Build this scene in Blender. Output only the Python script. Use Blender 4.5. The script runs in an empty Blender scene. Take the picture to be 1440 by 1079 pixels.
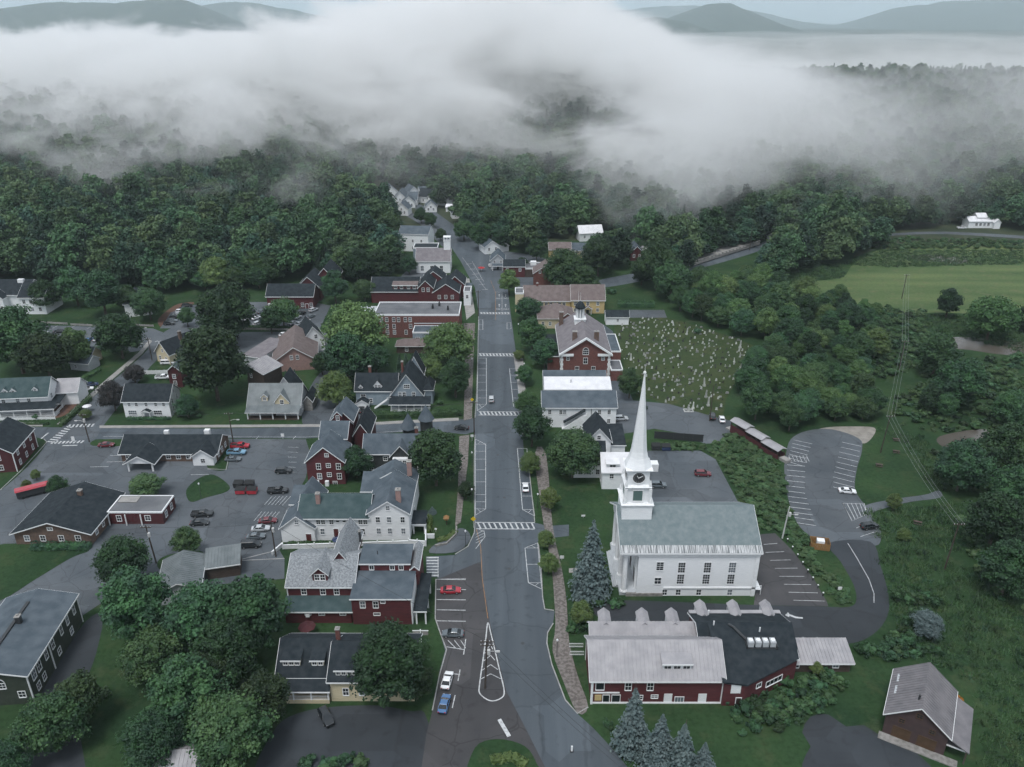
import bpy, math, random
import numpy as np
from mathutils import Vector, Matrix, noise

# ------------------------------------------------------------------ camera, sky, sun, exposure
S = bpy.context.scene
COL = S.collection
PITCH = math.radians(24.5); CAM_H = 120.0; FPX = 1120.0
cam = bpy.data.cameras.new('camera'); camo = bpy.data.objects.new('camera', cam); COL.objects.link(camo)
camo.location = (0, 0, CAM_H); camo.rotation_euler = (math.pi/2 - PITCH, 0, 0)
cam.sensor_fit = 'HORIZONTAL'; cam.sensor_width = 36; cam.lens = 36*FPX/1440
cam.clip_start = 1; cam.clip_end = 60000
S.camera = camo
SUN_EL, SUN_AZ = math.radians(66), math.radians(205)      # azimuth measured from +Y towards +X
world = bpy.data.worlds.new('World'); S.world = world; world.use_nodes = True
wn = world.node_tree; wn.nodes.clear()
sky = wn.nodes.new('ShaderNodeTexSky'); sky.sky_type = 'NISHITA'; sky.sun_disc = False
sky.sun_elevation = SUN_EL; sky.sun_rotation = SUN_AZ; sky.altitude = 300; sky.dust_density = 4.0; sky.air_density = 1.0
hs = wn.nodes.new('ShaderNodeHueSaturation'); hs.inputs['Saturation'].default_value = 0.62; hs.inputs['Value'].default_value = 1.0
bg = wn.nodes.new('ShaderNodeBackground'); bg.inputs['Strength'].default_value = 0.10
wo = wn.nodes.new('ShaderNodeOutputWorld')
wn.links.new(sky.outputs[0], hs.inputs['Color']); ovc = wn.nodes.new('ShaderNodeMix'); ovc.data_type = 'RGBA'; ovc.inputs['Factor'].default_value = 0.85; ovc.inputs['B'].default_value = (4.6, 5.1, 5.65, 1)      # overcast veil
wn.links.new(hs.outputs[0], ovc.inputs['A']); wn.links.new(ovc.outputs['Result'], bg.inputs[0]); wn.links.new(bg.outputs[0], wo.inputs[0])
sl = bpy.data.lights.new('sun', 'SUN'); so = bpy.data.objects.new('sun', sl); COL.objects.link(so)
sl.energy = 1.5; sl.angle = math.radians(18); sl.color = (1, 0.99, 0.97)
sd = Vector((math.sin(SUN_AZ)*math.cos(SUN_EL), math.cos(SUN_AZ)*math.cos(SUN_EL), math.sin(SUN_EL)))
so.rotation_euler = sd.to_track_quat('Z', 'Y').to_euler(); so.location = (0, 0, 300)
S.view_settings.view_transform = 'Standard'; S.view_settings.look = 'None'; S.view_settings.gamma = 1
S.view_settings.exposure = 0.68; S.view_settings.use_curve_mapping = False
S.render.engine = 'CYCLES'
cy = S.cycles
cy.max_bounces = 8; cy.diffuse_bounces = 2; cy.glossy_bounces = 2; cy.transmission_bounces = 2; cy.transparent_max_bounces = 8
cy.volume_bounces = 3; cy.volume_max_steps = 256; cy.volume_step_rate = 1.0
cy.use_denoising = True; cy.use_adaptive_sampling = True; cy.adaptive_threshold = 0.03

# ------------------------------------------------------------------ helpers
def G(px, py, z=0.0):
    "ground point (metres) seen at a place in the 1440 x 1079 survey picture"
    a = (px-720)/FPX; b = (539.5-py)/FPX
    dy = math.cos(PITCH)+b*math.sin(PITCH); dz = -math.sin(PITCH)+b*math.cos(PITCH)
    t = (z-CAM_H)/dz
    return (a*t, dy*t)
def rng(seed): return np.random.RandomState(seed)
def sstep(a, b, x):
    t = np.clip((x-a)/(b-a), 0, 1); return t*t*(3-2*t)
def tag(o, label=None, cat=None, group=None, kind=None):
    if label: o['label'] = label
    if cat: o['category'] = cat
    if group: o['group'] = group
    if kind: o['kind'] = kind
    return o
def mesh_np(name, V, F, mats, fm=None, smooth=False):
    "fast mesh from arrays; F is a list of equal-length faces or of tuples"
    me = bpy.data.meshes.new(name)
    me.from_pydata([tuple(v) for v in V] if not isinstance(V, np.ndarray) else V.tolist(), [], F if isinstance(F, list) else F.tolist())
    for m in (mats if isinstance(mats, (list, tuple)) else [mats]): me.materials.append(m)
    if fm is not None: me.polygons.foreach_set('material_index', np.asarray(fm, dtype=np.int32))
    if smooth: me.polygons.foreach_set('use_smooth', np.ones(len(me.polygons), dtype=bool))
    me.update()
    return me
def link(name, me, parent=None, loc=None, rz=0.0):
    o = bpy.data.objects.new(name, me); COL.objects.link(o)
    if parent is not None: o.parent = parent
    if loc is not None: o.location = loc
    if rz: o.rotation_euler = (0, 0, rz)
    return o
def empty(name, loc=(0, 0, 0), rz=0.0, label=None, cat=None, group=None):
    o = bpy.data.objects.new(name, None); COL.objects.link(o); o.location = loc; o.rotation_euler = (0, 0, rz)
    o.empty_display_size = 0.5
    return tag(o, label, cat, group)

# ------------------------------------------------------------------ materials
M = {}
def mat(name, col, rough=0.8, col2=None, scale=0.5, detail=4, bump=0.0, bscale=None, spec=0.3, coord='Object', rnd=0.0, metal=0.0, stretch=None, lo=0.35, hi=0.65):
    m = bpy.data.materials.new(name); m.use_nodes = True; nt = m.node_tree; N = nt.nodes; L = nt.links
    p = N['Principled BSDF']; p.inputs['Roughness'].default_value = rough; p.inputs['Specular IOR Level'].default_value = spec
    p.inputs['Metallic'].default_value = metal
    p.inputs['Base Color'].default_value = (*col, 1)
    tc = N.new('ShaderNodeTexCoord'); src = tc.outputs[coord]
    if stretch:
        mp = N.new('ShaderNodeMapping'); mp.inputs['Scale'].default_value = stretch; L.new(src, mp.inputs[0]); src = mp.outputs[0]
    out = None
    if col2 is not None:
        nz = N.new('ShaderNodeTexNoise'); nz.inputs['Scale'].default_value = scale; nz.inputs['Detail'].default_value = detail
        L.new(src, nz.inputs['Vector'])
        mr = N.new('ShaderNodeMapRange'); mr.inputs['From Min'].default_value = lo; mr.inputs['From Max'].default_value = hi
        L.new(nz.outputs['Fac'], mr.inputs['Value'])
        mx = N.new('ShaderNodeMix'); mx.data_type = 'RGBA'
        mx.inputs['A'].default_value = (*col, 1); mx.inputs['B'].default_value = (*col2, 1)
        L.new(mr.outputs[0], mx.inputs['Factor']); out = mx.outputs['Result']
    if rnd:
        oi = N.new('ShaderNodeObjectInfo'); h = N.new('ShaderNodeHueSaturation')
        mr2 = N.new('ShaderNodeMapRange'); mr2.inputs['To Min'].default_value = 1-rnd; mr2.inputs['To Max'].default_value = 1+rnd
        mr3 = N.new('ShaderNodeMapRange'); mr3.inputs['To Min'].default_value = 0.5-0.05*rnd; mr3.inputs['To Max'].default_value = 0.5+0.09*rnd
        mu = N.new('ShaderNodeMath'); mu.operation = 'FRACT'; mm = N.new('ShaderNodeMath'); mm.operation = 'MULTIPLY'; mm.inputs[1].default_value = 7.31
        L.new(oi.outputs['Random'], mr2.inputs['Value']); L.new(oi.outputs['Random'], mm.inputs[0]); L.new(mm.outputs[0], mu.inputs[0]); L.new(mu.outputs[0], mr3.inputs['Value'])
        L.new(mr2.outputs[0], h.inputs['Value']); L.new(mr3.outputs[0], h.inputs['Hue'])
        if out is not None: L.new(out, h.inputs['Color'])
        else: h.inputs['Color'].default_value = (*col, 1)
        out = h.outputs[0]
    if out is not None: L.new(out, p.inputs['Base Color'])
    if bump:
        nb = N.new('ShaderNodeTexNoise'); nb.inputs['Scale'].default_value = bscale or scale*6; nb.inputs['Detail'].default_value = 3
        L.new(src, nb.inputs['Vector'])
        bp = N.new('ShaderNodeBump'); bp.inputs['Strength'].default_value = bump; bp.inputs['Distance'].default_value = 0.1
        L.new(nb.outputs['Fac'], bp.inputs['Height']); L.new(bp.outputs[0], p.inputs['Normal'])
    M[name] = m
    return m
def paving(name, a, b, stretch=(1, 1, 1), crack=0.55, cs=0.11, rough=0.8):
    "worn asphalt: tone drift, squarish repair patches, sealed cracks, oil stains"
    m = mat(name, a, rough, b, 0.10, 9, bump=0.2, bscale=5, stretch=stretch, lo=0.3, hi=0.7, spec=0.4); nt = m.node_tree; N = nt.nodes; L = nt.links; p = N['Principled BSDF']
    src = p.inputs['Base Color'].links[0].from_socket; tc = N.new('ShaderNodeTexCoord')
    def mul(col, val):
        x = N.new('ShaderNodeMix'); x.data_type = 'RGBA'; x.blend_type = 'MULTIPLY'; x.inputs['Factor'].default_value = 1; L.new(col, x.inputs['A']); L.new(val, x.inputs['B']); return x.outputs['Result']
    def rngmap(v, f0, f1, t0, t1):
        r = N.new('ShaderNodeMapRange'); r.inputs['From Min'].default_value = f0; r.inputs['From Max'].default_value = f1; r.inputs['To Min'].default_value = t0; r.inputs['To Max'].default_value = t1; L.new(v, r.inputs['Value']); return r.outputs[0]
    v1 = N.new('ShaderNodeTexVoronoi'); v1.distance = 'CHEBYCHEV'; v1.inputs['Scale'].default_value = 0.07; L.new(tc.outputs['Object'], v1.inputs['Vector'])
    sep = N.new('ShaderNodeSeparateColor'); L.new(v1.outputs['Color'], sep.inputs[0]); src = mul(src, rngmap(sep.outputs[0], 0, 1, 0.80, 1.16))
    nz = N.new('ShaderNodeTexNoise'); nz.inputs['Scale'].default_value = 0.25; nz.inputs['Detail'].default_value = 4; L.new(tc.outputs['Object'], nz.inputs['Vector'])
    mx = N.new('ShaderNodeMix'); mx.data_type = 'RGBA'; mx.blend_type = 'LINEAR_LIGHT'; mx.inputs['Factor'].default_value = 0.9; L.new(tc.outputs['Object'], mx.inputs['A']); L.new(nz.outputs['Color'], mx.inputs['B'])
    v2 = N.new('ShaderNodeTexVoronoi'); v2.feature = 'DISTANCE_TO_EDGE'; v2.inputs['Scale'].default_value = cs; L.new(mx.outputs['Result'], v2.inputs['Vector']); src = mul(src, rngmap(v2.outputs['Distance'], 0.004, 0.016, crack, 1.0))
    n2 = N.new('ShaderNodeTexNoise'); n2.inputs['Scale'].default_value = 0.45; n2.inputs['Detail'].default_value = 5; L.new(tc.outputs['Object'], n2.inputs['Vector']); src = mul(src, rngmap(n2.outputs['Fac'], 0.58, 0.72, 1.0, 0.72))
    L.new(src, p.inputs['Base Color']); return m
def turf(name, a, b, c, rnd_scale=1.0, stretch=None):
    "grass: broad drift, patchy wear and fine tufts"
    m = mat(name, a, 0.95, b, 0.05*rnd_scale, 8, bump=0.7, bscale=1.2, lo=0.32, hi=0.68, spec=0.1, stretch=stretch); nt = m.node_tree; N = nt.nodes; L = nt.links; p = N['Principled BSDF']
    src = p.inputs['Base Color'].links[0].from_socket; tc = N.new('ShaderNodeTexCoord')
    def noisemix(col, scale, det, f0, f1, other, blend='MIX'):
        nz = N.new('ShaderNodeTexNoise'); nz.inputs['Scale'].default_value = scale; nz.inputs['Detail'].default_value = det; nz.inputs['Roughness'].default_value = 0.7; L.new(tc.outputs['Object'], nz.inputs['Vector'])
        r = N.new('ShaderNodeMapRange'); r.inputs['From Min'].default_value = f0; r.inputs['From Max'].default_value = f1; L.new(nz.outputs['Fac'], r.inputs['Value'])
        x = N.new('ShaderNodeMix'); x.data_type = 'RGBA'; x.blend_type = blend; L.new(r.outputs[0], x.inputs['Factor']); L.new(col, x.inputs['A']); x.inputs['B'].default_value = (*other, 1); return x.outputs['Result']
    src = noisemix(src, 0.16, 6, 0.52, 0.72, c); src = noisemix(src, 0.9, 6, 0.45, 0.75, (0.55, 0.6, 0.5), 'MULTIPLY')
    L.new(src, p.inputs['Base Color']); return m
def leafmat(name, c1, c2, rnd=0.35, scale=0.35):
    m = mat(name, c1, 0.6, c2, scale, 3, rnd=rnd, spec=0.25)
    return m
# ------------------------------------------------------------------ terrain
def T(x, y):
    "height of the ground: the village is level, the woods rise round it"
    x = np.asarray(x, dtype=float); y = np.asarray(y, dtype=float)
    left = 40*sstep(-70, -300, x)*sstep(430, 900, y)
    mid = 44*sstep(640, 1080, y)
    right = 36*sstep(60, 330, x)*sstep(500, 960, y)+12*sstep(500,1000,x)*sstep(500,900,y)
    h = np.maximum(np.maximum(left, mid), right)
    h = h*(1-0.75*sstep(1130, 1500, y))
    return h
def T1(x, y): return float(T(x, y))

turf('lawn', (0.017, 0.040, 0.018), (0.034, 0.068, 0.027), (0.054, 0.070, 0.033))
turf('meadow', (0.052, 0.092, 0.038), (0.115, 0.150, 0.064), (0.13, 0.13, 0.07), 1.0, (0.25, 1.6, 1))
mat('woodfloor', (0.022, 0.035, 0.018), 0.95, (0.04, 0.05, 0.025), 0.1, 6)
leafmat('leaf', (0.018, 0.047, 0.022), (0.048, 0.096, 0.036), 0.50)
leafmat('leaf_light', (0.046, 0.090, 0.032), (0.092, 0.150, 0.052), 0.35)
leafmat('leaf_far_light', (0.044, 0.086, 0.040), (0.082, 0.132, 0.056), 0.4, 0.12)
leafmat('leaf_far', (0.020, 0.052, 0.030), (0.048, 0.094, 0.046), 0.60, 0.12)
leafmat('leaf_lime', (0.065, 0.105, 0.034), (0.105, 0.145, 0.048), 0.15)
leafmat('leaf_plum', (0.028, 0.030, 0.032), (0.045, 0.042, 0.042), 0.1)
leafmat('leaf_shrub', (0.034, 0.074, 0.032), (0.080, 0.130, 0.054), 0.25, 0.5)
leafmat('leaf_conifer', (0.022, 0.048, 0.030), (0.040, 0.072, 0.042), 0.25)
leafmat('leaf_spruce', (0.055, 0.085, 0.088), (0.115, 0.152, 0.152), 0.08, 0.9)
leafmat('leaf_flower', (0.30, 0.10, 0.02), (0.45, 0.20, 0.04), 0.1)
mat('bark', (0.060, 0.048, 0.038), 0.95, (0.10, 0.085, 0.07), 3.0, 4, bump=0.4)

def axis(segs):
    out = []
    for a, b, st in segs: out += list(np.arange(a, b, st))
    out.append(segs[-1][1]); return np.array(out, float)
xs = axis([(-30000, -6000, 3000), (-6000, -1500, 500), (-1500, -400, 50), (-400, 400, 10), (400, 1500, 50), (1500, 6000, 500), (6000, 30000, 3000)])
ys = axis([(-600, 60, 60), (60, 560, 10), (560, 1700, 20), (1700, 6000, 400), (6000, 45000, 3000)])
XX, YY = np.meshgrid(xs, ys); ZZ = T(XX, YY)
nx, ny = len(xs), len(ys)
V = np.stack([XX.ravel(), YY.ravel(), ZZ.ravel()], 1)
ii = (np.arange(ny-1)[:, None]*nx+np.arange(nx-1)[None, :]).ravel()
Fq = np.stack([ii, ii+1, ii+1+nx, ii+nx], 1)
ground = tag(link('ground', mesh_np('ground', V, Fq, [M['lawn'], M['woodfloor']], smooth=True)), kind='structure')
cx = (V[Fq[:, 0], 0]+V[Fq[:, 2], 0])/2; cyy = (V[Fq[:, 0], 1]+V[Fq[:, 2], 1])/2
ground.data.polygons.foreach_set('material_index', ((cyy > 470) | (cx < -260)).astype(np.int32))

# far mountains: ridges standing several kilometres off
mat('mountain_wood', (0.035, 0.055, 0.045), 0.95, (0.055, 0.075, 0.055), 0.01, 6)
def mountain(dist, prof, seed, depth):
    "prof: picture-like list of (X, height) along the crest"
    r = rng(seed); px = np.array([p[0] for p in prof], float); pz = np.array([p[1] for p in prof], float)
    n = 160; X = np.linspace(px[0], px[-1], n)
    Z = np.interp(X, px, pz)
    k = np.ones(7)/7; Z = np.convolve(np.pad(Z, 3, mode='edge'), k, 'valid')
    Z = Z+np.array([noise.fractal(Vector((x*0.003, seed*3.1, 0)), 0.8, 2, 6) for x in X])*14
    rows = []; m = 24
    for j in range(m):
        t = j/(m-1)*2-1
        sh = max(0, 1-abs(t)**1.35)
        rows.append(np.stack([X+t*60, np.full(n, dist+t*depth), Z*sh+np.array([noise.fractal(Vector((x*0.002, t*2, seed)), 0.8, 2, 4)*14*sh for x in X])-12*(1-sh)], 1))
    V = np.concatenate(rows); i = (np.arange(m-1)[:, None]*n+np.arange(n-1)[None, :]).ravel()
    F = np.stack([i, i+1, i+1+n, i+n], 1)
    return tag(link('mountain', mesh_np('mountain', V, F, M['mountain_wood'], smooth=True)), kind='structure')
def crest(dist, pts):                              # silhouette given as directions, turned into a crest at its distance
    out = []
    for px, py in pts:
        b = (539.5-py)/FPX; dy = math.cos(PITCH)+b*math.sin(PITCH); dz = -math.sin(PITCH)+b*math.cos(PITCH)
        out.append(((px-720)/FPX*dist/dy, CAM_H+dz*dist/dy))
    return out
mountain(8600, crest(8600, [(-260, 30), (-120, 26), (0, 14), (60, 5), (150, 3), (235, -3), (262, 2), (285, 14), (310, 30), (330, 60)]), 1, 1800)
mountain(12500, crest(12500, [(200, 40), (270, 12), (320, 2), (360, 4), (420, 16), (520, 34), (640, 60)]), 2, 2400)
mountain(17000, crest(17000, [(640, 44), (690, 30), (740, 34), (790, 24), (870, 14), (960, 7), (1040, 12), (1120, 30), (1250, 50)]), 3, 3000)
mountain(9600, crest(9600, [(830, 60), (860, 34), (890, 26), (930, 28), (960, 18), (1000, 6), (1025, 5), (1050, 15), (1085, 32), (1120, 60)]), 4, 1800)
mountain(7600, crest(7600, [(840, 60), (880, 30), (920, 24), (965, 30), (1000, 42), (1030, 62)]), 6, 1400)
mountain(13500, crest(13500, [(1190, 60), (1225, 28), (1255, 12), (1330, 3), (1440, -4), (1560, -8), (1700, 6), (1800, 40)]), 5, 2400)

# ------------------------------------------------------------------ trees
def leaf_quads(C, Nrm, size, r, flat=0.55):
    "diamond leaves at points C with normals near Nrm"
    n = len(C)
    nn = Nrm+r.normal(0, flat, (n, 3)); nn /= np.linalg.norm(nn, axis=1)[:, None]+1e-9
    a = np.cross(nn, r.normal(0, 1, (n, 3))); a /= np.linalg.norm(a, axis=1)[:, None]+1e-9
    b = np.cross(nn, a)
    s = size*r.uniform(0.6, 1.3, (n, 1))
    V = np.empty((n, 4, 3)); V[:, 0] = C-a*s*0.62; V[:, 1] = C-b*s*0.5+nn*s*0.12; V[:, 2] = C+a*s*0.62; V[:, 3] = C+b*s*0.5+nn*s*0.12
    return V.reshape(-1, 3), np.arange(n*4).reshape(n, 4)
_t = (1+5**0.5)/2
ICO_V = np.array([(-1, _t, 0), (1, _t, 0), (-1, -_t, 0), (1, -_t, 0), (0, -1, _t), (0, 1, _t), (0, -1, -_t), (0, 1, -_t), (_t, 0, -1), (_t, 0, 1), (-_t, 0, -1), (-_t, 0, 1)])/math.sqrt(1+_t*_t)
ICO_F = [(0, 11, 5), (0, 5, 1), (0, 1, 7), (0, 7, 10), (0, 10, 11), (1, 5, 9), (5, 11, 4), (11, 10, 2), (10, 7, 6), (7, 1, 8), (3, 9, 4), (3, 4, 2), (3, 2, 6), (3, 6, 8), (3, 8, 9), (4, 9, 5), (2, 4, 11), (6, 2, 10), (8, 6, 7), (9, 8, 1)]
def crown_mesh(name, seed, R, z0, z1, nc, nl, ls, m, shape=1.0, core=True):
    "crown from nc clumps of nl leaves inside an egg from z0 to z1"
    r = rng(seed); Vs = []; Fs = []; off = 0; zc = (z0+z1)/2; hz = (z1-z0)/2
    C = []
    tries = 0
    while len(C) < nc and tries < 4000:
        tries += 1
        d = r.normal(0, 1, 3); d /= np.linalg.norm(d); d *= r.uniform(0.45, 0.95)
        if d[2] < -0.55: continue
        t = (d[2]+1)/2; w = (1.0-0.45*max(0, t-0.45)**1.2*shape*1.6)
        p = np.array([d[0]*R*w*r.uniform(0.8, 1.1), d[1]*R*w*r.uniform(0.8, 1.1), zc+d[2]*hz])
        if all(np.linalg.norm((p-q)*[1, 1, 1.2]) > R*0.17 for q in C): C.append(p)
    for p in C:
        cr = R*r.uniform(0.12, 0.33)
        d = r.normal(0, 1, (nl, 3)); d /= np.linalg.norm(d, axis=1)[:, None]
        d[:, 2] = np.where(d[:, 2] < -0.45, -d[:, 2], d[:, 2])
        P = p+d*cr*r.uniform(0.72, 1.28, (nl, 1))*[1, 1, 0.8]
        v, f = leaf_quads(P, d*0.8+[0, 0, 0.35], ls, r)
        Vs.append(v); Fs += (f+off).tolist(); off += len(v)
        if core:
            v = p+ICO_V*cr*0.6*[1, 1, 0.8]+r.normal(0, cr*0.08, (12, 3)); Vs.append(v); Fs += [(a+off, b+off, c+off) for a, b, c in ICO_F]; off += 12
    if core:
        v = np.array([0, 0, zc])+ICO_V*[R*0.48, R*0.48, hz*0.55]; Vs.append(v); Fs += [(a+off, b+off, c+off) for a, b, c in ICO_F]; off += 12
    return mesh_np(name, np.concatenate(Vs), Fs, m)
def tube(pts, rad, n=6):
    "tapered tube through pts"
    V = []; F = []
    for k, (p, rr) in enumerate(zip(pts, rad)):
        p = Vector(p); q = Vector(pts[min(k+1, len(pts)-1)])-Vector(pts[max(k-1, 0)])
        q.normalize(); u = q.orthogonal().normalized(); w = q.cross(u)
        for j in range(n):
            a = 2*math.pi*j/n; V.append(tuple(p+(u*math.cos(a)+w*math.sin(a))*rr))
    for k in range(len(pts)-1):
        for j in range(n): F.append((k*n+j, k*n+(j+1) % n, (k+1)*n+(j+1) % n, (k+1)*n+j))
    F.append(tuple(range(n-1, -1, -1))); F.append(tuple(range((len(pts)-1)*n, len(pts)*n)))
    return V, F
def trunk_mesh(name, seed, h, r0, limbs=5, R=4.0):
    r = rng(seed); V, F = tube([(0, 0, -0.3), (0.1, 0, h*0.4), (0, 0.1, h*0.75), (0.1, 0, h)], [r0, r0*0.7, r0*0.5, r0*0.15])
    for k in range(limbs):
        a = r.uniform(0, 6.28); z = h*r.uniform(0.35, 0.7)
        v, f = tube([(0, 0, z), (math.cos(a)*R*0.35, math.sin(a)*R*0.35, z+R*0.3), (math.cos(a)*R*0.68, math.sin(a)*R*0.68, z+R*0.65)], [r0*0.4, r0*0.28, r0*0.08], 5)
        o = len(V); V += v; F += [tuple(i+o for i in q) for q in f]
    return mesh_np(name, V, F, M['bark'])
def conifer_mesh(name, seed, h, R, nlev, m, ls, skirt=0.06):
    "tiers of drooping needle sprays"
    r = rng(seed); Vs = []; Fs = []; off = 0
    for k in range(nlev):
        t = k/(nlev-1); z = h*(skirt+(0.98-skirt)*t); rr = R*(1-t)**0.85*r.uniform(0.9, 1.08)+0.12
        nb = max(5, int(7+11*(1-t)))
        for j in range(nb):
            a = 6.283*(j+r.uniform(0, 0.9))/nb; L = rr*r.uniform(0.78, 1.12); n = max(3, int(L/ls*2.6))
            s = (np.arange(n)+0.6)/n
            ca, sa = math.cos(a), math.sin(a)
            side = r.normal(0, 0.16, n)*L*(1-0.4*s)
            P = np.stack([ca*L*s-sa*side, sa*L*s+ca*side, z-0.30*L*s**1.2+0.12*L*s**3+r.normal(0, 0.06, n)], 1)
            nrm = np.stack([ca*0.55*np.ones(n), sa*0.55*np.ones(n), np.ones(n)], 1)
            v, f = leaf_quads(P, nrm, ls, r, 0.4); Vs.append(v); Fs += (f+off).tolist(); off += len(v)
    for k in range(6):
        t0, t1 = k/6, (k+1)/6+0.04
        a = np.arange(9)*6.283/9
        v = np.concatenate([np.stack([np.cos(a)*R*0.62*(1-t0)**0.9, np.sin(a)*R*0.62*(1-t0)**0.9, np.full(9, h*(skirt+0.02+t0*0.9))], 1), [[0, 0, h*(skirt+t1*0.93)]]]); Vs.append(v)
        Fs += [(off+j, off+(j+1) % 9, off+9) for j in range(9)]; off += 10
    return mesh_np(name, np.concatenate(Vs), Fs, m)
# prototypes (meshes shared by every copy): radius 1 unit = metres
BROAD = []
for k, (R, z0, z1, sh, nc) in enumerate([(5.2, 0.8, 12.0, 1.0, 104), (5.8, 1.0, 10.8, 0.6, 110), (4.6, 0.7, 12.6, 1.2, 100), (5.4, 0.6, 11.5, 0.9, 112), (5.0, 1.1, 11.0, 0.5, 98), (6.0, 1.0, 13.0, 1.0, 124)]):
    BROAD.append((crown_mesh('crown', 100+k, R, z0, z1, nc, 130, 0.36, M['leaf'], sh), trunk_mesh('trunk', 100+k, z1*0.75, 0.34, 6, R), R, z1))
FARB = [(crown_mesh('crown', 200+k, 4.6+0.35*k, 1.0, 11+1.2*k, 58, 40, 0.75, M['leaf_far' if k < 4 else 'leaf_far_light'], 0.5+0.2*k), None, 5.2, 13+k) for k in range(6)]
CONI = [conifer_mesh('crown', 300+k, 15, 3.8+0.5*k, 20, M['leaf_conifer'], 0.75) for k in range(2)]
CONT = trunk_mesh('trunk', 310, 14, 0.25, 0)
def gn_scatter(name, protos, pts, kind='stuff', label=None, cat=None):
    "one mass of vegetation: instances of protos on points (x, y, z, rot, scale, variant)"
    ng = bpy.data.node_groups.new(name, 'GeometryNodeTree')
    ng.interface.new_socket('Geometry', in_out='INPUT', socket_type='NodeSocketGeometry'); ng.interface.new_socket('Geometry', in_out='OUTPUT', socket_type='NodeSocketGeometry')
    gi = ng.nodes.new('NodeGroupInput'); go = ng.nodes.new('NodeGroupOutput'); jn = ng.nodes.new('GeometryNodeJoinGeometry')
    def attr(nm, ty):
        a = ng.nodes.new('GeometryNodeInputNamedAttribute'); a.data_type = ty; a.inputs['Name'].default_value = nm; return a
    vr = attr('variant', 'INT'); ro = attr('rot', 'FLOAT_VECTOR'); sc = attr('scl', 'FLOAT_VECTOR')
    for k, me in enumerate(protos):
        po = bpy.data.objects.new(name+'_source', me)
        oi = ng.nodes.new('GeometryNodeObjectInfo'); oi.inputs['Object'].default_value = po; oi.inputs['As Instance'].default_value = True
        ip = ng.nodes.new('GeometryNodeInstanceOnPoints'); cmp_ = ng.nodes.new('FunctionNodeCompare'); cmp_.data_type = 'INT'; cmp_.operation = 'EQUAL'
        B = [s for s in cmp_.inputs if s.type == 'INT']
        ng.links.new(vr.outputs['Attribute'], B[0]); B[1].default_value = k
        ng.links.new(gi.outputs[0], ip.inputs['Points']); ng.links.new(cmp_.outputs[0], ip.inputs['Selection']); ng.links.new(oi.outputs['Geometry'], ip.inputs['Instance'])
        ng.links.new(ro.outputs['Attribute'], ip.inputs['Rotation']); ng.links.new(sc.outputs['Attribute'], ip.inputs['Scale'])
        ng.links.new(ip.outputs[0], jn.inputs[0])
    ng.links.new(jn.outputs[0], go.inputs[0])
    A = np.array(pts, float); me = bpy.data.meshes.new(name); me.vertices.add(len(A)); me.vertices.foreach_set('co', A[:, :3].ravel())
    a = me.attributes.new('variant', 'INT', 'POINT'); a.data.foreach_set('value', A[:, -1].astype(np.int32))
    a = me.attributes.new('rot', 'FLOAT_VECTOR', 'POINT'); v = np.zeros((len(A), 3)); v[:, 2] = A[:, 3]; a.data.foreach_set('vector', v.ravel())
    a = me.attributes.new('scl', 'FLOAT_VECTOR', 'POINT'); a.data.foreach_set('vector', np.ascontiguousarray(A[:, 4:7]).ravel())
    o = link(name, me); md = o.modifiers.new('scatter', 'NODES'); md.node_group = ng
    return tag(o, label, cat, kind=kind)
# ------------------------------------------------------------------ building kit
mat('white_paint', (0.78, 0.79, 0.80), 0.6, (0.70, 0.715, 0.735), 1.2, 4, bump=0.08, bscale=3, stretch=(0.6, 0.6, 6))
mat('trim_white', (0.76, 0.77, 0.78), 0.55, (0.68, 0.69, 0.70), 2.0, 3)
mat('grey_paint', (0.42, 0.44, 0.46), 0.7, (0.36, 0.38, 0.40), 1.0, 4, stretch=(0.6, 0.6, 6))
mat('red_paint', (0.105, 0.027, 0.031), 0.75, (0.072, 0.022, 0.026), 0.9, 5, bump=0.1, stretch=(0.6, 0.6, 5))
mat('darkred_paint', (0.085, 0.022, 0.026), 0.8, (0.06, 0.02, 0.022), 0.8, 5, stretch=(0.6, 0.6, 5))
mat('brick', (0.165, 0.068, 0.058), 0.9, (0.12, 0.052, 0.047), 1.6, 5, bump=0.2, bscale=9)
mat('brown_brick', (0.15, 0.10, 0.080), 0.9, (0.105, 0.075, 0.062), 1.4, 5, bump=0.2, bscale=9)
mat('yellow_paint', (0.52, 0.40, 0.20), 0.75, (0.45, 0.34, 0.17), 1.0, 4, stretch=(0.6, 0.6, 5))
mat('cream_paint', (0.56, 0.48, 0.33), 0.75, (0.48, 0.42, 0.29), 1.0, 4, stretch=(0.6, 0.6, 5))
mat('pink_paint', (0.33, 0.21, 0.19), 0.8, (0.27, 0.18, 0.165), 1.0, 4)
mat('blue_grey_paint', (0.25, 0.30, 0.34), 0.7, (0.20, 0.25, 0.29), 1.0, 4)
mat('dark_shingle_wall', (0.028, 0.034, 0.036), 0.85, (0.045, 0.05, 0.05), 1.5, 5)
mat('green_siding', (0.045, 0.055, 0.042), 0.85, (0.03, 0.04, 0.03), 0.8, 5)
mat('wood_dark', (0.055, 0.04, 0.035), 0.9, (0.085, 0.065, 0.055), 1.2, 5, stretch=(1, 1, 6))
mat('wood_fresh', (0.28, 0.155, 0.06), 0.8, (0.22, 0.12, 0.05), 1.5, 4)
mat('stone', (0.16, 0.155, 0.145), 0.95, (0.27, 0.26, 0.25), 1.3, 6, bump=0.6, bscale=2)
mat('concrete', (0.30, 0.29, 0.275), 0.9, (0.23, 0.225, 0.22), 0.5, 6)
mat('roof_grey', (0.125, 0.160, 0.170), 0.9, (0.18, 0.212, 0.22), 0.8, 8, bump=0.35, bscale=5, lo=0.3, hi=0.7, spec=0.15)
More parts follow.
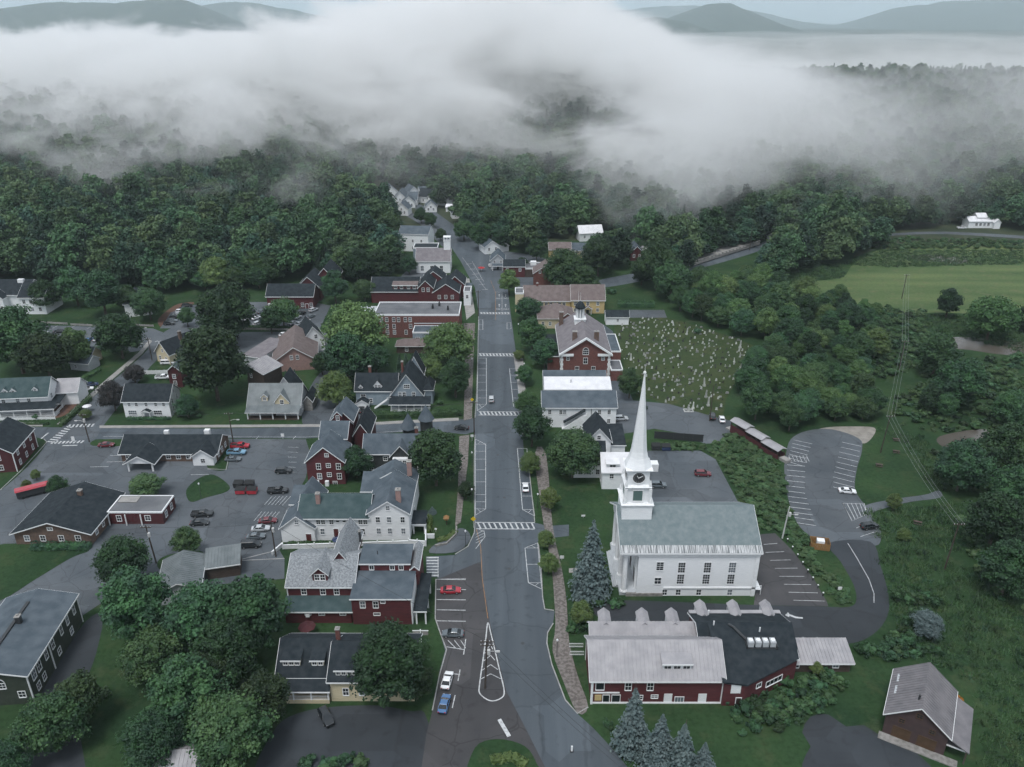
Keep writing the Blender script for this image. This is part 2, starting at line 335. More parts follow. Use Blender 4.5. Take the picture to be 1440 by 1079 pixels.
mat('roof_lightgrey', (0.15, 0.165, 0.18), 0.9, (0.28, 0.295, 0.31), 2.6, 8, bump=0.4, bscale=6, spec=0.15)
mat('roof_slate', (0.060, 0.078, 0.095), 0.8, (0.095, 0.115, 0.135), 0.35, 7, bump=0.2, bscale=6, spec=0.15)
mat('roof_dark', (0.014, 0.020, 0.025), 0.85, (0.028, 0.035, 0.041), 0.7, 8, bump=0.35, bscale=5, spec=0.15)
mat('roof_green', (0.036, 0.062, 0.066), 0.8, (0.06, 0.088, 0.092), 0.5, 7, bump=0.25, bscale=5, spec=0.15)
mat('roof_brown', (0.125, 0.10, 0.098), 0.85, (0.17, 0.14, 0.135), 0.6, 7, bump=0.3, bscale=5, spec=0.15)
mat('roof_mauve', (0.15, 0.138, 0.15), 0.85, (0.20, 0.185, 0.195), 0.5, 7, bump=0.3, bscale=5, spec=0.15)
mat('roof_metal', (0.34, 0.33, 0.345), 0.5, (0.27, 0.265, 0.28), 0.5, 6, spec=0.15)
mat('roof_metal_dark', (0.10, 0.118, 0.125), 0.6, (0.15, 0.17, 0.178), 0.4, 6, spec=0.5)
mat('roof_white', (0.68, 0.68, 0.70), 0.6, (0.58, 0.58, 0.60), 0.4, 6, spec=0.15)
mat('roof_flat', (0.10, 0.105, 0.115), 0.9, (0.15, 0.155, 0.165), 0.2, 7, spec=0.15)
mat('brown_paint', (0.070, 0.045, 0.045), 0.8, (0.05, 0.034, 0.034), 0.8, 5)
mat('brown_door', (0.085, 0.05, 0.028), 0.8, (0.06, 0.036, 0.02), 1.0, 4)
mat('roof_barn', (0.19, 0.18, 0.19), 0.6, (0.14, 0.135, 0.145), 0.5, 6, spec=0.15)
mat('glass', (0.016, 0.021, 0.026), 0.12, spec=0.5)
mat('glass_pale', (0.12, 0.14, 0.16), 0.15, spec=0.5)
mat('dark_metal', (0.03, 0.032, 0.035), 0.5, spec=0.5)
mat('green_louvre', (0.10, 0.16, 0.15), 0.6)
mat('door_red', (0.10, 0.03, 0.03), 0.5); mat('door_dark', (0.04, 0.03, 0.028), 0.5)

class MB:
    def __init__(s): s.V = []; s.F = []; s.M = []
    def add(s, V, F, m=0):
        o = len(s.V); s.V += [tuple(v) for v in V]; s.F += [tuple(i+o for i in f) for f in F]; s.M += [m]*len(F); return s
    def box(s, x0, x1, y0, y1, z0, z1, m=0):
        V = [(x, y, z) for z in (z0, z1) for y in (y0, y1) for x in (x0, x1)]
        return s.add(V, [(0, 2, 3, 1), (4, 5, 7, 6), (0, 1, 5, 4), (1, 3, 7, 5), (3, 2, 6, 7), (2, 0, 4, 6)], m)
    def prism(s, prof, ax, a, b, m=0):
        n = len(prof)
        P = lambda t, p: {'x': (t, p[0], p[1]), 'y': (p[0], t, p[1]), 'z': (p[0], p[1], t)}[ax]
        V = [P(a, p) for p in prof]+[P(b, p) for p in prof]
        return s.add(V, [tuple(range(n-1, -1, -1)), tuple(range(n, 2*n))]+[(i, (i+1) % n, (i+1) % n+n, i+n) for i in range(n)], m)
    def tube(s, pts, rad, n=6, m=0):
        V, F = tube(pts, rad, n); return s.add(V, F, m)
    def cyl(s, x, y, z0, z1, r0, r1=None, n=10, m=0):
        return s.tube([(x, y, z0), (x, y, z1)], [r0, r0 if r1 is None else r1], n, m)
    def frustum(s, x, y, z0, z1, a0, a1, m=0, b0=None, b1=None):
        b0 = a0 if b0 is None else b0; b1 = a1 if b1 is None else b1
        V = [(x+i*a0/2, y+j*b0/2, z0) for i, j in ((-1, -1), (1, -1), (1, 1), (-1, 1))]+[(x+i*a1/2, y+j*b1/2, z1) for i, j in ((-1, -1), (1, -1), (1, 1), (-1, 1))]
        return s.add(V, [(3, 2, 1, 0), (4, 5, 6, 7), (0, 1, 5, 4), (1, 2, 6, 5), (2, 3, 7, 6), (3, 0, 4, 7)], m)
    def build(s, name, mats, parent=None, loc=None, rz=0.0, smooth=False):
        mats = mats if isinstance(mats, (list, tuple)) else [mats]
        return link(name, mesh_np(name, s.V, s.F, [M[m] if isinstance(m, str) else m for m in mats], s.M, smooth), parent, loc, rz)

_wcache = {}
def window_meshes(w, h, nx, ny, fr, gl, arch=False):
    k = (round(w, 2), round(h, 2), nx, ny, fr, gl, arch)
    if k not in _wcache:
        b = MB(); t = 0.13
        b.box(-w/2-t, -w/2, -0.09, 0.05, -t, h+t); b.box(w/2, w/2+t, -0.09, 0.05, -t, h+t)
        b.box(-w/2, w/2, -0.09, 0.05, h, h+t); b.box(-w/2-0.06, w/2+0.06, -0.15, 0.05, -t-0.02, 0)
        for i in range(1, nx): b.box(-w/2+w*i/nx-0.03, -w/2+w*i/nx+0.03, -0.045, 0.0, 0, h)
        for j in range(1, ny): b.box(-w/2, w/2, -0.055 if j*2 == ny else -0.04, 0.0, h*j/ny-(0.05 if j*2 == ny else 0.03), h*j/ny+(0.05 if j*2 == ny else 0.03))
        if arch:
            pts = [(math.cos(a)*(w/2+t), math.sin(a)*(w/2+t)+h) for a in np.linspace(0, math.pi, 9)]; pin = [(math.cos(a)*w/2, math.sin(a)*w/2+h) for a in np.linspace(math.pi, 0, 9)]
            for i in range(8): b.prism([pts[i], pts[i+1], pin[7-i], pin[8-i]], 'y', -0.09, 0.05)
        p = MB(); p.box(-w/2, w/2, -0.02, 0.02, 0, h)
        if arch: p.prism([(math.cos(a)*w/2, math.sin(a)*w/2+h) for a in np.linspace(0, math.pi, 9)], 'y', -0.02, 0.02)
        _wcache[k] = (mesh_np('window', b.V, b.F, M[fr]), mesh_np('pane', p.V, p.F, M[gl]))
    return _wcache[k]
FACE = {'S': 0.0, 'E': math.pi/2, 'N': math.pi, 'W': -math.pi/2}
class Bld:
    def __init__(s, name, label, p, rz=0.0, cat='house', group=None):
        s.o = empty(name, (p[0], p[1], p[2] if len(p) > 2 else T1(p[0], p[1])), math.radians(rz), label, cat, group); s.fr = 'trim_white'; s.gl = 'glass'
    def part(s, name, b, m, label=None):
        o = b.build(name, m, s.o)
        if label: o['label'] = label
        return o
    def box(s, name, x0, x1, y0, y1, z0, z1, m): return s.part(name, MB().box(x0, x1, y0, y1, z0, z1), m)
    def gable(s, x0, x1, y0, y1, z0, ze, zr, ax, wm, rm, ov=0.45, trim='trim_white', seam=0, th=0.18, mid=None, corner=None, wall=True):
        c0, c1, a, b = (y0, y1, x0, x1) if ax == 'x' else (x0, x1, y0, y1)
        cm = (c0+c1)/2 if mid is None else mid
        if wall: s.part('wall', MB().prism([(c0, z0), (c1, z0), (c1, ze), (cm, zr), (c0, ze)], ax, a, b), wm)
        k0 = (zr-ze)/(cm-c0); k1 = (zr-ze)/(c1-cm); lift = 0.02
        pr = [(c0-ov, ze-k0*ov+lift), (cm, zr+lift), (c1+ov, ze-k1*ov+lift), (c1+ov, ze-k1*ov+lift+th), (cm, zr+lift+th), (c0-ov, ze-k0*ov+lift+th)]
        s.part('roof', MB().prism(pr, ax, a-ov, b+ov), rm)
        if trim:
            t = MB(); d = 0.26
            tr = [(c0-ov-0.03, ze-k0*ov-d+0.16), (cm, zr-d+0.16), (c1+ov+0.03, ze-k1*ov-d+0.16), (c1+ov+0.03, ze-k1*ov+th+lift-0.03), (cm, zr+th+lift-0.03), (c0-ov-0.03, ze-k0*ov+th+lift-0.03)]
            t.prism(tr, ax, a-ov-0.07, a-ov-0.003); t.prism(tr, ax, b+ov+0.003, b+ov+0.07)
            for cc, kk, sg in ((c0, k0, -1), (c1, k1, 1)):
                e = cc+sg*(ov+0.05); z = ze-kk*ov
                q = (min(e-0.04, e+0.04), max(e-0.04, e+0.04))
                if ax == 'x': t.box(a-ov, b+ov, q[0], q[1], z-0.12, z+th-0.02)
                else: t.box(q[0], q[1], a-ov, b+ov, z-0.12, z+th-0.02)
            s.part('roof_trim', t, trim)
        if corner:
            for xx in (x0, x1):
                for yy in (y0, y1): s.box('corner_board', xx-0.12 if xx == x0 else xx-0.1, xx+0.1 if xx == x0 else xx+0.12, yy-0.12 if yy == y0 else yy-0.1, yy+0.1 if yy == y0 else yy+0.12, z0, ze-0.1, corner)
        if seam:
            t = MB(); n = int((b-a+2*ov)/seam)
            for i in range(n+1):
                q = a-ov+0.05+i*(b-a+2*ov-0.1)/n
                for c, kk, zz in ((c0-ov, k0, ze-k0*ov), (c1+ov, k1, ze-k1*ov)):
                    z = zz+th+lift; zt = zr+th+lift
                    P = [(c, z-0.02), (cm, zt-0.02), (cm, zt+0.09), (c, z+0.09)]
                    t.prism(P, ax, q-0.045, q+0.045)
            o = s.part('roof_seams', t, rm); o['kind'] = 'stuff'
    def hip(s, x0, x1, y0, y1, z0, ze, zr, wm, rm, ov=0.5, run=None, wall=True):
        if wall: s.box('wall', x0, x1, y0, y1, z0, ze, wm)
        X0, X1, Y0, Y1 = x0-ov, x1+ov, y0-ov, y1+ov; r = min(X1-X0, Y1-Y0)/2 if run is None else run
        V = [(X0, Y0, ze), (X1, Y0, ze), (X1, Y1, ze), (X0, Y1, ze), (X0, Y0, ze+0.15), (X1, Y0, ze+0.15), (X1, Y1, ze+0.15), (X0, Y1, ze+0.15)]
        if X1-X0 >= Y1-Y0: V += [(X0+r, (Y0+Y1)/2, zr), (X1-r, (Y0+Y1)/2, zr)]; F = [(4, 5, 9, 8), (5, 6, 9), (6, 7, 8, 9), (7, 4, 8)]
        else: V += [((X0+X1)/2, Y0+r, zr), ((X0+X1)/2, Y1-r, zr)]; F = [(4, 5, 8), (5, 6, 9, 8), (6, 7, 9), (7, 4, 8, 9)]
        s.part('roof', MB().add(V, F+[(0, 3, 2, 1), (0, 1, 5, 4), (1, 2, 6, 5), (2, 3, 7, 6), (3, 0, 4, 7)]), rm)
        t = MB(); e = 0.05
        t.box(X0-e, X1+e, Y0-e, Y0-0.003, ze-0.05, ze+0.13); t.box(X0-e, X1+e, Y1+0.003, Y1+e, ze-0.05, ze+0.13); t.box(X0-e, X0-0.003, Y0, Y1, ze-0.05, ze+0.13); t.box(X1+0.003, X1+e, Y0, Y1, ze-0.05, ze+0.13)
        s.part('roof_trim', t, 'trim_white')
    def shed(s, x0, x1, y0, y1, z0, zf, zb, wm, rm, ov=0.3, wall=True, trim='trim_white', th=0.16, seam=0):
        "single slope, low (zf) at the front y0, high (zb) at the back y1"
        if wall: s.part('wall', MB().prism([(y0, z0), (y1, z0), (y1, zb), (y0, zf)], 'x', x0, x1), wm)
        k = (zb-zf)/(y1-y0); f = lambda y: zf+k*(y-y0)+0.02
        s.part('roof', MB().prism([(y0-ov, f(y0-ov)), (y1+ov*0.3, f(y1+ov*0.3)), (y1+ov*0.3, f(y1+ov*0.3)+th), (y0-ov, f(y0-ov)+th)], 'x', x0-ov, x1+ov), rm)
        if trim:
            s.part('roof_trim', MB().box(x0-ov-0.04, x1+ov+0.04, y0-ov-0.09, y0-ov-0.003, f(y0-ov)-0.14, f(y0-ov)+th-0.02), trim)
        if seam:
            t = MB(); n = int((x1-x0+2*ov)/seam)
            for i in range(n+1):
                q = x0-ov+0.06+i*(x1-x0+2*ov-0.12)/n
                t.prism([(y0-ov, f(y0-ov)+th-0.02), (y1, f(y1)+th-0.02), (y1, f(y1)+th+0.08), (y0-ov, f(y0-ov)+th+0.08)], 'x', q-0.045, q+0.045)
            s.part('roof_seams', t, rm)['kind'] = 'stuff'
    def flat(s, x0, x1, y0, y1, z0, z1, wm, rm, par=0.5, trim='trim_white'):
        s.box('wall', x0, x1, y0, y1, z0, z1, wm)
        t = MB(); e = 0.25
        for q in ((x0-0.06, x1+0.06, y0-0.06, y0+e), (x0-0.06, x1+0.06, y1-e, y1+0.06), (x0-0.06, x0+e, y0+e, y1-e), (x1-e, x1+0.06, y0+e, y1-e)): t.box(*q, z1-0.25, z1+par)
        s.part('parapet', t, trim); s.box('roof', x0+e, x1-e, y0+e, y1-e, z1, z1+0.1, rm)
    def win(s, face, pl, u, z, w=1.0, h=1.5, nx=2, ny=2, fr=None, gl=None, parent=None, arch=False):
        Bld.n = getattr(Bld, 'n', 0)+1
        a, b = window_meshes(w, h, nx, ny, fr or s.fr, gl or ('glass_pale' if Bld.n % 5 == 0 else s.gl), arch)  # now and then a paler pane: reflection put into the glass colour
        loc = (u, pl, z) if face in 'SN' else (pl, u, z)
        o = link('window', a, parent or s.o, loc, FACE[face])
        if parent is None: link('pane', b, o)
        return o
    def wins(s, face, pl, us, z, w=1.0, h=1.5, **k):
        for u in us: s.win(face, pl, u, z, w, h, **k)
    def door(s, face, pl, u, z, w=1.1, h=2.2, m='door_dark', handle=True):
        b = MB(); b.box(-w/2, w/2, -0.05, 0.04, 0, h); loc = (u, pl, z) if face in 'SN' else (pl, u, z)
        o = b.build('door', m, s.o, loc, FACE[face])
        t = MB(); t.box(-w/2-0.14, -w/2, -0.09, 0.04, 0, h+0.14); t.box(w/2, w/2+0.14, -0.09, 0.04, 0, h+0.14); t.box(-w/2, w/2, -0.09, 0.04, h, h+0.14)
        t.build('door_frame', s.fr, o)
        return o
    def chimney(s, x, y, z0, z1, w=0.9, d=0.9, m='brick'):
        o = s.box('chimney', x-w/2, x+w/2, y-d/2, y+d/2, z0, z1, m)
        t = MB(); t.box(x-w/2-0.1, x+w/2+0.1, y-d/2-0.1, y+d/2+0.1, z1+0.002, z1+0.2); t.box(x-0.2, x+0.2, y-0.2, y+0.2, z1+0.2, z1+0.5)
        t.build('chimney_cap', 'concrete', o)
    def dormer(s, u, pl, z, w, h, rise, d, wm, rm, face='S', wn=(0.9, 1.1, 1), ov=0.25):
        "gabled dormer: u along the eave, pl the plane of its front, z its foot, d how far it runs back"
        loc = (u, pl, z) if face in 'SN' else (pl, u, z)
        b = MB(); b.prism([(-w/2, -0.6), (w/2, -0.6), (w/2, h), (0, h+rise), (-w/2, h)], 'y', 0, d)
        o = b.build('dormer', wm, s.o, loc, FACE[face])
        k = rise/(w/2); t = 0.12
        MB().prism([(-w/2-ov, h-k*ov+0.02), (0, h+rise+0.02), (w/2+ov, h-k*ov+0.02), (w/2+ov, h-k*ov+t), (0, h+rise+t+0.04), (-w/2-ov, h-k*ov+t)], 'y', -ov, d+0.3).build('dormer_roof', rm, o)
        MB().prism([(-w/2-ov-0.02, h-k*ov-0.14), (0, h+rise-0.14), (w/2+ov+0.02, h-k*ov-0.14), (w/2+ov+0.02, h-k*ov+t-0.03), (0, h+rise+t), (-w/2-ov-0.02, h-k*ov+t-0.03)], 'y', -ov-0.06, -ov-0.003).build('dormer_trim', 'trim_white', o)
        n = wn[2]
        for i in range(n):
            a, c = window_meshes(wn[0], wn[1], 2, 2, s.fr, s.gl)
            q = link('window', a, o, ((i-(n-1)/2)*(wn[0]+0.28), 0, max(0.15, (h-wn[1])*0.6)))
            q2 = link('pane', c, o, ((i-(n-1)/2)*(wn[0]+0.28), 0, max(0.15, (h-wn[1])*0.6)))
    def shed_dormer(s, u0, u1, pl, z, h, d, drop, wm, rm, nw=3, ww=0.8, wh=0.7):
        b = MB(); b.prism([(pl, z-0.5), (pl+d, z-0.5), (pl+d, z+h+drop), (pl, z+h)], 'x', u0, u1)
        o = b.build('dormer', wm, s.o)
        MB().prism([(pl-0.35, z+h-0.35*drop/d+0.02), (pl+d, z+h+drop+0.02), (pl+d, z+h+drop+0.16), (pl-0.35, z+h-0.35*drop/d+0.16)], 'x', u0-0.25, u1+0.25).build('dormer_roof', rm, o)
        MB().box(u0-0.28, u1+0.28, pl-0.43, pl-0.353, z+h-0.2, z+h+0.12).build('dormer_trim', 'trim_white', o)
        for i in range(nw):
            a, c = window_meshes(ww, wh, 2, 1, s.fr, s.gl); q = u0+(u1-u0)*(i+0.5)/nw
            link('window', a, o, (q, pl, z+(h-wh)*0.5)); link('pane', c, o, (q, pl, z+(h-wh)*0.5))
    def posts(s, pts, z0, z1, r=0.14, m='trim_white', name='post', rnd=False):
        for x, y in pts:
            b = MB(); b.cyl(x, y, z0, z1, r, n=12) if rnd else b.box(x-r, x+r, y-r, y+r, z0, z1)
            s.part(name, b, m)
    def rail(s, x0, y0, x1, y1, z, h=0.95, m='trim_white', gap=0.22):
        b = MB(); L = math.hypot(x1-x0, y1-y0); n = max(2, int(L/gap)); ux, uy = (x1-x0)/L, (y1-y0)/L
        b.tube([(x0, y0, z+h), (x1, y1, z+h)], [0.05, 0.05], 4); b.tube([(x0, y0, z+0.12), (x1, y1, z+0.12)], [0.05, 0.05], 4)
        for i in range(n+1): b.box(x0+(x1-x0)*i/n-0.025, x0+(x1-x0)*i/n+0.025, y0+(y1-y0)*i/n-0.025, y0+(y1-y0)*i/n+0.025, z, z+h)
        s.part('railing', b, m)['kind'] = 'stuff'

# ------------------------------------------------------------------ paving: sheets laid on the level ground
paving('asphalt', (0.050, 0.063, 0.077), (0.088, 0.104, 0.120), (2.4, 0.08, 1), 0.78, 0.07, 0.7)
paving('asphalt_old', (0.056, 0.067, 0.079), (0.100, 0.111, 0.124), (0.7, 0.7, 1), 0.72, 0.12)
paving('asphalt_new', (0.022, 0.027, 0.033), (0.034, 0.039, 0.046), (1, 1, 1), 0.85, 0.05)
paving('asphalt_brown', (0.042, 0.042, 0.046), (0.066, 0.063, 0.066), (1, 1, 1), 0.65, 0.1)
mat('gravel', (0.20, 0.185, 0.165), 0.95, (0.28, 0.26, 0.235), 0.4, 9, bump=0.5, bscale=4)
mat('brick_path', (0.105, 0.092, 0.085), 0.9, (0.19, 0.172, 0.162), 1.6, 6, bump=0.3, bscale=4, lo=0.4, hi=0.6)
mat('mulch', (0.12, 0.065, 0.045), 0.95, (0.08, 0.045, 0.035), 0.6, 6, bump=0.4, bscale=4)
mat('road_paint', (0.52, 0.53, 0.54), 0.75, (0.20, 0.21, 0.22), 1.6, 8, lo=0.42, hi=0.78)
mat('kerb_stone', (0.34, 0.34, 0.34), 0.85, (0.25, 0.25, 0.25), 0.8, 5)
mat('water', (0.075, 0.065, 0.055), 0.25, (0.10, 0.09, 0.078), 0.05, 4, spec=0.6)
mat('yellow_line', (0.45, 0.22, 0.06), 0.7, (0.25, 0.15, 0.08), 1.0, 5)
def sheet(name, pts, z, m, thick=0.0, px=True, parent=None, kind='structure'):
    "flat polygon (or a slab thick metres high) on the ground"
    P = [G(*p) if px else p for p in pts]
    b = MB()
    if thick: b.prism(P, 'z', z, z+thick)
    else: b.add([(x, y, z) for x, y in P], [tuple(range(len(P)))])
    o = b.build(name, m, parent)
    if parent is None: tag(o, kind=kind)
    return o
def dens(pts, n=5):
    "smooth a pixel outline with a Catmull-Rom curve"
    out = []; N = len(pts)
    for i in range(N):
        p0, p1, p2, p3 = [np.array(pts[(i+k-1) % N], float) for k in range(4)]
        for j in range(n):
            t = j/n; out.append(tuple(0.5*((2*p1)+(-p0+p2)*t+(2*p0-5*p1+4*p2-p3)*t*t+(-p0+3*p1-3*p2+p3)*t**3)))
    return out
_paint = {}
def stripe(parent, p, q, w=0.14, z=0.062, name='parking_line', px=True, m='road_paint'):
    a, b = (G(*p), G(*q)) if px else (p, q)
    dx, dy = b[0]-a[0], b[1]-a[1]; L = math.hypot(dx, dy) or 1; nx, ny = -dy/L*w/2, dx/L*w/2
    b_ = MB().add([(a[0]+nx, a[1]+ny, z), (b[0]+nx, b[1]+ny, z), (b[0]-nx, b[1]-ny, z), (a[0]-nx, a[1]-ny, z)], [(0, 1, 2, 3)])
    return b_.build(name, m, parent)
def band(parent, pts, w=0.14, z=0.062, name='edge_line', m='road_paint', h=0.0, px=True):
    "continuous painted line, or a kerb when h > 0, along a run of points"
    P = [np.array(G(*p) if px else p) for p in pts]; A = []; B = []
    for i, p in enumerate(P):
        d = P[min(i+1, len(P)-1)]-P[max(i-1, 0)]; d = d/(np.linalg.norm(d)+1e-9); n = np.array([-d[1], d[0]])*w/2
        A.append(p+n); B.append(p-n)
    n = len(P); V = [(a[0], a[1], z+h) for a in A]+[(b[0], b[1], z+h) for b in B]
    F = [(i, i+1, n+i+1, n+i) for i in range(n-1)]
    if h:
        V += [(a[0], a[1], z) for a in A]+[(b[0], b[1], z) for b in B]
        F += [(i, i+1, 2*n+i+1, 2*n+i) for i in range(n-1)]+[(n+i, n+i+1, 3*n+i+1, 3*n+i) for i in range(n-1)]
    o = MB().add(V, F).build(name, m, parent)
    return o
# ------------------------------------------------------------------ roads, lots, paths
meadow = sheet('meadow', dens([(1075, 402), (1110, 396), (1180, 392), (1200, 372), (1240, 350), (1290, 343), (1440, 342), (1600, 342), (1600, 450), (1440, 445), (1330, 440), (1250, 440), (1180, 422), (1110, 418)]), 0.012, 'meadow')
marsh = sheet('field', dens([(1235, 338), (1330, 334), (1600, 336), (1600, 341), (1290, 343), (1230, 352), (1200, 362)]), 0.02, 'woodfloor')
sheet('field_path', dens([(1240, 330), (1330, 326), (1500, 336), (1500, 339.5), (1330, 329.5), (1240, 332.5)]), 0.03, 'asphalt_old')
sheet('pond', dens([(1275, 361), (1300, 358), (1340, 361), (1362, 366), (1350, 371), (1310, 368), (1280, 366)]), 0.03, 'water')
sheet('river', dens([(1325, 480), (1345, 474), (1400, 478), (1470, 482), (1600, 490), (1600, 510), (1470, 502), (1410, 499), (1360, 492), (1330, 490)]), 0.02, 'water')
sheet('river_bend', dens([(1318, 616), (1350, 607), (1385, 604), (1400, 610), (1375, 622), (1330, 629)]), 0.02, 'water')
main = sheet('road', [(592, 1100), (600, 1030), (608, 1000), (618, 945), (626, 915), (620, 895), (612, 870), (612, 820), (616, 812), (600, 812), (599, 783), (640, 781), (658, 770), (667, 750), (668, 735), (667, 700), (667, 640), (668, 600), (670, 560), (672, 500), (673, 440), (668, 405), (657, 385), (648, 368), (636, 350), (618, 325), (600, 305), (578, 290), (585, 285), (612, 298), (640, 318), (668, 340), (692, 362), (706, 385), (714, 405), (718, 440), (726, 500), (732, 560), (734, 600), (737, 640), (744, 660), (751, 735), (770, 740), (800, 738), (800, 754), (772, 757), (756, 762), (761, 800), (763, 840), (766, 858), (780, 860), (778, 875), (770, 890), (769, 905), (776, 935), (795, 985), (812, 1004), (834, 1024), (862, 1054), (900, 1100)], 0.036, 'asphalt')
sheet('side_road', [(-220, 598), (0, 599), (60, 601), (300, 603), (480, 600), (600, 594), (672, 588), (672, 606), (655, 611), (600, 606), (480, 613), (430, 617), (300, 616), (140, 618), (60, 622), (-220, 614)], 0.028, 'asphalt')
side = bpy.data.objects['side_road']
sheet('lane', dens([(-120, 800), (-20, 705), (30, 660), (62, 626), (88, 600), (120, 568), (150, 543), (200, 500), (218, 478), (240, 462), (262, 462), (268, 470), (240, 490), (212, 515), (185, 550), (160, 580), (142, 604), (132, 620), (90, 660), (50, 700), (0, 760), (-80, 850)], 3), 0.032, 'asphalt_old')
lot = sheet('parking_lot', [(-60, 800), (40, 700), (80, 660), (130, 619), (300, 617), (430, 618), (437, 640), (430, 672), (415, 700), (405, 738), (392, 772), (400, 786), (400, 814), (330, 820), (230, 830), (140, 850), (110, 870), (60, 880), (0, 880), (-150, 900), (-150, 830)], 0.020, 'asphalt_old')
sheet('upper_lot', [(20, 472), (40, 457), (215, 462), (235, 470), (205, 492), (175, 497), (60, 482)], 0.020, 'asphalt_old')
sheet('long_lot', [(245, 466), (300, 468), (440, 466), (470, 470), (460, 500), (420, 515), (375, 510), (345, 500), (300, 490), (262, 480)], 0.018, 'asphalt_old')
sheet('rear_lot', [(335, 440), (345, 425), (440, 425), (465, 430), (450, 462), (345, 462)], 0.016, 'asphalt_old')
sheet('row_lot', [(225, 462), (240, 440), (262, 430), (285, 428), (292, 440), (280, 462)], 0.024, 'asphalt_old')
sheet('bottom_drive', dens([(372, 1110), (384, 1030), (430, 1000), (520, 992), (575, 1000), (600, 1010), (604, 1110)]), 0.02, 'asphalt_new')
sheet('brown_lot', [(590, 1100), (600, 1030), (608, 1000), (618, 945), (628, 915), (612, 870), (612, 816), (676, 790), (678, 812), (690, 880), (699, 918), (712, 972), (740, 1026), (772, 1090)], 0.040, 'asphalt_brown')
sheet('driveway', dens([(838, 866), (846, 846), (900, 845), (1060, 851), (1150, 853), (1192, 854), (1204, 845), (1200, 822), (1182, 790), (1165, 764), (1224, 762), (1238, 795), (1249, 835), (1248, 866), (1228, 892), (1190, 906), (1095, 907), (1000, 886), (900, 880)], 4), 0.030, 'asphalt_new')
drive = bpy.data.objects['driveway']
elot = sheet('church_lot', [(1060, 851), (1068, 790), (1066, 752), (1090, 750), (1115, 775), (1145, 815), (1163, 847), (1165, 853)], 0.024, 'asphalt_brown')
rlot = sheet('riverside_lot', dens([(1103, 665), (1105, 640), (1112, 618), (1135, 606), (1170, 604), (1208, 617), (1212, 634), (1205, 660), (1203, 690), (1222, 718), (1237, 742), (1238, 762), (1225, 768), (1165, 766), (1128, 745), (1110, 708)], 4), 0.026, 'asphalt_old')
sheet('gravel_apron', dens([(1150, 606), (1165, 601), (1200, 600), (1230, 602), (1226, 616), (1213, 624), (1190, 614)]), 0.022, 'gravel')
sheet('trail', dens([(1215, 712), (1250, 703), (1300, 696), (1320, 690), (1322, 700), (1280, 706), (1240, 716), (1222, 722)]), 0.02, 'asphalt_old')
sheet('back_lot', [(900, 634), (985, 634), (1006, 646), (1042, 714), (900, 716), (885, 700)], 0.02, 'asphalt_old')
sheet('cemetery_lot', [(852, 566), (888, 563), (940, 568), (1000, 585), (1028, 592), (1030, 605), (1012, 624), (990, 624), (960, 610), (920, 603), (866, 612), (856, 600)], 0.018, 'asphalt_old')
sheet('hall_lane', [(848, 456), (862, 466), (868, 500), (880, 540), (892, 567), (860, 568), (857, 530), (850, 500)], 0.022, 'asphalt')
sheet('shed_lot', [(880, 436), (934, 436), (938, 447), (880, 447)], 0.02, 'asphalt_old')
sheet('store_lot', [(688, 380), (700, 352), (760, 360), (800, 385), (780, 400), (720, 405)], 0.018, 'asphalt_old')
sheet('bend_road', dens([(840, 395), (900, 383), (960, 372), (1040, 352), (1080, 338), (1095, 331), (1100, 336), (1080, 348), (1040, 362), (960, 384), (900, 396), (850, 404)]), 0.03, 'asphalt')
sheet('porch_drive', dens([(430, 560), (450, 525), (475, 520), (480, 560), (475, 600), (428, 600)]), 0.016, 'asphalt_old')
sheet('house_drive', [(484, 600), (490, 568), (520, 566), (524, 597)], 0.020, 'asphalt_old')
sheet('rear_drive', dens([(560, 395), (585, 370), (600, 360), (606, 372), (590, 398)]), 0.02, 'asphalt_old')
sheet('grove_street', dens([(565, 285), (580, 300), (610, 318), (622, 330), (632, 350), (620, 345), (590, 315), (550, 292)]), 0.02, 'asphalt_old')
sheet('flower_yard', dens([(70, 560), (95, 545), (120, 548), (105, 575), (80, 588), (55, 585)]), 0.016, 'mulch')
sheet('dirt_bank', dens([(222, 450), (245, 430), (268, 425), (272, 428), (250, 440), (232, 462)]), 0.014, 'mulch')
sheet('dirt_yard', dens([(1245, 1040), (1215, 1020), (1190, 1022), (1165, 1005), (1140, 1008), (1128, 1030), (1140, 1050), (1128, 1075), (1150, 1110), (1320, 1110), (1290, 1060)], 2), 0.014, 'asphalt_new')
sheet('yard_drive', dens([(60, 1110), (30, 1040), (50, 960), (100, 900), (125, 870), (145, 865), (135, 920), (110, 1000), (120, 1110)]), 0.016, 'asphalt_new')
# grass islands and lawns inside the lots
for nm, pts in (('lawn', [(262, 690), (278, 674), (300, 668), (322, 683), (318, 692), (290, 700), (268, 706)]), ('lawn.001', [(222, 790), (240, 780), (280, 775), (288, 785), (270, 798), (228, 802)]),
                ('lawn.002', [(-60, 800), (-10, 768), (60, 766), (110, 770), (125, 775), (100, 785), (50, 815), (0, 845), (-80, 870)]), ('lawn.003', [(293, 640), (303, 620), (322, 620), (322, 650), (315, 662), (292, 658)]),
                ('lawn.004', [(0, 690), (-30, 700), (-30, 640), (0, 615), (30, 613), (60, 618), (64, 626), (40, 655)]), ('lawn.005', [(663, 1100), (668, 1052), (700, 1040), (738, 1050), (755, 1075), (760, 1100)]),
                ('lawn.006', [(130, 627), (175, 627), (175, 619), (135, 619)])):
    sheet(nm.split('.')[0], dens(pts, 4), 0.048, 'lawn', 0.05)
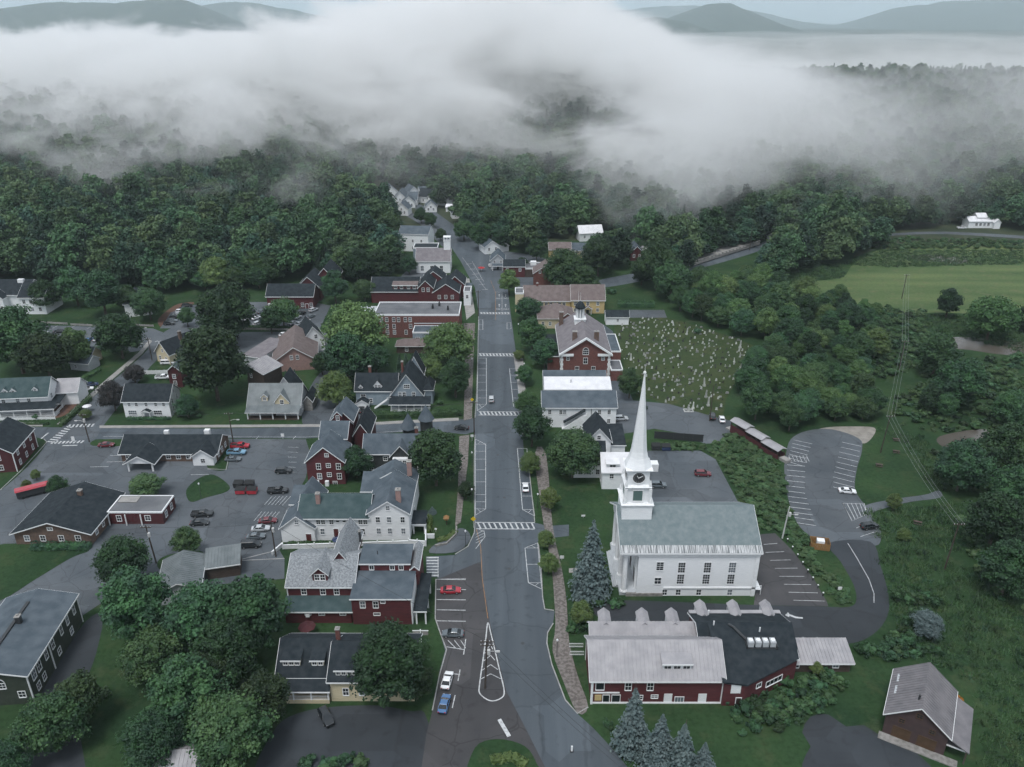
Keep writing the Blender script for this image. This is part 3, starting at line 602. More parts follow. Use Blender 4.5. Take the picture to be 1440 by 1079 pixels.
# raised pavements
def pave(pts, m='brick_path', name='pavement'): return sheet(name, pts, 0.0, m, 0.13)
pv1 = pave([(652, 455), (668, 455), (666, 500), (664, 560), (664, 589), (652, 592), (654, 520)])
pave([(646, 614), (660, 612), (658, 650), (652, 700), (648, 735), (640, 740), (644, 690)])
pave([(624, 395), (660, 392), (668, 440), (656, 450), (652, 420)], 'concrete')
path = pave(dens([(752, 640), (768, 640), (777, 740), (790, 800), (797, 850), (800, 900), (812, 950), (827, 994), (812, 1003), (792, 958), (777, 915), (781, 880), (776, 800), (765, 740)], 3))
pave([(722, 500), (735, 500), (740, 560), (746, 610), (738, 610), (731, 560)], 'concrete')
pave([(770, 939), (800, 938), (800, 753), (772, 755)][:0] or [(800, 800), (845, 797), (845, 803), (800, 806)], 'concrete')
pave(dens([(604, 778), (612, 766), (632, 758), (642, 745), (655, 745), (662, 756), (655, 768), (640, 777)], 3), 'asphalt_old')
pave([(0, 594), (60, 595), (60, 600), (0, 599)], 'concrete'); pave([(140, 599), (480, 597), (600, 590), (645, 588), (645, 592), (600, 594), (480, 600.5), (140, 602.5)], 'concrete')
pave([(138, 590), (213, 497), (224, 480), (216, 478), (205, 492), (130, 570), (95, 600), (100, 601)][:0] or [(88, 598), (150, 541), (200, 498), (214, 480), (210, 478), (195, 496), (145, 538), (80, 597)], 'concrete')
# kerbs along the main road
for k in ([(640, 780), (658, 769), (667, 750), (668, 735), (667, 700), (667, 640), (668, 612)], [(668, 588), (670, 560), (672, 500), (673, 445)], [(738, 645), (744, 660), (752, 735)], [(757, 764), (761, 800), (763, 840), (766, 857), (779, 859)],
          [(778, 877), (770, 890), (769, 905), (776, 935), (795, 985), (812, 1004), (827, 995)], [(726, 505), (731, 560), (735, 612)], [(0, 690), (30, 662), (62, 627), (66, 622), (62, 618)], [(400, 786), (335, 789), (326, 793), (340, 787), (392, 774)], [(225, 803), (270, 799), (286, 789)],
          [(292, 660), (318, 661), (323, 640), (322, 622), (322, 622)], [(613, 815), (612, 870), (620, 893), (628, 914), (618, 950), (608, 1000)]):
    band(main, k, 0.22, 0.02, 'kerb', 'kerb_stone', 0.13)
# crossings on the main road: two edge lines and slanted bars
def crossing(y, xa, xb, dy, n, sl, w=0.42):
    band(main, [(xa, y-dy/2), (xb, y-dy/2+0.5)], 0.3, name='crosswalk_line'); band(main, [(xa, y+dy/2), (xb, y+dy/2+0.5)], 0.3, name='crosswalk_line')
    for i in range(n):
        x = xa+(xb-xa)*(i+0.35)/n; stripe(main, (x, y-dy/2), (x+sl, y+dy/2), w, name='crosswalk_stripe')
crossing(739.5, 669, 752, 9, 11, 4.5); crossing(581.5, 673, 731, 5, 11, 3, 0.5); crossing(499, 673, 724, 3.4, 11, 2, 0.6); crossing(440.6, 675, 717, 2.2, 10, 1, 0.7)
for i in range(7): stripe(main, (600, 784.5+i*4.2), (617, 784.5+i*4.2), 0.5, name='crosswalk_stripe')
stripe(main, (616, 786), (616, 812), 0.2); stripe(main, (613, 815), (655, 814), 0.14)
for y in (815, 829, 843.5, 858, 873.5): stripe(main, (614, y), (655, y+0.6), 0.2)
stripe(main, (655, 899), (652, 921), 0.2); stripe(main, (628, 910), (653, 914), 0.2); [stripe(main, (630+i*9, 901), (641+i*7, 912), 0.16) for i in range(3)]
stripe(main, (647, 942), (644, 958), 0.2); stripe(main, (638, 948), (647, 949), 0.2); stripe(main, (640, 978), (636, 996), 0.2); stripe(main, (702, 1012), (716, 1036), 0.75, name='stop_line')
band(main, dens([(686, 876), (683, 900), (679, 930), (674.5, 962), (675, 976), (690, 986), (705, 982), (709, 972), (703, 945), (696, 915), (690, 890)]) + [(686, 876)], 0.24, name='island_line')
for y, a, b in ((915, 684, 690), (930, 681, 693), (943, 679, 697), (956, 676, 701)): stripe(main, (a-1, y), (690, y-8), 0.16, name='hatch_line'); stripe(main, (690, y-8), (b+3, y-1), 0.16, name='hatch_line')
band(main, [(686, 870), (678, 812), (677, 790), (676, 770), (670, 745)], 0.1, name='centre_seam', m='yellow_line')
# parking lanes, left and right of the main road
def bay(inner, outer, ys, cap0=True, cap1=True):
    fx = lambda L, y: float(np.interp(y, [p[1] for p in L], [p[0] for p in L]))
    y0, y1 = ys[0], ys[-1]
    band(main, [(fx(inner, y), y) for y in np.linspace(y0, y1, 8)], 0.18)
    band(main, [(fx(outer, y), y) for y in np.linspace(y0-7*cap0, y1+9*cap1, 8)], 0.14)
    for y in ys: stripe(main, (fx(inner, y), y), (fx(outer, y), y), 0.15)
    if cap0:
        stripe(main, (fx(inner, y0), y0), (fx(outer, y0-7), y0-7), 0.15); stripe(main, (fx(inner, y0), y0)[:0] or ((fx(inner, y0)+fx(outer, y0))/2, y0-3.5), (fx(outer, y0)*0.8+fx(inner, y0)*0.2, y0), 0.13, name='hatch_line')
    if cap1:
        stripe(main, (fx(inner, y1), y1), (fx(outer, y1+9), y1+9), 0.15); stripe(main, ((fx(inner, y1)+fx(outer, y1))/2, y1+4.5), (fx(outer, y1)*0.8+fx(inner, y1)*0.2, y1), 0.13, name='hatch_line')
bay([(683, 620), (683, 720)], [(668.5, 600), (668.5, 730)], [625, 635, 646, 661, 678, 696, 706, 716])
bay([(684, 470), (684, 570)], [(672.5, 460), (671, 580)], [504, 511, 519, 528, 538, 549, 560, 569], False)
bay([(679, 445), (679, 470)], [(673.5, 440), (673.5, 470)], [450, 457, 464], False, False)
bay([(727, 625), (735, 720)], [(741, 640), (753, 735)], [631, 646, 661, 679, 698, 717], False)
bay([(738, 768), (744, 830)], [(756, 765), (763, 840)], [771, 794, 820])
bay([(716, 515), (723, 580)], [(725, 510), (732, 580)], [519, 528, 538, 548, 560, 572], False, False)
bay([(713, 455), (713, 465)], [(718, 450), (719, 470)], [454, 463], False, False)
band(main, [(674, 745), (681, 748), (682, 755), (676, 763), (669, 772)], 0.16, name='hatch_line')
for k in range(4): stripe(main, (669, 752+k*4), (681, 746+k*4), 0.14, name='hatch_line')
band(main, [(697, 450), (697, 412), (690, 395)], 0.12, name='centre_seam', m='yellow_line'); band(main, [(706, 438), (706, 412)], 0.14); band(main, [(697, 411), (714, 411)], 0.14)
for x, y, w in ((701.5, 421, 'ONLY'), (711, 421, 'ONLY'), (701.5, 436, 'ONLY'), (711.5, 436, 'ONLY')):
    cu = bpy.data.curves.new('road_lettering', 'FONT'); cu.body = w; cu.size = 1.7; cu.align_x = 'CENTER'; cu.materials.append(M['road_paint'])
    o = link('road_lettering', cu, main, (*G(x, y), 0.064)); o.scale = (0.62, 1.7, 1)
for x, y in ((702, 430), (711, 430), (702, 416), (711, 416)):
    a = G(x, y); MB().add([(a[0]-0.12, a[1]-2, 0.064), (a[0]+0.12, a[1]-2, 0.064), (a[0]+0.12, a[1]+0.6, 0.064), (a[0]+0.5, a[1]+0.6, 0.064), (a[0], a[1]+2.2, 0.064), (a[0]-0.5, a[1]+0.6, 0.064), (a[0]-0.12, a[1]+0.6, 0.064)], [(0, 1, 2, 3, 4, 5, 6)]).build('road_arrow', 'road_paint', main)
for i in range(6): stripe(main, (655+i*4.5, 372+i*7.2), (664+i*4.5, 371+i*7.2), 0.3); 
band(main, [(650, 362), (684, 408)], 0.14); band(main, [(664, 368), (680, 396)], 0.14)
# left junction crossings
for i in range(8): stripe(side, (67+i*3.8, 621-i*3.0), (79+i*3.2, 622.5-i*3.0), 0.55, name='crosswalk_stripe', z=0.052)
for i in range(9): stripe(side, (72+i*5.2, 624.5-i*0.15), (76+i*5.2, 621-i*0.15), 0.6, name='crosswalk_stripe', z=0.052)
for i in range(7): stripe(side, (96+i*5.5, 601.5-i*0.2), (99+i*5.5, 597.5-i*0.2), 0.6, name='crosswalk_stripe', z=0.052)
stripe(side, (57, 618), (68, 609), 0.5, name='stop_line', z=0.052); stripe(side, (88, 627), (109, 626.5), 0.5, name='stop_line', z=0.052)
band(side, [(145, 614), (280, 614.5), (430, 615), (470, 612), (590, 605)], 0.14, z=0.052)
for x in (172, 250, 310, 360, 412, 500, 545): stripe(side, (x, 618), (x+4, 613.5), 0.14, z=0.052)
for i in range(7): stripe(lane_ := bpy.data.objects['lane'], (218+i*4.2, 481+i*0.1), (222+i*4.2, 479.5+i*0.1), 0.5, name='crosswalk_stripe', z=0.052)
for i in range(4): stripe(lane_, (226+i*1.6, 486-i*1.2), (232+i*1.6, 485.5-i*1.2), 0.4, name='crosswalk_stripe', z=0.052)
# lots
for i in range(6): stripe(lot, (405, 629+i*7), (420-i, 629.5+i*7), 0.12, z=0.05)
for i in range(6): stripe(lot, (372+i*5, 710+i*0.2), (383+i*5.2, 698), 0.12, z=0.05); stripe(lot, (357+i*5, 733), (368+i*5, 720), 0.12, z=0.05)
for x, y in ((127, 657), (150, 650), (155, 641), (268, 668)): stripe(lot, (x, y), (x+26, y-0.6), 0.16, z=0.05)
ul = bpy.data.objects['upper_lot']
for i in range(8): stripe(ul, (26+i*24, 461+i*0.4), (33+i*24, 457.5+i*0.4), 0.16, z=0.05)
rl = bpy.data.objects['row_lot']
for i in range(5): stripe(rl, (262+i*3.5, 474-i*5), (266+i*3.5, 471-i*5), 0.14, z=0.05)
for i in range(7): stripe(rlot, (1116-i*1.8+0.3*i, 619+i*5.0), (1142-i*2.2, 624.5+i*5.2), 0.19, z=0.052)
for i in range(12): stripe(rlot, (1107+max(0, i-4)*0.9+max(0, i-8)*2.5, 654+i*7.4), (1132+max(0, i-5)*2.6, 656+i*7.6), 0.19, z=0.052)
for i in range(10): stripe(rlot, (1184-i*1.8+max(0, i-7)*2, 622+i*7), (1211-i*1.6+max(0, i-6)*1.5, 628+i*7.2), 0.19, z=0.052)
for i in range(6): stripe(rlot, (1109+i*5, 641), (1113+i*5, 649.5), 0.14, name='hatch_line', z=0.052); stripe(rlot, (1185+i*6, 708), (1198+i*4.3, 732-i*1.8), 0.15, name='hatch_line', z=0.052)
band(rlot, [(1109, 641), (1135, 644), (1134, 651), (1111, 648), (1109, 641)], 0.14, z=0.052); band(rlot, [(1185, 708), (1213, 709), (1220, 723), (1198, 733), (1185, 708)], 0.15, z=0.052)
stripe(rlot, (1204, 743), (1220, 736), 0.14, z=0.052); stripe(rlot, (1210, 755), (1234, 747), 0.14, z=0.052)
for i in range(8): stripe(elot, (1070+i*6.5 if i else 1074, 766+i*11.2), (1093+i*9.5, 764.5+i*11.6), 0.14, z=0.052)
band(drive, [(1192, 764), (1205, 785), (1222, 815), (1229, 835), (1229, 848)], 0.16, z=0.052)
for x in (1109, 1129, 1149): stripe(drive, (x, 896), (x+6, 906), 0.14, z=0.052)
a = G(1118, 868); MB().add([(a[0]-2.0, a[1]+0.6, 0.055), (a[0]-1.1, a[1]+1.5, 0.055), (a[0]-0.9, a[1]+0.9, 0.055), (a[0]+0.2, a[1]+0.1, 0.055), (a[0]+1.6, a[1]-0.1, 0.055), (a[0]+1.6, a[1]-0.55, 0.055), (a[0]-0.1, a[1]-0.4, 0.055), (a[0]-1.2, a[1]+0.4, 0.055), (a[0]-1.3, a[1]-0.1, 0.055)], [(0, 1, 2), (2, 3, 7), (3, 4, 5, 6), (3, 6, 7), (7, 8, 0), (7, 0, 2)]).build('road_arrow', 'road_paint', drive)
# ------------------------------------------------------------------ the church
c = Bld('church', 'white wooden church with tall slender steeple, grey shingle roof and columned porch', (25, 146, 0), 0, 'church')
c.part('wall', MB().prism([(0, -2.2), (19.5, -2.2), (19.5, 12.4), (9.75, 18.0), (0, 12.4)], 'x', 3.4, 30.2), 'white_paint')
c.box('stone_base', 1.0, 9.5, -0.25, 19.7, -2.2, 0.82, 'stone')
c.gable(-0.3, 30.2, 0, 19.5, 0, 12.4, 18.0, 'x', 'white_paint', 'roof_grey', 0.6, wall=False, th=0.25)
sl = (18.0-12.4)/9.75
mat('eave_flashing', (0.10, 0.11, 0.115), 0.6, (0.50, 0.51, 0.52), 2.2, 5, stretch=(3, 0.1, 0.1), lo=0.42, hi=0.58)
c.part('eave_flashing', MB().prism([(-0.62, 12.4-0.62*sl+0.28), (1.0, 12.4+1.0*sl+0.28), (1.0, 12.4+1.0*sl+0.31), (-0.62, 12.4-0.62*sl+0.31)], 'x', -0.8, 30.7), 'eave_flashing')
c.part('cornice', MB().box(3.1, 30.5, -0.35, -0.003, 11.2, 12.0), 'trim_white'); c.part('base_band', MB().box(9.5, 30.4, -0.2, -0.003, 2.1, 2.5), 'trim_white')
c.part('pediment', MB().prism([(0, 12.4), (19.5, 12.4), (9.75, 17.95)], 'x', 0.0, 0.5), 'white_paint')
c.part('entablature', MB().box(-0.1, 3.4, 0.0, 1.1, 11.1, 12.38).box(-0.1, 3.4, 18.4, 19.5, 11.1, 12.38).box(-0.1, 1.1, 1.1, 18.4, 11.1, 12.38), 'trim_white')
c.box('porch_floor', -0.4, 3.4, 0.2, 19.3, -0.5, 0.9, 'grey_paint'); c.box('porch_ceiling', 1.1, 3.4, 1.1, 18.4, 11.8, 12.0, 'white_paint')
for k in range(4): c.box('step', -0.8-0.4*k, -0.41-0.4*k, 3, 16.5, -0.5, 0.7-0.25*k, 'grey_paint')
for y in (0.75, 6.7, 12.8, 18.75):
    b = MB(); b.tube([(0.6, y, 0.9), (0.6, y, 1.25)], [0.85, 0.75], 14); b.tube([(0.6, y, 1.25), (0.6, y, 5), (0.6, y, 10.7)], [0.62, 0.60, 0.48], 14); b.box(-0.05, 1.25, y-0.65, y+0.65, 10.7, 11.1)
    c.part('column', b, 'trim_white')
for y in (4.2, 9.75, 15.3): c.door('W', 3.4, y, 0.9, 2.0, 4.0, 'door_dark')
for y in (2.0, 17.5): c.part('pilaster', MB().box(3.1, 3.398, y-0.5, y+0.5, 0.9, 11.1), 'trim_white')
c.part('corner_board', MB().box(29.6, 30.45, -0.2, 0.4, -2, 11.2), 'trim_white')
c.win('S', 0, 8.3, 7.2, 1.5, 2.2, nx=2, ny=4); c.win('S', 0, 8.1, 3.4, 1.4, 1.7)
for x in (13.2, 19.0, 24.6):
    c.win('S', 0, x, 3.4, 1.5, 2.6, nx=3, ny=4); c.win('S', 0, x, 6.55, 1.5, 2.75, nx=3, ny=4); c.win('N', 19.5, x, 3.4, 1.5, 5.8, nx=3, ny=8)
for x in (9.9, 13.0, 17.7, 24.8): c.win('S', 0, x, 0.25, 1.0, 1.5)
c.door('E', 30.2, 4, -2.1, 1.3, 2.3); c.part('fire_stair', MB().box(30.6, 32.0, 0.3, 3.5, 1.4, 1.55).box(30.6, 30.7, 0.3, 0.4, -2.1, 2.6).box(31.9, 32.0, 0.3, 0.4, -2.1, 2.6).box(30.6, 32.0, 0.3, 0.4, 2.4, 2.55), 'trim_white')
# steeple
TX, TY = 3.4, 9.9
tw = MB(); tw.frustum(TX, TY, 13.5, 20.0, 6.8, 6.8); st = c.part('tower', tw, 'white_paint')
MB().frustum(TX, TY, 20.0, 20.35, 7.3, 7.5).frustum(TX, TY, 20.35, 20.6, 7.5, 6.6).build('tower_cornice', 'trim_white', st)
bs = c.part('belfry', MB().frustum(TX, TY, 20.6, 24.3, 5.3, 5.1), 'white_paint')
MB().frustum(TX, TY, 24.3, 24.6, 5.4, 6.2).frustum(TX, TY, 24.6, 25.0, 6.2, 5.4).build('belfry_cornice', 'trim_white', bs)
for sx in (-1, 1):
    for sy in (-1, 1):
        MB().box(TX+sx*2.75-0.35, TX+sx*2.75+0.35, TY+sy*2.75-0.35, TY+sy*2.75+0.35, 20.6, 24.2).build('corner_pier', 'trim_white', bs)
        c.part('finial', MB().frustum(TX+sx*3.0, TY+sy*3.0, 20.6, 21.5, 0.7, 0.5).cyl(TX+sx*3.0, TY+sy*3.0, 21.5, 22.3, 0.28, 0.05, 8), 'trim_white')
        c.part('finial', MB().frustum(TX+sx*2.7, TY+sy*2.7, 25.0, 25.7, 0.55, 0.4).cyl(TX+sx*2.7, TY+sy*2.7, 25.7, 26.4, 0.22, 0.04, 8), 'trim_white')
for f, (px_, py_) in {'S': (TX, TY-2.65), 'W': (TX-2.65, TY), 'E': (TX+2.65, TY), 'N': (TX, TY+2.65)}.items():
    lv = MB(); lv.box(-1.05, 1.05, -0.04, 0.1, 0, 2.7)
    for k in range(9): lv.box(-1.0, 1.0, -0.12, -0.04, 0.1+k*0.29, 0.26+k*0.29)
    lo = lv.build('louvre', 'green_louvre', c.o, (px_, py_, 21.0), FACE[f])
    t = MB(); t.box(-1.3, -1.05, -0.16, 0.1, -0.1, 2.9); t.box(1.05, 1.3, -0.16, 0.1, -0.1, 2.9); t.box(-1.3, 1.3, -0.2, 0.1, 2.7, 3.0); t.box(-1.35, 1.35, -0.2, 0.1, -0.25, 0.0); t.build('louvre_frame', 'trim_white', lo)
ck = c.part('clock_stage', MB().frustum(TX, TY, 25.0, 28.5, 4.9, 4.7), 'white_paint')
for f, (px_, py_) in {'S': (TX, TY-2.42), 'W': (TX-2.42, TY), 'E': (TX+2.42, TY), 'N': (TX, TY+2.42)}.items():
    d = MB(); n = 28; d.prism([(math.cos(6.2832*i/n)*1.35, math.sin(6.2832*i/n)*1.35) for i in range(n)], 'y', -0.12, 0.1)
    do = d.build('clock', 'dark_metal', c.o, (px_, py_, 26.9), FACE[f])
    for i in range(12):
        a = 6.2832*i/12; x, z = math.sin(a)*1.05, math.cos(a)*1.05; MB().box(x-0.06, x+0.06, -0.16, -0.12, z-0.1, z+0.1).build('clock_mark', 'concrete', do)
    MB().prism([(-0.06, -0.2), (0.06, -0.2), (-0.35, 0.55), (-0.48, 0.5)], 'y', -0.17, -0.13).prism([(-0.05, 0.1), (0.05, -0.1), (0.9, 0.42), (0.86, 0.52)], 'y', -0.18, -0.14).build('clock_hands', 'trim_white', do)
    r = MB()
    for i in range(n):
        a0, a1 = 6.2832*i/n, 6.2832*(i+1)/n; r.prism([(math.cos(a0)*1.35, math.sin(a0)*1.35), (math.cos(a1)*1.35, math.sin(a1)*1.35), (math.cos(a1)*1.55, math.sin(a1)*1.55), (math.cos(a0)*1.55, math.sin(a0)*1.55)], 'y', -0.2, 0.1)
    r.build('clock_rim', 'trim_white', do)
MB().frustum(TX, TY, 28.5, 28.9, 5.2, 6.1).build('clock_cornice', 'trim_white', ck)
sp = MB(); prev = None
prof = [(28.9, 3.25), (29.6, 2.95), (30.4, 2.55), (31.4, 2.15), (32.8, 1.82), (35, 1.58), (40, 1.12), (46, 0.56), (51.2, 0.14)]
for k in range(len(prof)-1):
    (z0, r0), (z1, r1) = prof[k], prof[k+1]
    V = [(TX+math.cos(math.pi/8+i*math.pi/4)*r, TY+math.sin(math.pi/8+i*math.pi/4)*r, z) for z, r in ((z0, r0), (z1, r1)) for i in range(8)]
    sp.add(V, [(i, (i+1) % 8, (i+1) % 8+8, i+8) for i in range(8)])
so_ = c.part('spire', sp, 'white_paint')
b = MB(); b.tube([(TX, TY, 51.1), (TX, TY, 51.3), (TX, TY, 51.55), (TX, TY, 51.8), (TX, TY, 51.95)], [0.12, 0.3, 0.36, 0.25, 0.05], 10); b.tube([(TX, TY, 51.9), (TX, TY, 53.2)], [0.05, 0.02], 5); b.build('spire_ball', 'trim_white', so_)

# ------------------------------------------------------------------ right of the main road
b = Bld('church_hall', 'white hall with pale roof and one dormer attached behind the steeple', G(846, 688), 0, 'hall')
b.gable(0, 12.5, 0, 9, 0, 5.6, 9.2, 'x', 'white_paint', 'roof_white', 0.3); b.shed_dormer(1.2, 4.6, 1.0, 6.2, 1.5, 3.2, 0.7, 'white_paint', 'roof_white', 1, 1.6, 1.1); b.win('S', 0, 2.6, 3.5, 1.0, 1.4); b.wins('W', 0, (2.5, 6.5), 1.2)
b.box('cooling_unit', 13.5, 17.5, 9.5, 12, 0, 2.4, 'trim_white')
b = Bld('parish_house', 'white house with black crossed gable roofs half hidden behind the maple', G(806, 672), 0)
b.gable(0, 9, 0, 9, 0, 6.0, 9.5, 'x', 'white_paint', 'roof_dark', 0.4); b.gable(4.4, 11.6, 9.2, 20, 0, 7.0, 11.2, 'y', 'white_paint', 'roof_dark', 0.4); b.shed(11.8, 16, 10, 20, 0, 5.2, 7, 'white_paint', 'roof_dark')
b.wins('S', 0, (2, 4.5, 7), 1.2); b.wins('S', 0, (2, 4.5, 7), 4.1); b.wins('E', 9, (3, 6), 1.2); b.win('S', 9.2, 8, 7.6, 0.9, 1.2)
b = Bld('white_block', 'long white commercial building with grey roofs and a white upper slope', G(763, 601), 0, 'building')
b.gable(0, 23.6, 0, 6.6, 0, 7.2, 10.2, 'x', 'white_paint', 'roof_slate', 0.4, mid=6.0); b.shed(0.8, 22.5, 6.7, 13, 0, 10.4, 12.0, 'white_paint', 'roof_white', 0.2); b.gable(0.8, 21.5, 13.2, 22, 0, 9.0, 12.4, 'x', 'white_paint', 'roof_slate', 0.3)
for x, z in ((2.2, 4.8), (5.8, 4.8), (7.0, 4.8), (18.2, 4.8), (21.3, 4.8), (21.3, 1.6), (2.2, 1.6), (18.2, 1.6)): b.win('S', 0, x, z, 0.9, 1.4)
b.part('stair_cover', MB().prism([(6.6, 2.4), (7.0, 2.4), (13.6, 6.6), (13.2, 6.6)], 'y', -1.6, -0.02), 'roof_dark'); b.part('stair', MB().prism([(6.2, 0), (14, 0), (14, 5.0), (13, 5.0)], 'y', -1.4, -0.02), 'trim_white'); b.wins('E', 23.6, (2.2, 4.6), 4.6)
b.part('roof_vent', MB().cyl(9.5, 10, 11.0, 12.6, 0.35, 0.3), 'roof_white'); b.part('downpipe', MB().cyl(15.6, -0.12, 0, 6.9, 0.09), 'dark_metal')
t = Bld('town_hall', 'red brick town hall with white pediment, mauve roof, chimneys and a white cupola', G(788, 531), 0, 'hall')
t.gable(0, 18, 0, 30, 0, 9.6, 15.6, 'y', 'brick', 'roof_mauve', 0.6, trim=None, th=0.25)
k = 6.0/9
t.part('pediment_rake', MB().prism([(-0.8, 9.6-0.8*k-0.3), (9, 15.6-0.3), (18.8, 9.6-0.8*k-0.3), (18.8, 9.6-0.8*k+0.45), (9, 15.6+0.45), (-0.8, 9.6-0.8*k+0.45)], 'y', -0.95, -0.3), 'trim_white')
for x in (0.1, 13.9): t.part('cornice', MB().box(x-0.5, x+4.5, -0.7, -0.003, 8.7, 9.5), 'trim_white')
t.part('cornice', MB().box(-0.7, -0.003, -0.7, 30.4, 8.7, 9.4).box(18.003, 18.7, -0.7, 30.4, 8.7, 9.4), 'trim_white')
for x in (0.35, 17.65):
    for z in range(9): t.part('quoin', MB().box(x-(0.55 if z % 2 else 0.38), x+(0.55 if z % 2 else 0.38), -0.12, 0.2, z*0.95+0.1, z*0.95+0.95), 'trim_white')
t.win('S', 0, 9, 9.2, 2.0, 1.6, nx=3, ny=2, arch=True); t.wins('S', 0, (2.6, 15.4), 7.0, 1.0, 1.2); t.wins('S', 0, (6, 12), 2.2, 1.3, 2.2); t.win('S', 0, 9, 5.6, 1.4, 2.2); t.wins('W', 0, (4, 9, 14, 19, 24), 4.5, 1.3, 2.4); t.wins('E', 18, (4, 9, 14, 19, 24), 4.5, 1.3, 2.4)
t.chimney(5.2, 5, 11, 16.2, 1.7, 1.2, 'brown_brick'); t.chimney(13.2, 5, 11, 16.2, 1.7, 1.2, 'brown_brick'); t.chimney(1.5, 27, 9, 16, 1.6, 1.2, 'brown_brick')
cp = t.part('cupola', MB().frustum(8.2, 20, 14, 16.0, 4.2, 4.0).frustum(8.2, 20, 16.0, 16.3, 4.6, 4.6), 'trim_white')
for i in range(8):
    a = i*math.pi/4; MB().cyl(8.2+math.cos(a)*1.4, 20+math.sin(a)*1.4, 16.3, 20.2, 0.24, n=8).build('cupola_column', 'trim_white', cp)
MB().cyl(8.2, 20, 16.3, 20.2, 0.9, n=8).build('cupola_core', 'grey_paint', cp)
MB().tube([(8.2, 20, 20.2), (8.2, 20, 20.6), (8.2, 20, 21.5), (8.2, 20, 22.6), (8.2, 20, 23)], [2.0, 2.0, 1.6, 0.8, 0.1], 12).build('cupola_dome', 'roof_dark', cp); MB().tube([(8.2, 20, 22.9), (8.2, 20, 26.5)], [0.07, 0.03], 5).build('vane_pole', 'trim_white', cp)
t.flat(18.2, 22.5, -3, 6, 0, 4.2, 'brick', 'roof_flat', 0.3); t.shed(-4.5, -0.1, 6, 26, 0, 6, 7, 'brick', 'roof_dark'); t.flat(18.2, 23, 8, 26, 0, 7.0, 'brick', 'roof_slate', 0.3)
b = Bld('brown_roof_shop', 'low shop with brown hipped roof between town hall and yellow building', G(757, 462), 0, 'shop'); b.hip(0, 15, 0, 14, 0, 4.4, 9.0, 'cream_paint', 'roof_brown'); b.gable(9, 15.5, -2, 6, 0, 5, 7.5, 'y', 'brick', 'roof_brown', 0.3); b.wins('S', 0, (2, 5), 1.4); b.win('S', -2, 12, 1.6)
b = Bld('yellow_inn', 'long yellow two-storey building with brown roof facing the cemetery', G(737, 441), 0, 'building')
b.gable(0, 21, 2, 14, 0, 5.4, 10.6, 'x', 'yellow_paint', 'roof_brown', 0.4); b.gable(21.2, 36, 0, 12, 0, 6.4, 11.6, 'x', 'yellow_paint', 'roof_brown', 0.4)
b.wins('S', 2, (8, 10, 12, 14, 16, 18), 3.2, 1.2, 1.3); b.wins('S', 0, (23, 28.5, 33), 3.9, 1.1, 1.5); b.wins('S', 0, (23, 33), 0.9, 1.1, 1.5); b.door('S', 0, 28.5, 0, 1.3, 2.2); b.gable(26.8, 30.2, -1.6, -0.05, 2.4, 2.6, 3.8, 'y', 'yellow_paint', 'roof_brown', 0.2); b.posts(((27, -1.5), (30, -1.5)), 0, 2.5, 0.1)
b.flat(-4, -0.2, 2, 10, 0, 8.6, 'cream_paint', 'roof_flat'); b.chimney(6, 8, 9, 11.6)
b.part('flag_pole', MB().cyl(24, -3.0, 0, 11.5, 0.08, 0.05), 'trim_white')
b = Bld('brown_gable_house', 'brick house with brown gable roof right behind the yellow building', G(745, 413), 0); b.gable(2, 15, 6, 16, 0, 8.4, 12.6, 'y', 'brick', 'roof_brown', 0.4); b.wins('S', 6, (5, 8.5, 12), 8.4, 0.9, 1.2); b.hip(16, 30, 8, 18, 0, 7, 9, 'brown_brick', 'roof_dark')
b = Bld('cemetery_shed', 'small white shed with dark roof at the top corner of the cemetery', G(852, 457), 0, 'shed'); b.gable(0, 9.8, 0, 6, 0, 3.6, 5.6, 'x', 'white_paint', 'roof_dark', 0.3); b.win('S', 0, 5, 1.6, 0.8, 1.0)
b = Bld('corner_store', 'small grey gabled store with porch and red umbrella beside the bend', G(690, 379), 0, 'store'); b.gable(0, 7.5, 0, 12, 0, 4.8, 8.2, 'y', 'grey_paint', 'roof_slate', 0.4); b.wins('S', 0, (2, 5.5), 3.6, 0.9, 1.2); b.shed(1, 6.5, -2.2, -0.05, 2.3, 2.4, 3.0, 'grey_paint', 'roof_slate', 0.2, wall=False); b.posts(((1.1, -2.1), (6.4, -2.1)), 0, 2.4); b.door('S', 0, 3.8, 0)
b = Bld('red_shop', 'dark red shop with flat grey roof beside the grey store', G(708, 390), 0, 'shop'); b.gable(0, 11, 0, 9, 0, 5.6, 8.0, 'x', 'red_paint', 'roof_dark', 0.3); b.flat(11.2, 30, 0, 11, 0, 4.4, 'wood_dark', 'roof_flat'); b.wins('S', 0, (2, 8.5), 3.2, 1.1, 1.4); b.box('rooftop_unit', 14, 17, 6, 8.5, 4.5, 6.4, 'trim_white'); b.box('rooftop_unit', 20, 26, 7, 9.5, 4.5, 5.6, 'trim_white')
b = Bld('far_white_cottage', 'white cottage with grey gable roof half behind trees by the bend', G(682, 358), 20); b.gable(0, 9, 0, 11, 0, 4.2, 7.4, 'y', 'white_paint', 'roof_slate', 0.4); b.wins('S', 0, (2.5, 6.5), 2); b.gable(9.2, 15, 2, 9, 0, 3.4, 6, 'y', 'white_paint', 'roof_slate', 0.3)
b = Bld('far_yellow_house', 'yellow house with dark roof standing among trees up the hill', G(772, 365), 0); b.gable(0, 12, 0, 10, 0, 5.6, 8.4, 'x', 'yellow_paint', 'roof_brown', 0.4); b.gable(12.2, 22, 2, 11, 0, 4.6, 7.6, 'x', 'cream_paint', 'roof_slate', 0.4); b.wins('S', 0, (3, 6, 9), 3.2); b.wins('S', 2, (15, 18.5), 2)
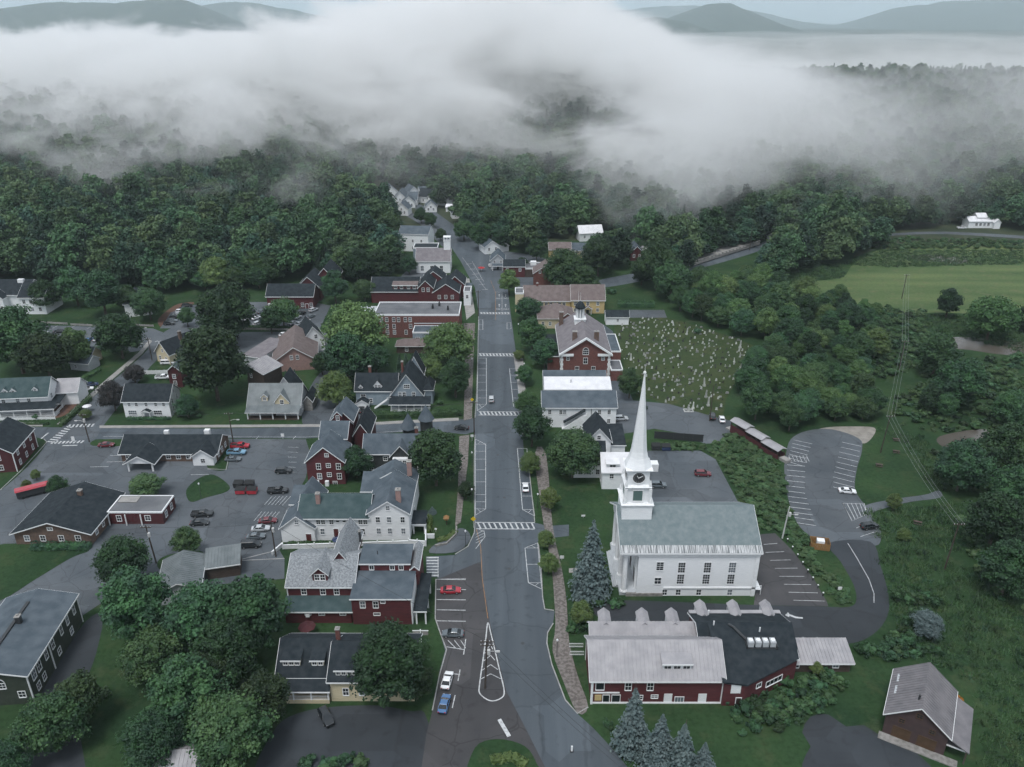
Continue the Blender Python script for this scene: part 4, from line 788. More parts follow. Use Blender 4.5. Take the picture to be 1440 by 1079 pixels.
b = Bld('red_barn', 'red barn with pale metal roof beyond the street trees', G(886, 367), 0, 'barn'); b.gable(0, 7, 0, 12, 0, 4.6, 8.0, 'y', 'darkred_paint', 'roof_slate', 0.3); b.gable(7.2, 15, 1, 11, 0, 3.6, 6.6, 'x', 'darkred_paint', 'roof_metal', 0.3); b.wins('S', 0, (2, 5), 2)
b = Bld('hillside_house', 'white gabled house showing above the trees by the fog', G(815, 340), 10); b.gable(0, 14, 0, 9, 0, 5, 8.6, 'x', 'white_paint', 'roof_white', 0.4); b.wins('S', 0, (3, 7, 11), 2)
b = Bld('meadow_farmhouse', 'white farmhouse with stepped roof alone beyond the meadow', G(1361, 321), 0); b.gable(0, 18, 0, 8, 0, 4.4, 6.6, 'x', 'white_paint', 'roof_white', 0.4); b.gable(6, 12, 2, 9, 4, 6.4, 8.4, 'x', 'white_paint', 'roof_white', 0.3); b.wins('S', 0, (5, 7.5, 10, 12.5), 1.6, 1.4, 1.6); b.gable(15, 19, -2, 8, 0, 4, 6, 'y', 'white_paint', 'roof_white', 0.3)
b = Bld('bridge_shed', 'white roofed shed at the far end of the concrete bridge', G(1088, 344), 15, 'shed'); b.gable(0, 14, 0, 8, 0, 3.4, 5.4, 'x', 'white_paint', 'roof_white', 0.3); b.win('S', 0, 4, 1.4); b.gable(14.5, 19, 3, 8, 0, 4.6, 7, 'y', 'white_paint', 'roof_slate', 0.3)
# concrete bridge on the bend road
b = Bld('road_bridge', 'concrete road bridge with panelled parapets beyond the trees', G(962, 378), 0, 'bridge')
p0, p1 = np.array(G(962, 378)), np.array(G(1066, 345)); d = p1-p0; Lb = float(np.linalg.norm(d)); b.o.rotation_euler = (0, 0, math.atan2(d[1], d[0]))
b.box('deck', 0, Lb, -1, 9.5, 0.6, 1.5, 'concrete')
for y in (-1.0, 9.2):
    b.box('parapet', 0, Lb, y, y+0.3, 1.5, 2.0, 'concrete'); b.box('parapet_rail', 0, Lb, y-0.05, y+0.35, 2.7, 3.0, 'concrete')
    for k in range(22): b.box('baluster', Lb*k/21-0.35, Lb*k/21+0.35, y+0.02, y+0.28, 2.0, 2.7, 'concrete')
for x in (0.3, 0.6, 0.9): b.box('pier', Lb*x-1, Lb*x+1, 0, 8.5, -1, 0.6, 'concrete')

# ------------------------------------------------------------------ left of the main road, far to near
b = Bld('white_hall', 'plain white two-storey hall with grey roof at the far bend', G(562, 353), -8, 'hall'); b.gable(0, 17, 0, 14, 0, 10.0, 13.0, 'x', 'white_paint', 'roof_slate', 0.3); b.wins('S', 0, (8, 13), 5.4, 0.9, 1.4); b.wins('W', 0, (4, 9), 5.4); b.wins('S', 0, (3, 8, 13), 1.4)
b = Bld('chapel', 'white chapel with mauve roof and square white bell tower', G(586, 384), 0, 'chapel')
b.gable(0, 17.6, 0, 12, 0, 6.4, 11.6, 'x', 'white_paint', 'roof_mauve', 0.4); b.wins('S', 0, (3, 8, 13), 1.2, 1.5, 2.6); b.box('bell_tower', 14.2, 17.6, 5, 8.4, 9, 15.4, 'white_paint'); b.part('tower_rail', MB().box(14.0, 17.8, 4.8, 8.6, 15.4, 15.7), 'trim_white')
b.posts([(x, y) for x in (14.3, 15.9, 17.5) for y in (5.1, 8.3)], 15.7, 17.4, 0.18); b.box('tower_cap', 14.0, 17.8, 4.8, 8.6, 17.4, 17.7, 'trim_white')
b.flat(-3, 10, 14, 24, 0, 9.4, 'blue_grey_paint', 'roof_dark')
def far_house(p, rz, label, w=10, d=9, he=4.6, hr=8.6, ax='y', wm='white_paint', rm='roof_slate', extra=True, name='far_house'):
    b = Bld(name, label, p, rz); b.gable(0, w, 0, d, 0, he, hr, ax, wm, rm, 0.4); b.wins('S', 0, (w*0.28, w*0.72), 1.4); b.win('S', 0, w*0.5, he*0.78 if ax == 'y' else 3.0, 0.9, 1.2)
    if extra: b.gable(w+0.2, w+7, 2, d, 0, he-1, hr-1.8, 'x', wm, rm, 0.3); b.win('S', 2, w+3.5, 1.4)
    return b
far_house(G(553, 290), 0, 'leftmost white gabled house of the far cluster under the fog', 10, 16, 5, 10); far_house(G(566, 293), 8, 'small white house with porch in front of the far cluster', 9, 9, 4, 8, extra=False)
far_house(G(573, 284), 25, 'white house with steep dark gables in the middle of the far cluster', 11, 12, 5, 10.5); far_house(G(588, 285), -25, 'dark roofed white house facing the road at the far cluster', 16, 10, 4.6, 9.5, 'x', rm='roof_dark'); far_house(G(602, 287), -10, 'tall white gable house at the right end of the far cluster', 9, 12, 5.5, 10.5)
b = Bld('far_motel', 'long low white building right of the far cluster', G(627, 298), -8, 'building'); b.gable(0, 24, 0, 7, 0, 3.2, 4.6, 'x', 'white_paint', 'roof_white', 0.3); b.wins('S', 0, (2, 5.5, 9, 12.5, 16, 19.5), 1.2, 1.6, 1.4)
far_house(G(541, 282), 15, 'white house half sunk in trees left of the far cluster', 10, 10, 5.5, 10, extra=False); far_house(G(616, 289), -15, 'small white gable beside the far row', 8, 8, 4.5, 8.5, extra=False); far_house(G(598, 299), 5, 'white cottage just below the far cluster, right of the road', 8, 8, 4, 7.5, extra=False); far_house(G(556, 303), -10, 'grey roofed white house below the far cluster on the left', 9, 9, 4.6, 8.5, extra=False); far_house(G(636, 308), 12, 'white gabled cottage under the long white motel row', 8, 8, 4, 7.5, extra=False)
far_house(G(662, 312), 0, 'pale roofed bungalow behind the roadside trees', 12, 9, 3.4, 6, 'x', rm='roof_white', extra=False); far_house(G(713, 326), 0, 'dark cottage with white window frames deep among trees', 9, 8, 4, 7, 'x', 'wood_dark', 'roof_dark', False)
far_house((-238, 690), 12, 'white house peeping through the misty wood above the fog edge', 10, 9, 8, 12, extra=False); far_house((-150, 690), -5, 'pair of white gables just under the fog', 9, 8, 7, 11)
far_house((-168, 500), 0, 'white cottage hidden in the misty wood', 9, 8, 7, 10, extra=False)
b = Bld('red_complex', 'rambling dark red inn with many white-edged gables beside the road', G(520, 432), 0, 'inn')
b.gable(0, 22, 6, 20, 0, 5.6, 10.4, 'x', 'red_paint', 'roof_dark', 0.4); b.shed_dormer(10, 15.5, 7, 6.2, 2.0, 6, 1.2, 'red_paint', 'roof_brown', 2, 1.2, 1.1); b.shed_dormer(16, 21.5, 7, 6.2, 2.0, 6, 1.2, 'red_paint', 'roof_brown', 2, 1.2, 1.1)
b.gable(22.2, 29, 4, 18, 0, 8.0, 11.4, 'y', 'red_paint', 'roof_dark', 0.4); b.wins('S', 4, (24.5, 26.8), 6.2, 1.1, 1.7); b.gable(29.2, 41, 2, 16, 0, 6.4, 10.4, 'y', 'red_paint', 'roof_dark', 0.4); b.gable(34, 43, 14, 26, 0, 6.4, 10.4, 'y', 'red_paint', 'roof_dark', 0.4); b.gable(23, 33, 18.2, 28, 0, 7.6, 11.6, 'y', 'red_paint', 'roof_dark', 0.4)
b.shed(43.2, 46, 14, 26, 2.6, 3.0, 3.4, 'red_paint', 'roof_slate', wall=False); b.posts([(45.8, y) for y in (14.2, 18, 22, 25.8)], 0, 3.0); b.flat(43.2, 46.5, 2, 10, 0, 6.5, 'white_paint', 'roof_flat'); b.wins('S', 2, (44.8,), 3.6); b.wins('S', 2, (32, 35, 38), 3.4, 1.1, 1.6)
b = Bld('brick_block', 'long three-storey brick building with flat grey roof and white windows', G(535, 475), 0, 'building')
b.flat(-2, 33, 0, 16, 0, 9.8, 'brick', 'roof_flat', 0.5)
for z, us in ((7.1, (1, 3.1, 6, 8, 10.8, 12.8)), (4.2, (3.1, 6, 12.8)), (1.6, (3.1, 6, 10.8))): b.wins('S', 0, us, z, 1.05, 1.7)
b.flat(14.5, 33, -8, -0.1, 0, 5.2, 'blue_grey_paint', 'roof_slate', 0.3); b.win('S', -8, 16.5, 1.4, 1.4, 1.8); b.wins('S', -8, (20, 23, 26, 29), 1.4, 1.2, 1.6)
for x, y in ((21, 8), (27.5, 6), (23.5, 11)): b.part('roof_vent', MB().box(x, x+0.9, y, y+0.9, 9.9, 11.2).cyl(x+0.45, y+0.45, 11.2, 11.8, 0.3), 'dark_metal')
b.shed(14.5, 32, -0.1, 0.9, 5.6, 6.4, 6.6, 'brick', 'roof_dark', 0.1, wall=False); b.box('rooftop_plant', -14, -2.4, 6, 14, 0, 9.0, 'grey_paint')
b = Bld('brown_lean_to', 'low brown roofed outbuilding in front of the brick building', G(558, 497), 0, 'outbuilding'); b.hip(0, 14, 0, 6, 0, 3, 5.2, 'wood_dark', 'roof_brown'); b.win('S', 0, 4, 1)
b = Bld('red_lodge', 'dark red lodge with white trim at the edge of the wood', G(377, 434), 0, 'lodge')
b.gable(0, 21, 0, 11, 0, 6.0, 10.0, 'x', 'red_paint', 'roof_dark', 0.5); b.gable(11, 22, 11.2, 26, 0, 6.4, 11.6, 'y', 'red_paint', 'roof_dark', 0.5); b.gable(17, 27, 22, 38, 0, 7, 12.6, 'y', 'red_paint', 'roof_dark', 0.5); b.box('porch_wall', 0.6, 12, -1.4, -0.003, 0, 2.6, 'white_paint'); b.door('S', 0, 18, 0, 1.3, 2.2, 'door_red'); b.wins('S', 0, (16, 20), 0.9, 1.1, 1.7); b.wins('S', -1.4, (2.5, 6, 9.5), 0.8); pass
b = Bld('white_gable_house', 'white gabled house with dark windows behind the big maples', G(428, 497), 25); b.gable(0, 8.5, 0, 13, 0, 5.4, 10.6, 'y', 'white_paint', 'roof_dark', 0.4); b.win('S', 0, 5.2, 5.6, 1, 1.5); b.win('S', 0, 3, 2.4, 1, 1.5)
b = Bld('pink_barn_shop', 'dusty pink shop with long brown gable roof', G(385, 524), 12, 'shop'); b.gable(0, 16, 0, 24, 0, 4.0, 9.4, 'y', 'pink_paint', 'roof_brown', 0.5); b.wins('S', 0, (7, 9.2), 4.6, 0.9, 1.6); b.posts(((-0.3, -0.3),), 0, 3.6)
b = Bld('silver_roof_barn', 'dark wooden barn with bright silver metal roof', G(350, 545), -28, 'barn'); b.gable(0, 8, 0, 9, 0, 7.0, 9.2, 'y', 'wood_dark', 'roof_metal', 0.5, mid=0.9, seam=0.8); b.win('S', 0, 2, 4.4, 0.9, 1.6)
b = Bld('grey_flat_shed', 'pale flat roofed shed behind the great round maple', G(343, 515), -20, 'shed'); b.shed(0, 8, 0, 18, 0, 4.4, 5.0, 'grey_paint', 'roof_mauve', 0.3)
b = Bld('porch_house', 'grey metal roofed house with two dormers and a full white-posted porch', G(348, 591), 0)
b.gable(0, 17, 2.6, 13.5, 0, 4.0, 9.6, 'x', 'grey_paint', 'roof_metal_dark', 0.5, seam=0.9); b.shed(0, 17, 0, 2.6, 0, 2.9, 4.0, 'grey_paint', 'roof_metal_dark', 0.4, wall=False, seam=0.9); b.posts([(0.2+i*4.15, 0.15) for i in range(5)], 0.3, 2.9, 0.16); b.box('porch_floor', 0, 17, 0, 2.6, 0, 0.4, 'wood_dark')
b.dormer(5.4, 3.6, 5.0, 2.0, 1.9, 0.9, 5, 'cream_paint', 'roof_metal_dark'); b.dormer(11.2, 2.9, 4.3, 4.6, 1.2, 2.9, 7, 'cream_paint', 'roof_metal_dark', wn=(1.1, 1.5, 1)); b.wins('S', 2.6, (2, 5.5, 11, 14.5), 0.9, 1.1, 1.6); b.door('S', 2.6, 8.4, 0.4); b.gable(6, 13, 13.6, 22, 0, 4.0, 9.4, 'y', 'grey_paint', 'roof_dark', 0.3); b.wins('E', 17, (6, 10), 1.2)
b.gable(17.2, 20, 7, 15, 0, 3.6, 5.4, 'y', 'stone', 'roof_dark', 0.3)
b = Bld('blue_shingle_house', 'blue grey victorian house with large steep gable, white trim and long dark porch roof', G(498, 579), 0)
b.gable(0, 14, 5, 14, 0, 5.6, 10.0, 'x', 'blue_grey_paint', 'roof_dark', 0.4); b.gable(12.5, 23, 3, 16, 0, 5.2, 12.4, 'y', 'blue_grey_paint', 'roof_dark', 0.5); b.win('S', 3, 17.8, 7.4, 1.9, 1.2, nx=3); b.wins('S', 3, (15.4, 16.8, 20), 4.3, 1.0, 1.5)
b.shed(12.2, 25.5, 0, 2.95, 0, 2.8, 4.2, 'white_paint', 'roof_dark', 0.4, wall=False); b.posts([(12.6+i*2.55, 0.15) for i in range(6)], 0.2, 2.8, 0.14); b.rail(12.6, 0.15, 25.3, 0.15, 0.3); b.box('porch_floor', 12.2, 25.5, 0, 2.95, 0, 0.35, 'grey_paint')
b.dormer(7.6, 5.6, 6.0, 2.6, 1.2, 1.6, 4, 'white_paint', 'roof_dark', wn=(0.8, 1.1, 2)); b.dormer(1.8, 5.4, 5.6, 1.2, 1.2, 0.7, 3, 'white_paint', 'roof_dark', wn=(0.6, 0.9, 1)); b.win('S', 5, 2.5, 2.6, 1.6, 1.5); b.win('S', 5, 5.0, 1.0); b.gable(0.5, 4.5, 2.0, 4.9, 0, 1.9, 3.2, 'y', 'white_paint', 'roof_dark', 0.2); b.hip(23.2, 26, 6, 13, 0, 5.2, 8.2, 'blue_grey_paint', 'roof_dark')
b.gable(16, 22, 16.1, 22, 4, 7, 13.4, 'y', 'blue_grey_paint', 'roof_dark', 0.3); b.chimney(4.5, 10, 8.5, 12.2, 0.9, 0.9); b.chimney(15.4, 12, 8.5, 13.2, 0.7, 0.9); b.part('outside_stair', MB().prism([(6.4, 0), (11, 3.4), (11, 3.0), (6.9, 0)], 'y', 2.2, 3.4), 'trim_white'); b.rail(11, 2.2, 12.4, 2.2, 3.4)
b = Bld('white_colonial', 'white colonial house with plain dark roof on the corner lawn', G(177, 587), 0)
b.gable(0, 15.2, 0, 9.4, 0, 6.0, 10.0, 'x', 'white_paint', 'roof_dark', 0.4); b.wins('S', 0, (2.0, 4.4, 7.6, 10.8, 13.4), 4.2, 0.8, 1.1); b.wins('S', 0, (2.6, 11.0), 1.0, 2.6, 1.5, nx=4); b.door('S', 0, 7.6, 0.2, 2.0, 2.1, 'grey_paint'); b.gable(6.2, 9.0, -1.6, -0.05, 2.4, 2.5, 3.2, 'y', 'trim_white', 'roof_dark', 0.15); b.posts(((6.3, -1.5), (8.9, -1.5)), 0, 2.4, 0.12); b.wins('E', 15.2, (2.5, 6.5), 1.2); b.wins('E', 15.2, (2.5, 6.5), 4.1); b.win('E', 15.2, 4.7, 6.9, 0.8, 1.0)
b = Bld('yellow_gable_cottage', 'pale yellow cottage with black roof and brick chimney by the lane', G(222, 508), -30); b.gable(0, 7.5, 0, 14, 0, 4.4, 8.6, 'y', 'cream_paint', 'roof_dark', 0.5); b.win('S', 0, 4, 4.6, 0.8, 1.2); b.chimney(5, 8, 7, 10.6, 1.0, 1.0, 'brown_brick'); b.wins('S', 0, (2, 5.5), 1.2)
b = Bld('red_cottage', 'narrow dark red cottage with grey roof behind the white colonial', G(240, 545), 0); b.gable(0, 4.6, 0, 11, 0, 6.6, 8.6, 'y', 'darkred_paint', 'roof_slate', 0.4); b.wins('S', 0, (2.0,), 3.6, 1.0, 1.5); b.win('S', 0, 2, 1.0)
b = Bld('wood_house', 'dark hip roofed white house half hidden by trees beside the car row', G(178, 447), 25); b.hip(0, 11, 0, 13, 0, 6.0, 11.4, 'white_paint', 'roof_dark'); b.wins('S', 0, (7.5,), 3.8, 1.4, 1.6); b.wins('E', 11, (3, 7), 3.8); b.chimney(1.5, 4, 8, 12.0); b.wins('S', 0, (4, 7.5), 1.0)
b = Bld('white_hotel', 'large white hotel with dark roofs cut by the picture edge above the fence', G(-40, 442), 0, 'hotel'); b.gable(0, 26, 2, 16, 0, 8.6, 13.4, 'x', 'white_paint', 'roof_dark', 0.5); b.gable(8, 17, -2, 2, 0, 8.2, 12.2, 'y', 'white_paint', 'roof_dark', 0.5); b.gable(23, 34, 0, 14, 0, 8.0, 12.6, 'x', 'white_paint', 'roof_dark', 0.5); b.wins('S', -2, (10.5, 14.5), 5.2, 1.5, 1.6); b.wins('S', -2, (10.5, 14.5), 1.6, 1.5, 1.6); b.wins('S', 0, (25, 28, 31.5), 5, 1.2, 1.6); b.wins('S', 0, (25, 28, 31.5), 1.6, 1.2, 1.6); b.box('rooftop_unit', 20, 22.5, 7, 8.5, 12.4, 14, 'trim_white')
b = Bld('grey_bungalow', 'small grey bungalow with metal roof among trees', G(100, 520), -12); b.gable(0, 8, 0, 6, 0, 3.2, 5.2, 'x', 'grey_paint', 'roof_slate', 0.4, seam=0.9); b.gable(-4, 4.5, 6.2, 12, 0, 3.6, 6.0, 'x', 'cream_paint', 'roof_slate', 0.4); b.win('S', 0, 2.4, 1.0, 0.9, 1.1)
b = Bld('veranda_house', 'white house with dark green roof, three dormers and a wraparound porch', G(-18, 590), 6)
b.gable(0, 19, 3, 13, 0, 6.4, 11.0, 'x', 'white_paint', 'roof_green', 0.5); b.dormer(5.6, 4.2, 6.8, 1.7, 1.3, 0.9, 3, 'white_paint', 'roof_green', wn=(0.8, 1.1, 1)); b.dormer(8.2, 4.2, 6.8, 1.7, 1.3, 0.9, 3, 'white_paint', 'roof_green', wn=(0.8, 1.1, 1)); b.dormer(15.2, 4.2, 7.2, 1.5, 1.2, 0.8, 3, 'white_paint', 'roof_green', wn=(0.7, 1.0, 1))
b.shed(0, 21.5, 0, 2.95, 0, 3.0, 4.2, 'white_paint', 'roof_dark', 0.4, wall=False); b.shed(19.2, 22, 3.1, 11, 3.0, 3.2, 4.0, 'white_paint', 'roof_dark', 0.3, wall=False); b.posts([(0.2+i*4.2, 0.2) for i in range(6)]+[(21.6, 6), (21.6, 10.5)], 0.4, 3.0, 0.16); b.rail(0.2, 0.2, 21.2, 0.2, 0.4); b.rail(21.6, 0.4, 21.6, 10.5, 0.4); b.box('porch_floor', 0, 21.8, 0, 2.95, 0, 0.45, 'grey_paint')
b.wins('S', 3, (2.5, 5, 9.5, 13), 4.3); b.wins('S', 3, (3, 7, 12), 1.1); b.wins('E', 19, (6, 10), 4.3, 1, 1.6); b.gable(19.2, 26, 9, 17, 0, 4.8, 8.0, 'x', 'white_paint', 'roof_metal', 0.4)
b = Bld('red_corner_house', 'dark red house with white window frames cut by the left picture edge', G(-40, 668), 8); b.gable(0, 12.5, 0, 15, 0, 6.4, 10.6, 'y', 'darkred_paint', 'roof_dark', 0.4, corner='trim_white'); b.wins('E', 12.5, (3, 7.5, 12), 4.2); b.wins('E', 12.5, (3, 7.5, 12), 1.0); b.wins('S', 0, (4, 8.5), 4.2); b.wins('S', 0, (4, 8.5), 1.0)
# ranch and brick offices in the left lot
b = Bld('ranch_office', 'low ranch building with long black roof, brick front and white end gable', G(167, 655), 0, 'office')
b.gable(0, 28.5, 2.5, 13, 0, 3.0, 6.2, 'x', 'brown_brick', 'roof_dark', 0.6); b.gable(22.2, 28.3, 0, 6, 0, 3.2, 5.4, 'y', 'white_paint', 'roof_dark', 0.5); b.gable(4, 12.2, -3.5, 4, 2.7, 2.9, 5.2, 'y', 'white_paint', 'roof_dark', 0.5); b.posts(((4.6, -3.2), (11.6, -3.2)), 0, 2.8, 0.2); b.win('S', 0, 25.2, 1.0, 1.2, 1.3); b.wins('E', 28.5, (4, 7, 10), 1.0, 1.1, 1.4); b.wins('S', 2.5, (2, 14, 17, 20), 1.0, 1.2, 1.3); b.door('S', 2.5, 8.2, 0, 1.4)
b.box('roof_fan', 10.6, 12.0, 9.5, 10.5, 5.0, 6.5, 'trim_white'); b.box('roof_fan', 23, 24.6, 9.2, 10.5, 5.0, 6.9, 'trim_white')
b = Bld('brick_office', 'brown brick office with big black gable roof and flat roofed red side wing', G(24, 766), 0, 'office')
b.gable(0, 19, 0, 18, 0, 3.6, 6.8, 'y', 'brown_brick', 'roof_dark', 0.7); b.wins('S', 0, (3, 7, 11.6, 15.8), 1.2, 1.2, 1.5); b.win('S', 0, 9.4, 4.4, 1.2, 0.7); b.wins('E', 19, (3, 6.5, 10), 1.2, 1.0, 1.5); b.flat(19.2, 33.5, 9, 17, 0, 3.6, 'darkred_paint', 'roof_flat', 0.15); b.win('S', 9, 29.5, 1.2, 1.3, 1.4); b.win('S', 9, 22, 1.0, 1.1, 1.6); b.wins('E', 33.5, (11, 14.5), 1.1, 1.1, 1.6); b.posts(((19.6, 8.4), (24, 8.4), (28, 8.4)), 0, 3.3, 0.12); b.box('roof_hatch', 20, 25, 13.5, 16.2, 3.72, 3.9, 'concrete'); b.chimney(11, 13, 5.5, 7.8, 1.0, 1.0, 'brown_brick')
# red gabled house and dark turreted house
b = Bld('red_gable_house', 'tall bright red house with white trim and stepped dormers', G(434, 681), 0)
b.gable(0, 10.6, 0, 10, 0, 7.4, 12.0, 'y', 'red_paint', 'roof_slate', 0.4); b.wins('S', 0, (3.4, 9.0), 5.0, 1.1, 1.7); b.win('S', 0, 6.2, 5.6, 1.1, 1.1); b.wins('S', 0, (3.4, 9.0), 1.8, 1.1, 1.7); b.win('S', 0, 6.2, 2.6, 1.1, 1.1); b.win('S', 0, 6.0, 9.0, 0.9, 0.9); b.win('S', 0, 7.6, 0.0, 1.1, 0.9)
b.gable(2.0, 9.6, 10.2, 19, 0, 9.4, 12.6, 'x', 'red_paint', 'roof_slate', 0.4); b.gable(3.2, 9.8, 19.2, 28, 0, 10.4, 14.0, 'y', 'red_paint', 'roof_slate', 0.4); b.dormer(6.0, 17.0, 11.4, 2.2, 2.0, 1.2, 3, 'red_paint', 'roof_slate', wn=(0.8, 1.4, 1)); b.gable(10.6, 15, 16, 28, 0, 7.5, 11, 'y', 'darkred_paint', 'roof_dark', 0.4)
for x in (0.8, 2.2, 5.0): b.box('propane_tank', x, x+1.0, -1.2, -0.3, 0, 1.5, 'trim_white')
b = Bld('turret_house', 'dark shingled house with cone turrets and a white bay window', G(512, 671), 0)
b.gable(0, 19, 2, 11, 0, 6.8, 10.6, 'x', 'dark_shingle_wall', 'roof_slate', 0.4); b.gable(8, 13.5, 0.8, 6, 0, 6.6, 9.8, 'y', 'dark_shingle_wall', 'roof_slate', 0.4); b.box('bay', 8.6, 12.9, -0.4, 0.78, 3.8, 6.2, 'white_paint'); b.wins('S', -0.4, (9.5, 10.75, 12.0), 4.3, 0.85, 1.4); b.wins('S', 2, (2, 6.2, 16), 4.4, 1.1, 1.2); b.wins('S', 2, (2, 6.2, 16), 1.4, 1.1, 1.2)
for x, y, z in ((11.4, 16, 12.6), (16.6, 18, 14.4)): b.part('turret', MB().cyl(x, y, 0, z-4.6, 1.9, n=8), 'dark_shingle_wall'); b.part('turret_roof', MB().tube([(x, y, z-4.7), (x, y, z)], [2.6, 0.05], 8), 'roof_slate')
b.chimney(14.8, 8, 8.5, 11.8, 0.9, 0.9)
# the white inn
b = Bld('white_inn', 'long white clapboard inn with green grey roof and two brick chimneys', (-58, 166.6, 0), 0, 'inn')
b.gable(22, 32.2, 0.8, 15.5, 0, 8.2, 11.7, 'y', 'white_paint', 'roof_slate', 0.45); b.wins('S', 0.8, (24.4, 27.2, 30.6), 5.4, 0.95, 1.6); b.wins('S', 0.8, (24.4, 27.2, 30.6), 2.0, 0.95, 1.6, gl='glass_pale'); b.win('S', 0.8, 27.1, 9.0, 0.85, 1.3); b.wins('E', 32.2, (3.5, 7.5, 11.5), 5.4); b.wins('E', 32.2, (3.5, 7.5, 11.5), 1.6)
b.gable(4.5, 22, 0.8, 12, 0, 6.8, 10.0, 'x', 'white_paint', 'roof_green', 0.4, trim='trim_white'); b.wins('S', 0.8, (9.4, 10.6, 12.7, 17.3, 20.0, 21.2), 4.9, 0.95, 1.25); b.wins('S', 0.8, (14.3, 15.9), 5.5, 0.8, 0.5, nx=1, ny=1); b.wins('S', 0.8, (10.2, 15.8, 17.4, 18.9, 20.4), 1.8, 0.9, 1.7); b.door('S', 0.8, 13.6, 1.2, 1.1, 2.3, 'door_red')
b.gable(0, 8.4, 0, 8, 0, 4.4, 7.8, 'y', 'white_paint', 'roof_slate', 0.4); b.win('S', 0, 4.2, 5.4, 0.8, 1.2); b.door('S', 0, 6.8, 0.2, 1.3, 2.3, 'door_red'); b.shed_dormer(0.4, 4.0, 8.5, 4.6, 1.2, 6, 2.0, 'white_paint', 'roof_slate', 1, 1.2, 0.7)
b.gable(1, 8, 8.2, 17, 0, 4.6, 8.8, 'y', 'white_paint', 'roof_slate', 0.3); b.shed_dormer(18.5, 23.5, 11.5, 6.2, 1.6, 6, 2.4, 'white_paint', 'roof_slate', 2, 1.2, 0.9); b.gable(20, 32.2, 15.7, 22, 0, 7.6, 11.2, 'y', 'white_paint', 'roof_slate', 0.4)
b.chimney(9.0, 4.4, 8.2, 11.6, 1.0, 1.0, 'pink_paint'); b.chimney(29.5, 3.4, 9.2, 13.4, 1.2, 1.2, 'pink_paint'); b.chimney(30.6, 17.5, 9.2, 13.4, 1.2, 1.2, 'pink_paint')
b.shed(32.4, 35.8, 3.5, 9, 2.8, 3.0, 3.4, 'white_paint', 'roof_dark', 0.2, wall=False); b.posts(((32.8, 3.7), (35.6, 3.7), (35.6, 8.8)), 0, 3.0, 0.15); b.part('porch_beam', MB().box(32.6, 35.9, 3.3, 3.5, 2.5, 2.9), 'trim_white')
def terrace_wall(label, p, q, h=1.0, m='trim_white', th=0.25, name='garden_wall', posts=0):
    a, c_ = np.array(G(*p)), np.array(G(*q)); d = c_-a; L = float(np.linalg.norm(d)); o = empty(name, (a[0], a[1], 0), math.atan2(d[1], d[0]), label, 'wall' if 'wall' in name else 'fence')
    MB().box(0, L, -th/2, th/2, 0, h).build('panel', m, o); MB().box(-0.05, L+0.05, -th/2-0.05, th/2+0.05, h+0.002, h+0.1).build('coping', m, o)
    for i in range(posts): MB().box(L*i/(posts-1)-0.12, L*i/(posts-1)+0.12, -0.16, 0.16, 0, h+0.5).build('post', m, o)
    return o
terrace_wall('long white terrace wall with posts in front of the inn', (398, 772), (575, 766), 1.1, posts=9); terrace_wall('short white terrace wall stepping up at the inn corner', (575, 766), (599, 768), 1.4, posts=3); terrace_wall('white side wall of the inn terrace towards the street', (599, 767), (599, 742), 1.3)
terrace_wall('white wall along the inn garden bed', (601, 757), (611, 757), 1.2); terrace_wall('low white kerb wall below the inn terrace', (480, 775), (574, 774), 0.5); terrace_wall('ramp wall at the left end of the inn', (383, 781), (398, 768), 1.0)
sheet('terrace', [(402, 764), (598, 763), (598, 768), (402, 770)], 0.02, 'asphalt_new', 0.12)
# red building with dormer in front of the inn
b = Bld('red_dormer_building', 'dark red building with speckled grey roof, gabled dormer and slate upper storeys', (-49.4, 136.9, 0), 0, 'building')
b.fr = 'trim_white'
b.gable(0, 14.6, 3.6, 17, 0, 7.1, 10.9, 'x', 'red_paint', 'roof_lightgrey', 0.35, corner='trim_white'); b.gable(8.4, 13.4, 9, 22, 6, 8.6, 12.4, 'y', 'red_paint', 'roof_lightgrey', 0.3); b.dormer(7.2, 4.6, 7.5, 3.3, 2.3, 1.6, 7, 'red_paint', 'roof_lightgrey', wn=(0.95, 1.45, 2), ov=0.4)
b.shed(0, 14.4, 0, 3.5, 0, 3.4, 4.4, 'red_paint', 'roof_green', 0.45); b.wins('S', 3.6, (3.6, 7.8, 10.8), 4.9, 1.0, 1.5); b.wins('S', 0, (5.0, 8.0, 12.6), 2.3, 1.2, 0.4, nx=2, ny=1); b.box('wall_unit', 4.6, 5.4, -0.5, -0.003, 2.0, 2.8, 'trim_white')
b.shed(14.8, 27.6, -0.4, 8.0, 0, 7.0, 7.7, 'red_paint', 'roof_slate', 0.3); b.shed(15.4, 26.6, 8.1, 14.5, 6, 9.7, 10.3, 'red_paint', 'roof_slate', 0.2); b.wins('S', 8.1, (18.0, 22.6, 24.6), 8.15, 0.9, 1.1, nx=2, ny=1); b.wins('S', -0.4, (17.2, 20.0), 4.6, 1.0, 1.6); b.win('S', -0.4, 21.6, 5.9, 0.9, 0.5, nx=1, ny=1); b.win('S', -0.4, 20.1, 2.6, 1.3, 0.5, nx=1, ny=1)
b.gable(26.8, 28.4, 8, 17, 0, 8.4, 9.2, 'y', 'red_paint', 'roof_lightgrey', 0.25); b.posts(((28.6, -0.2), (30.6, -0.2), (30.6, 5), (30.6, 10)), 0, 3.4, 0.16); b.shed(28.2, 30.8, -0.4, 12, 3.4, 3.5, 4.0, 'red_paint', 'roof_dark', 0.15, wall=False); b.part('gutter', MB().box(27.62, 27.85, -0.6, 8, 0.2, 7.0), 'trim_white')
b.chimney(13.9, 17.5, 9, 11.8, 0.5, 0.5, 'dark_metal')
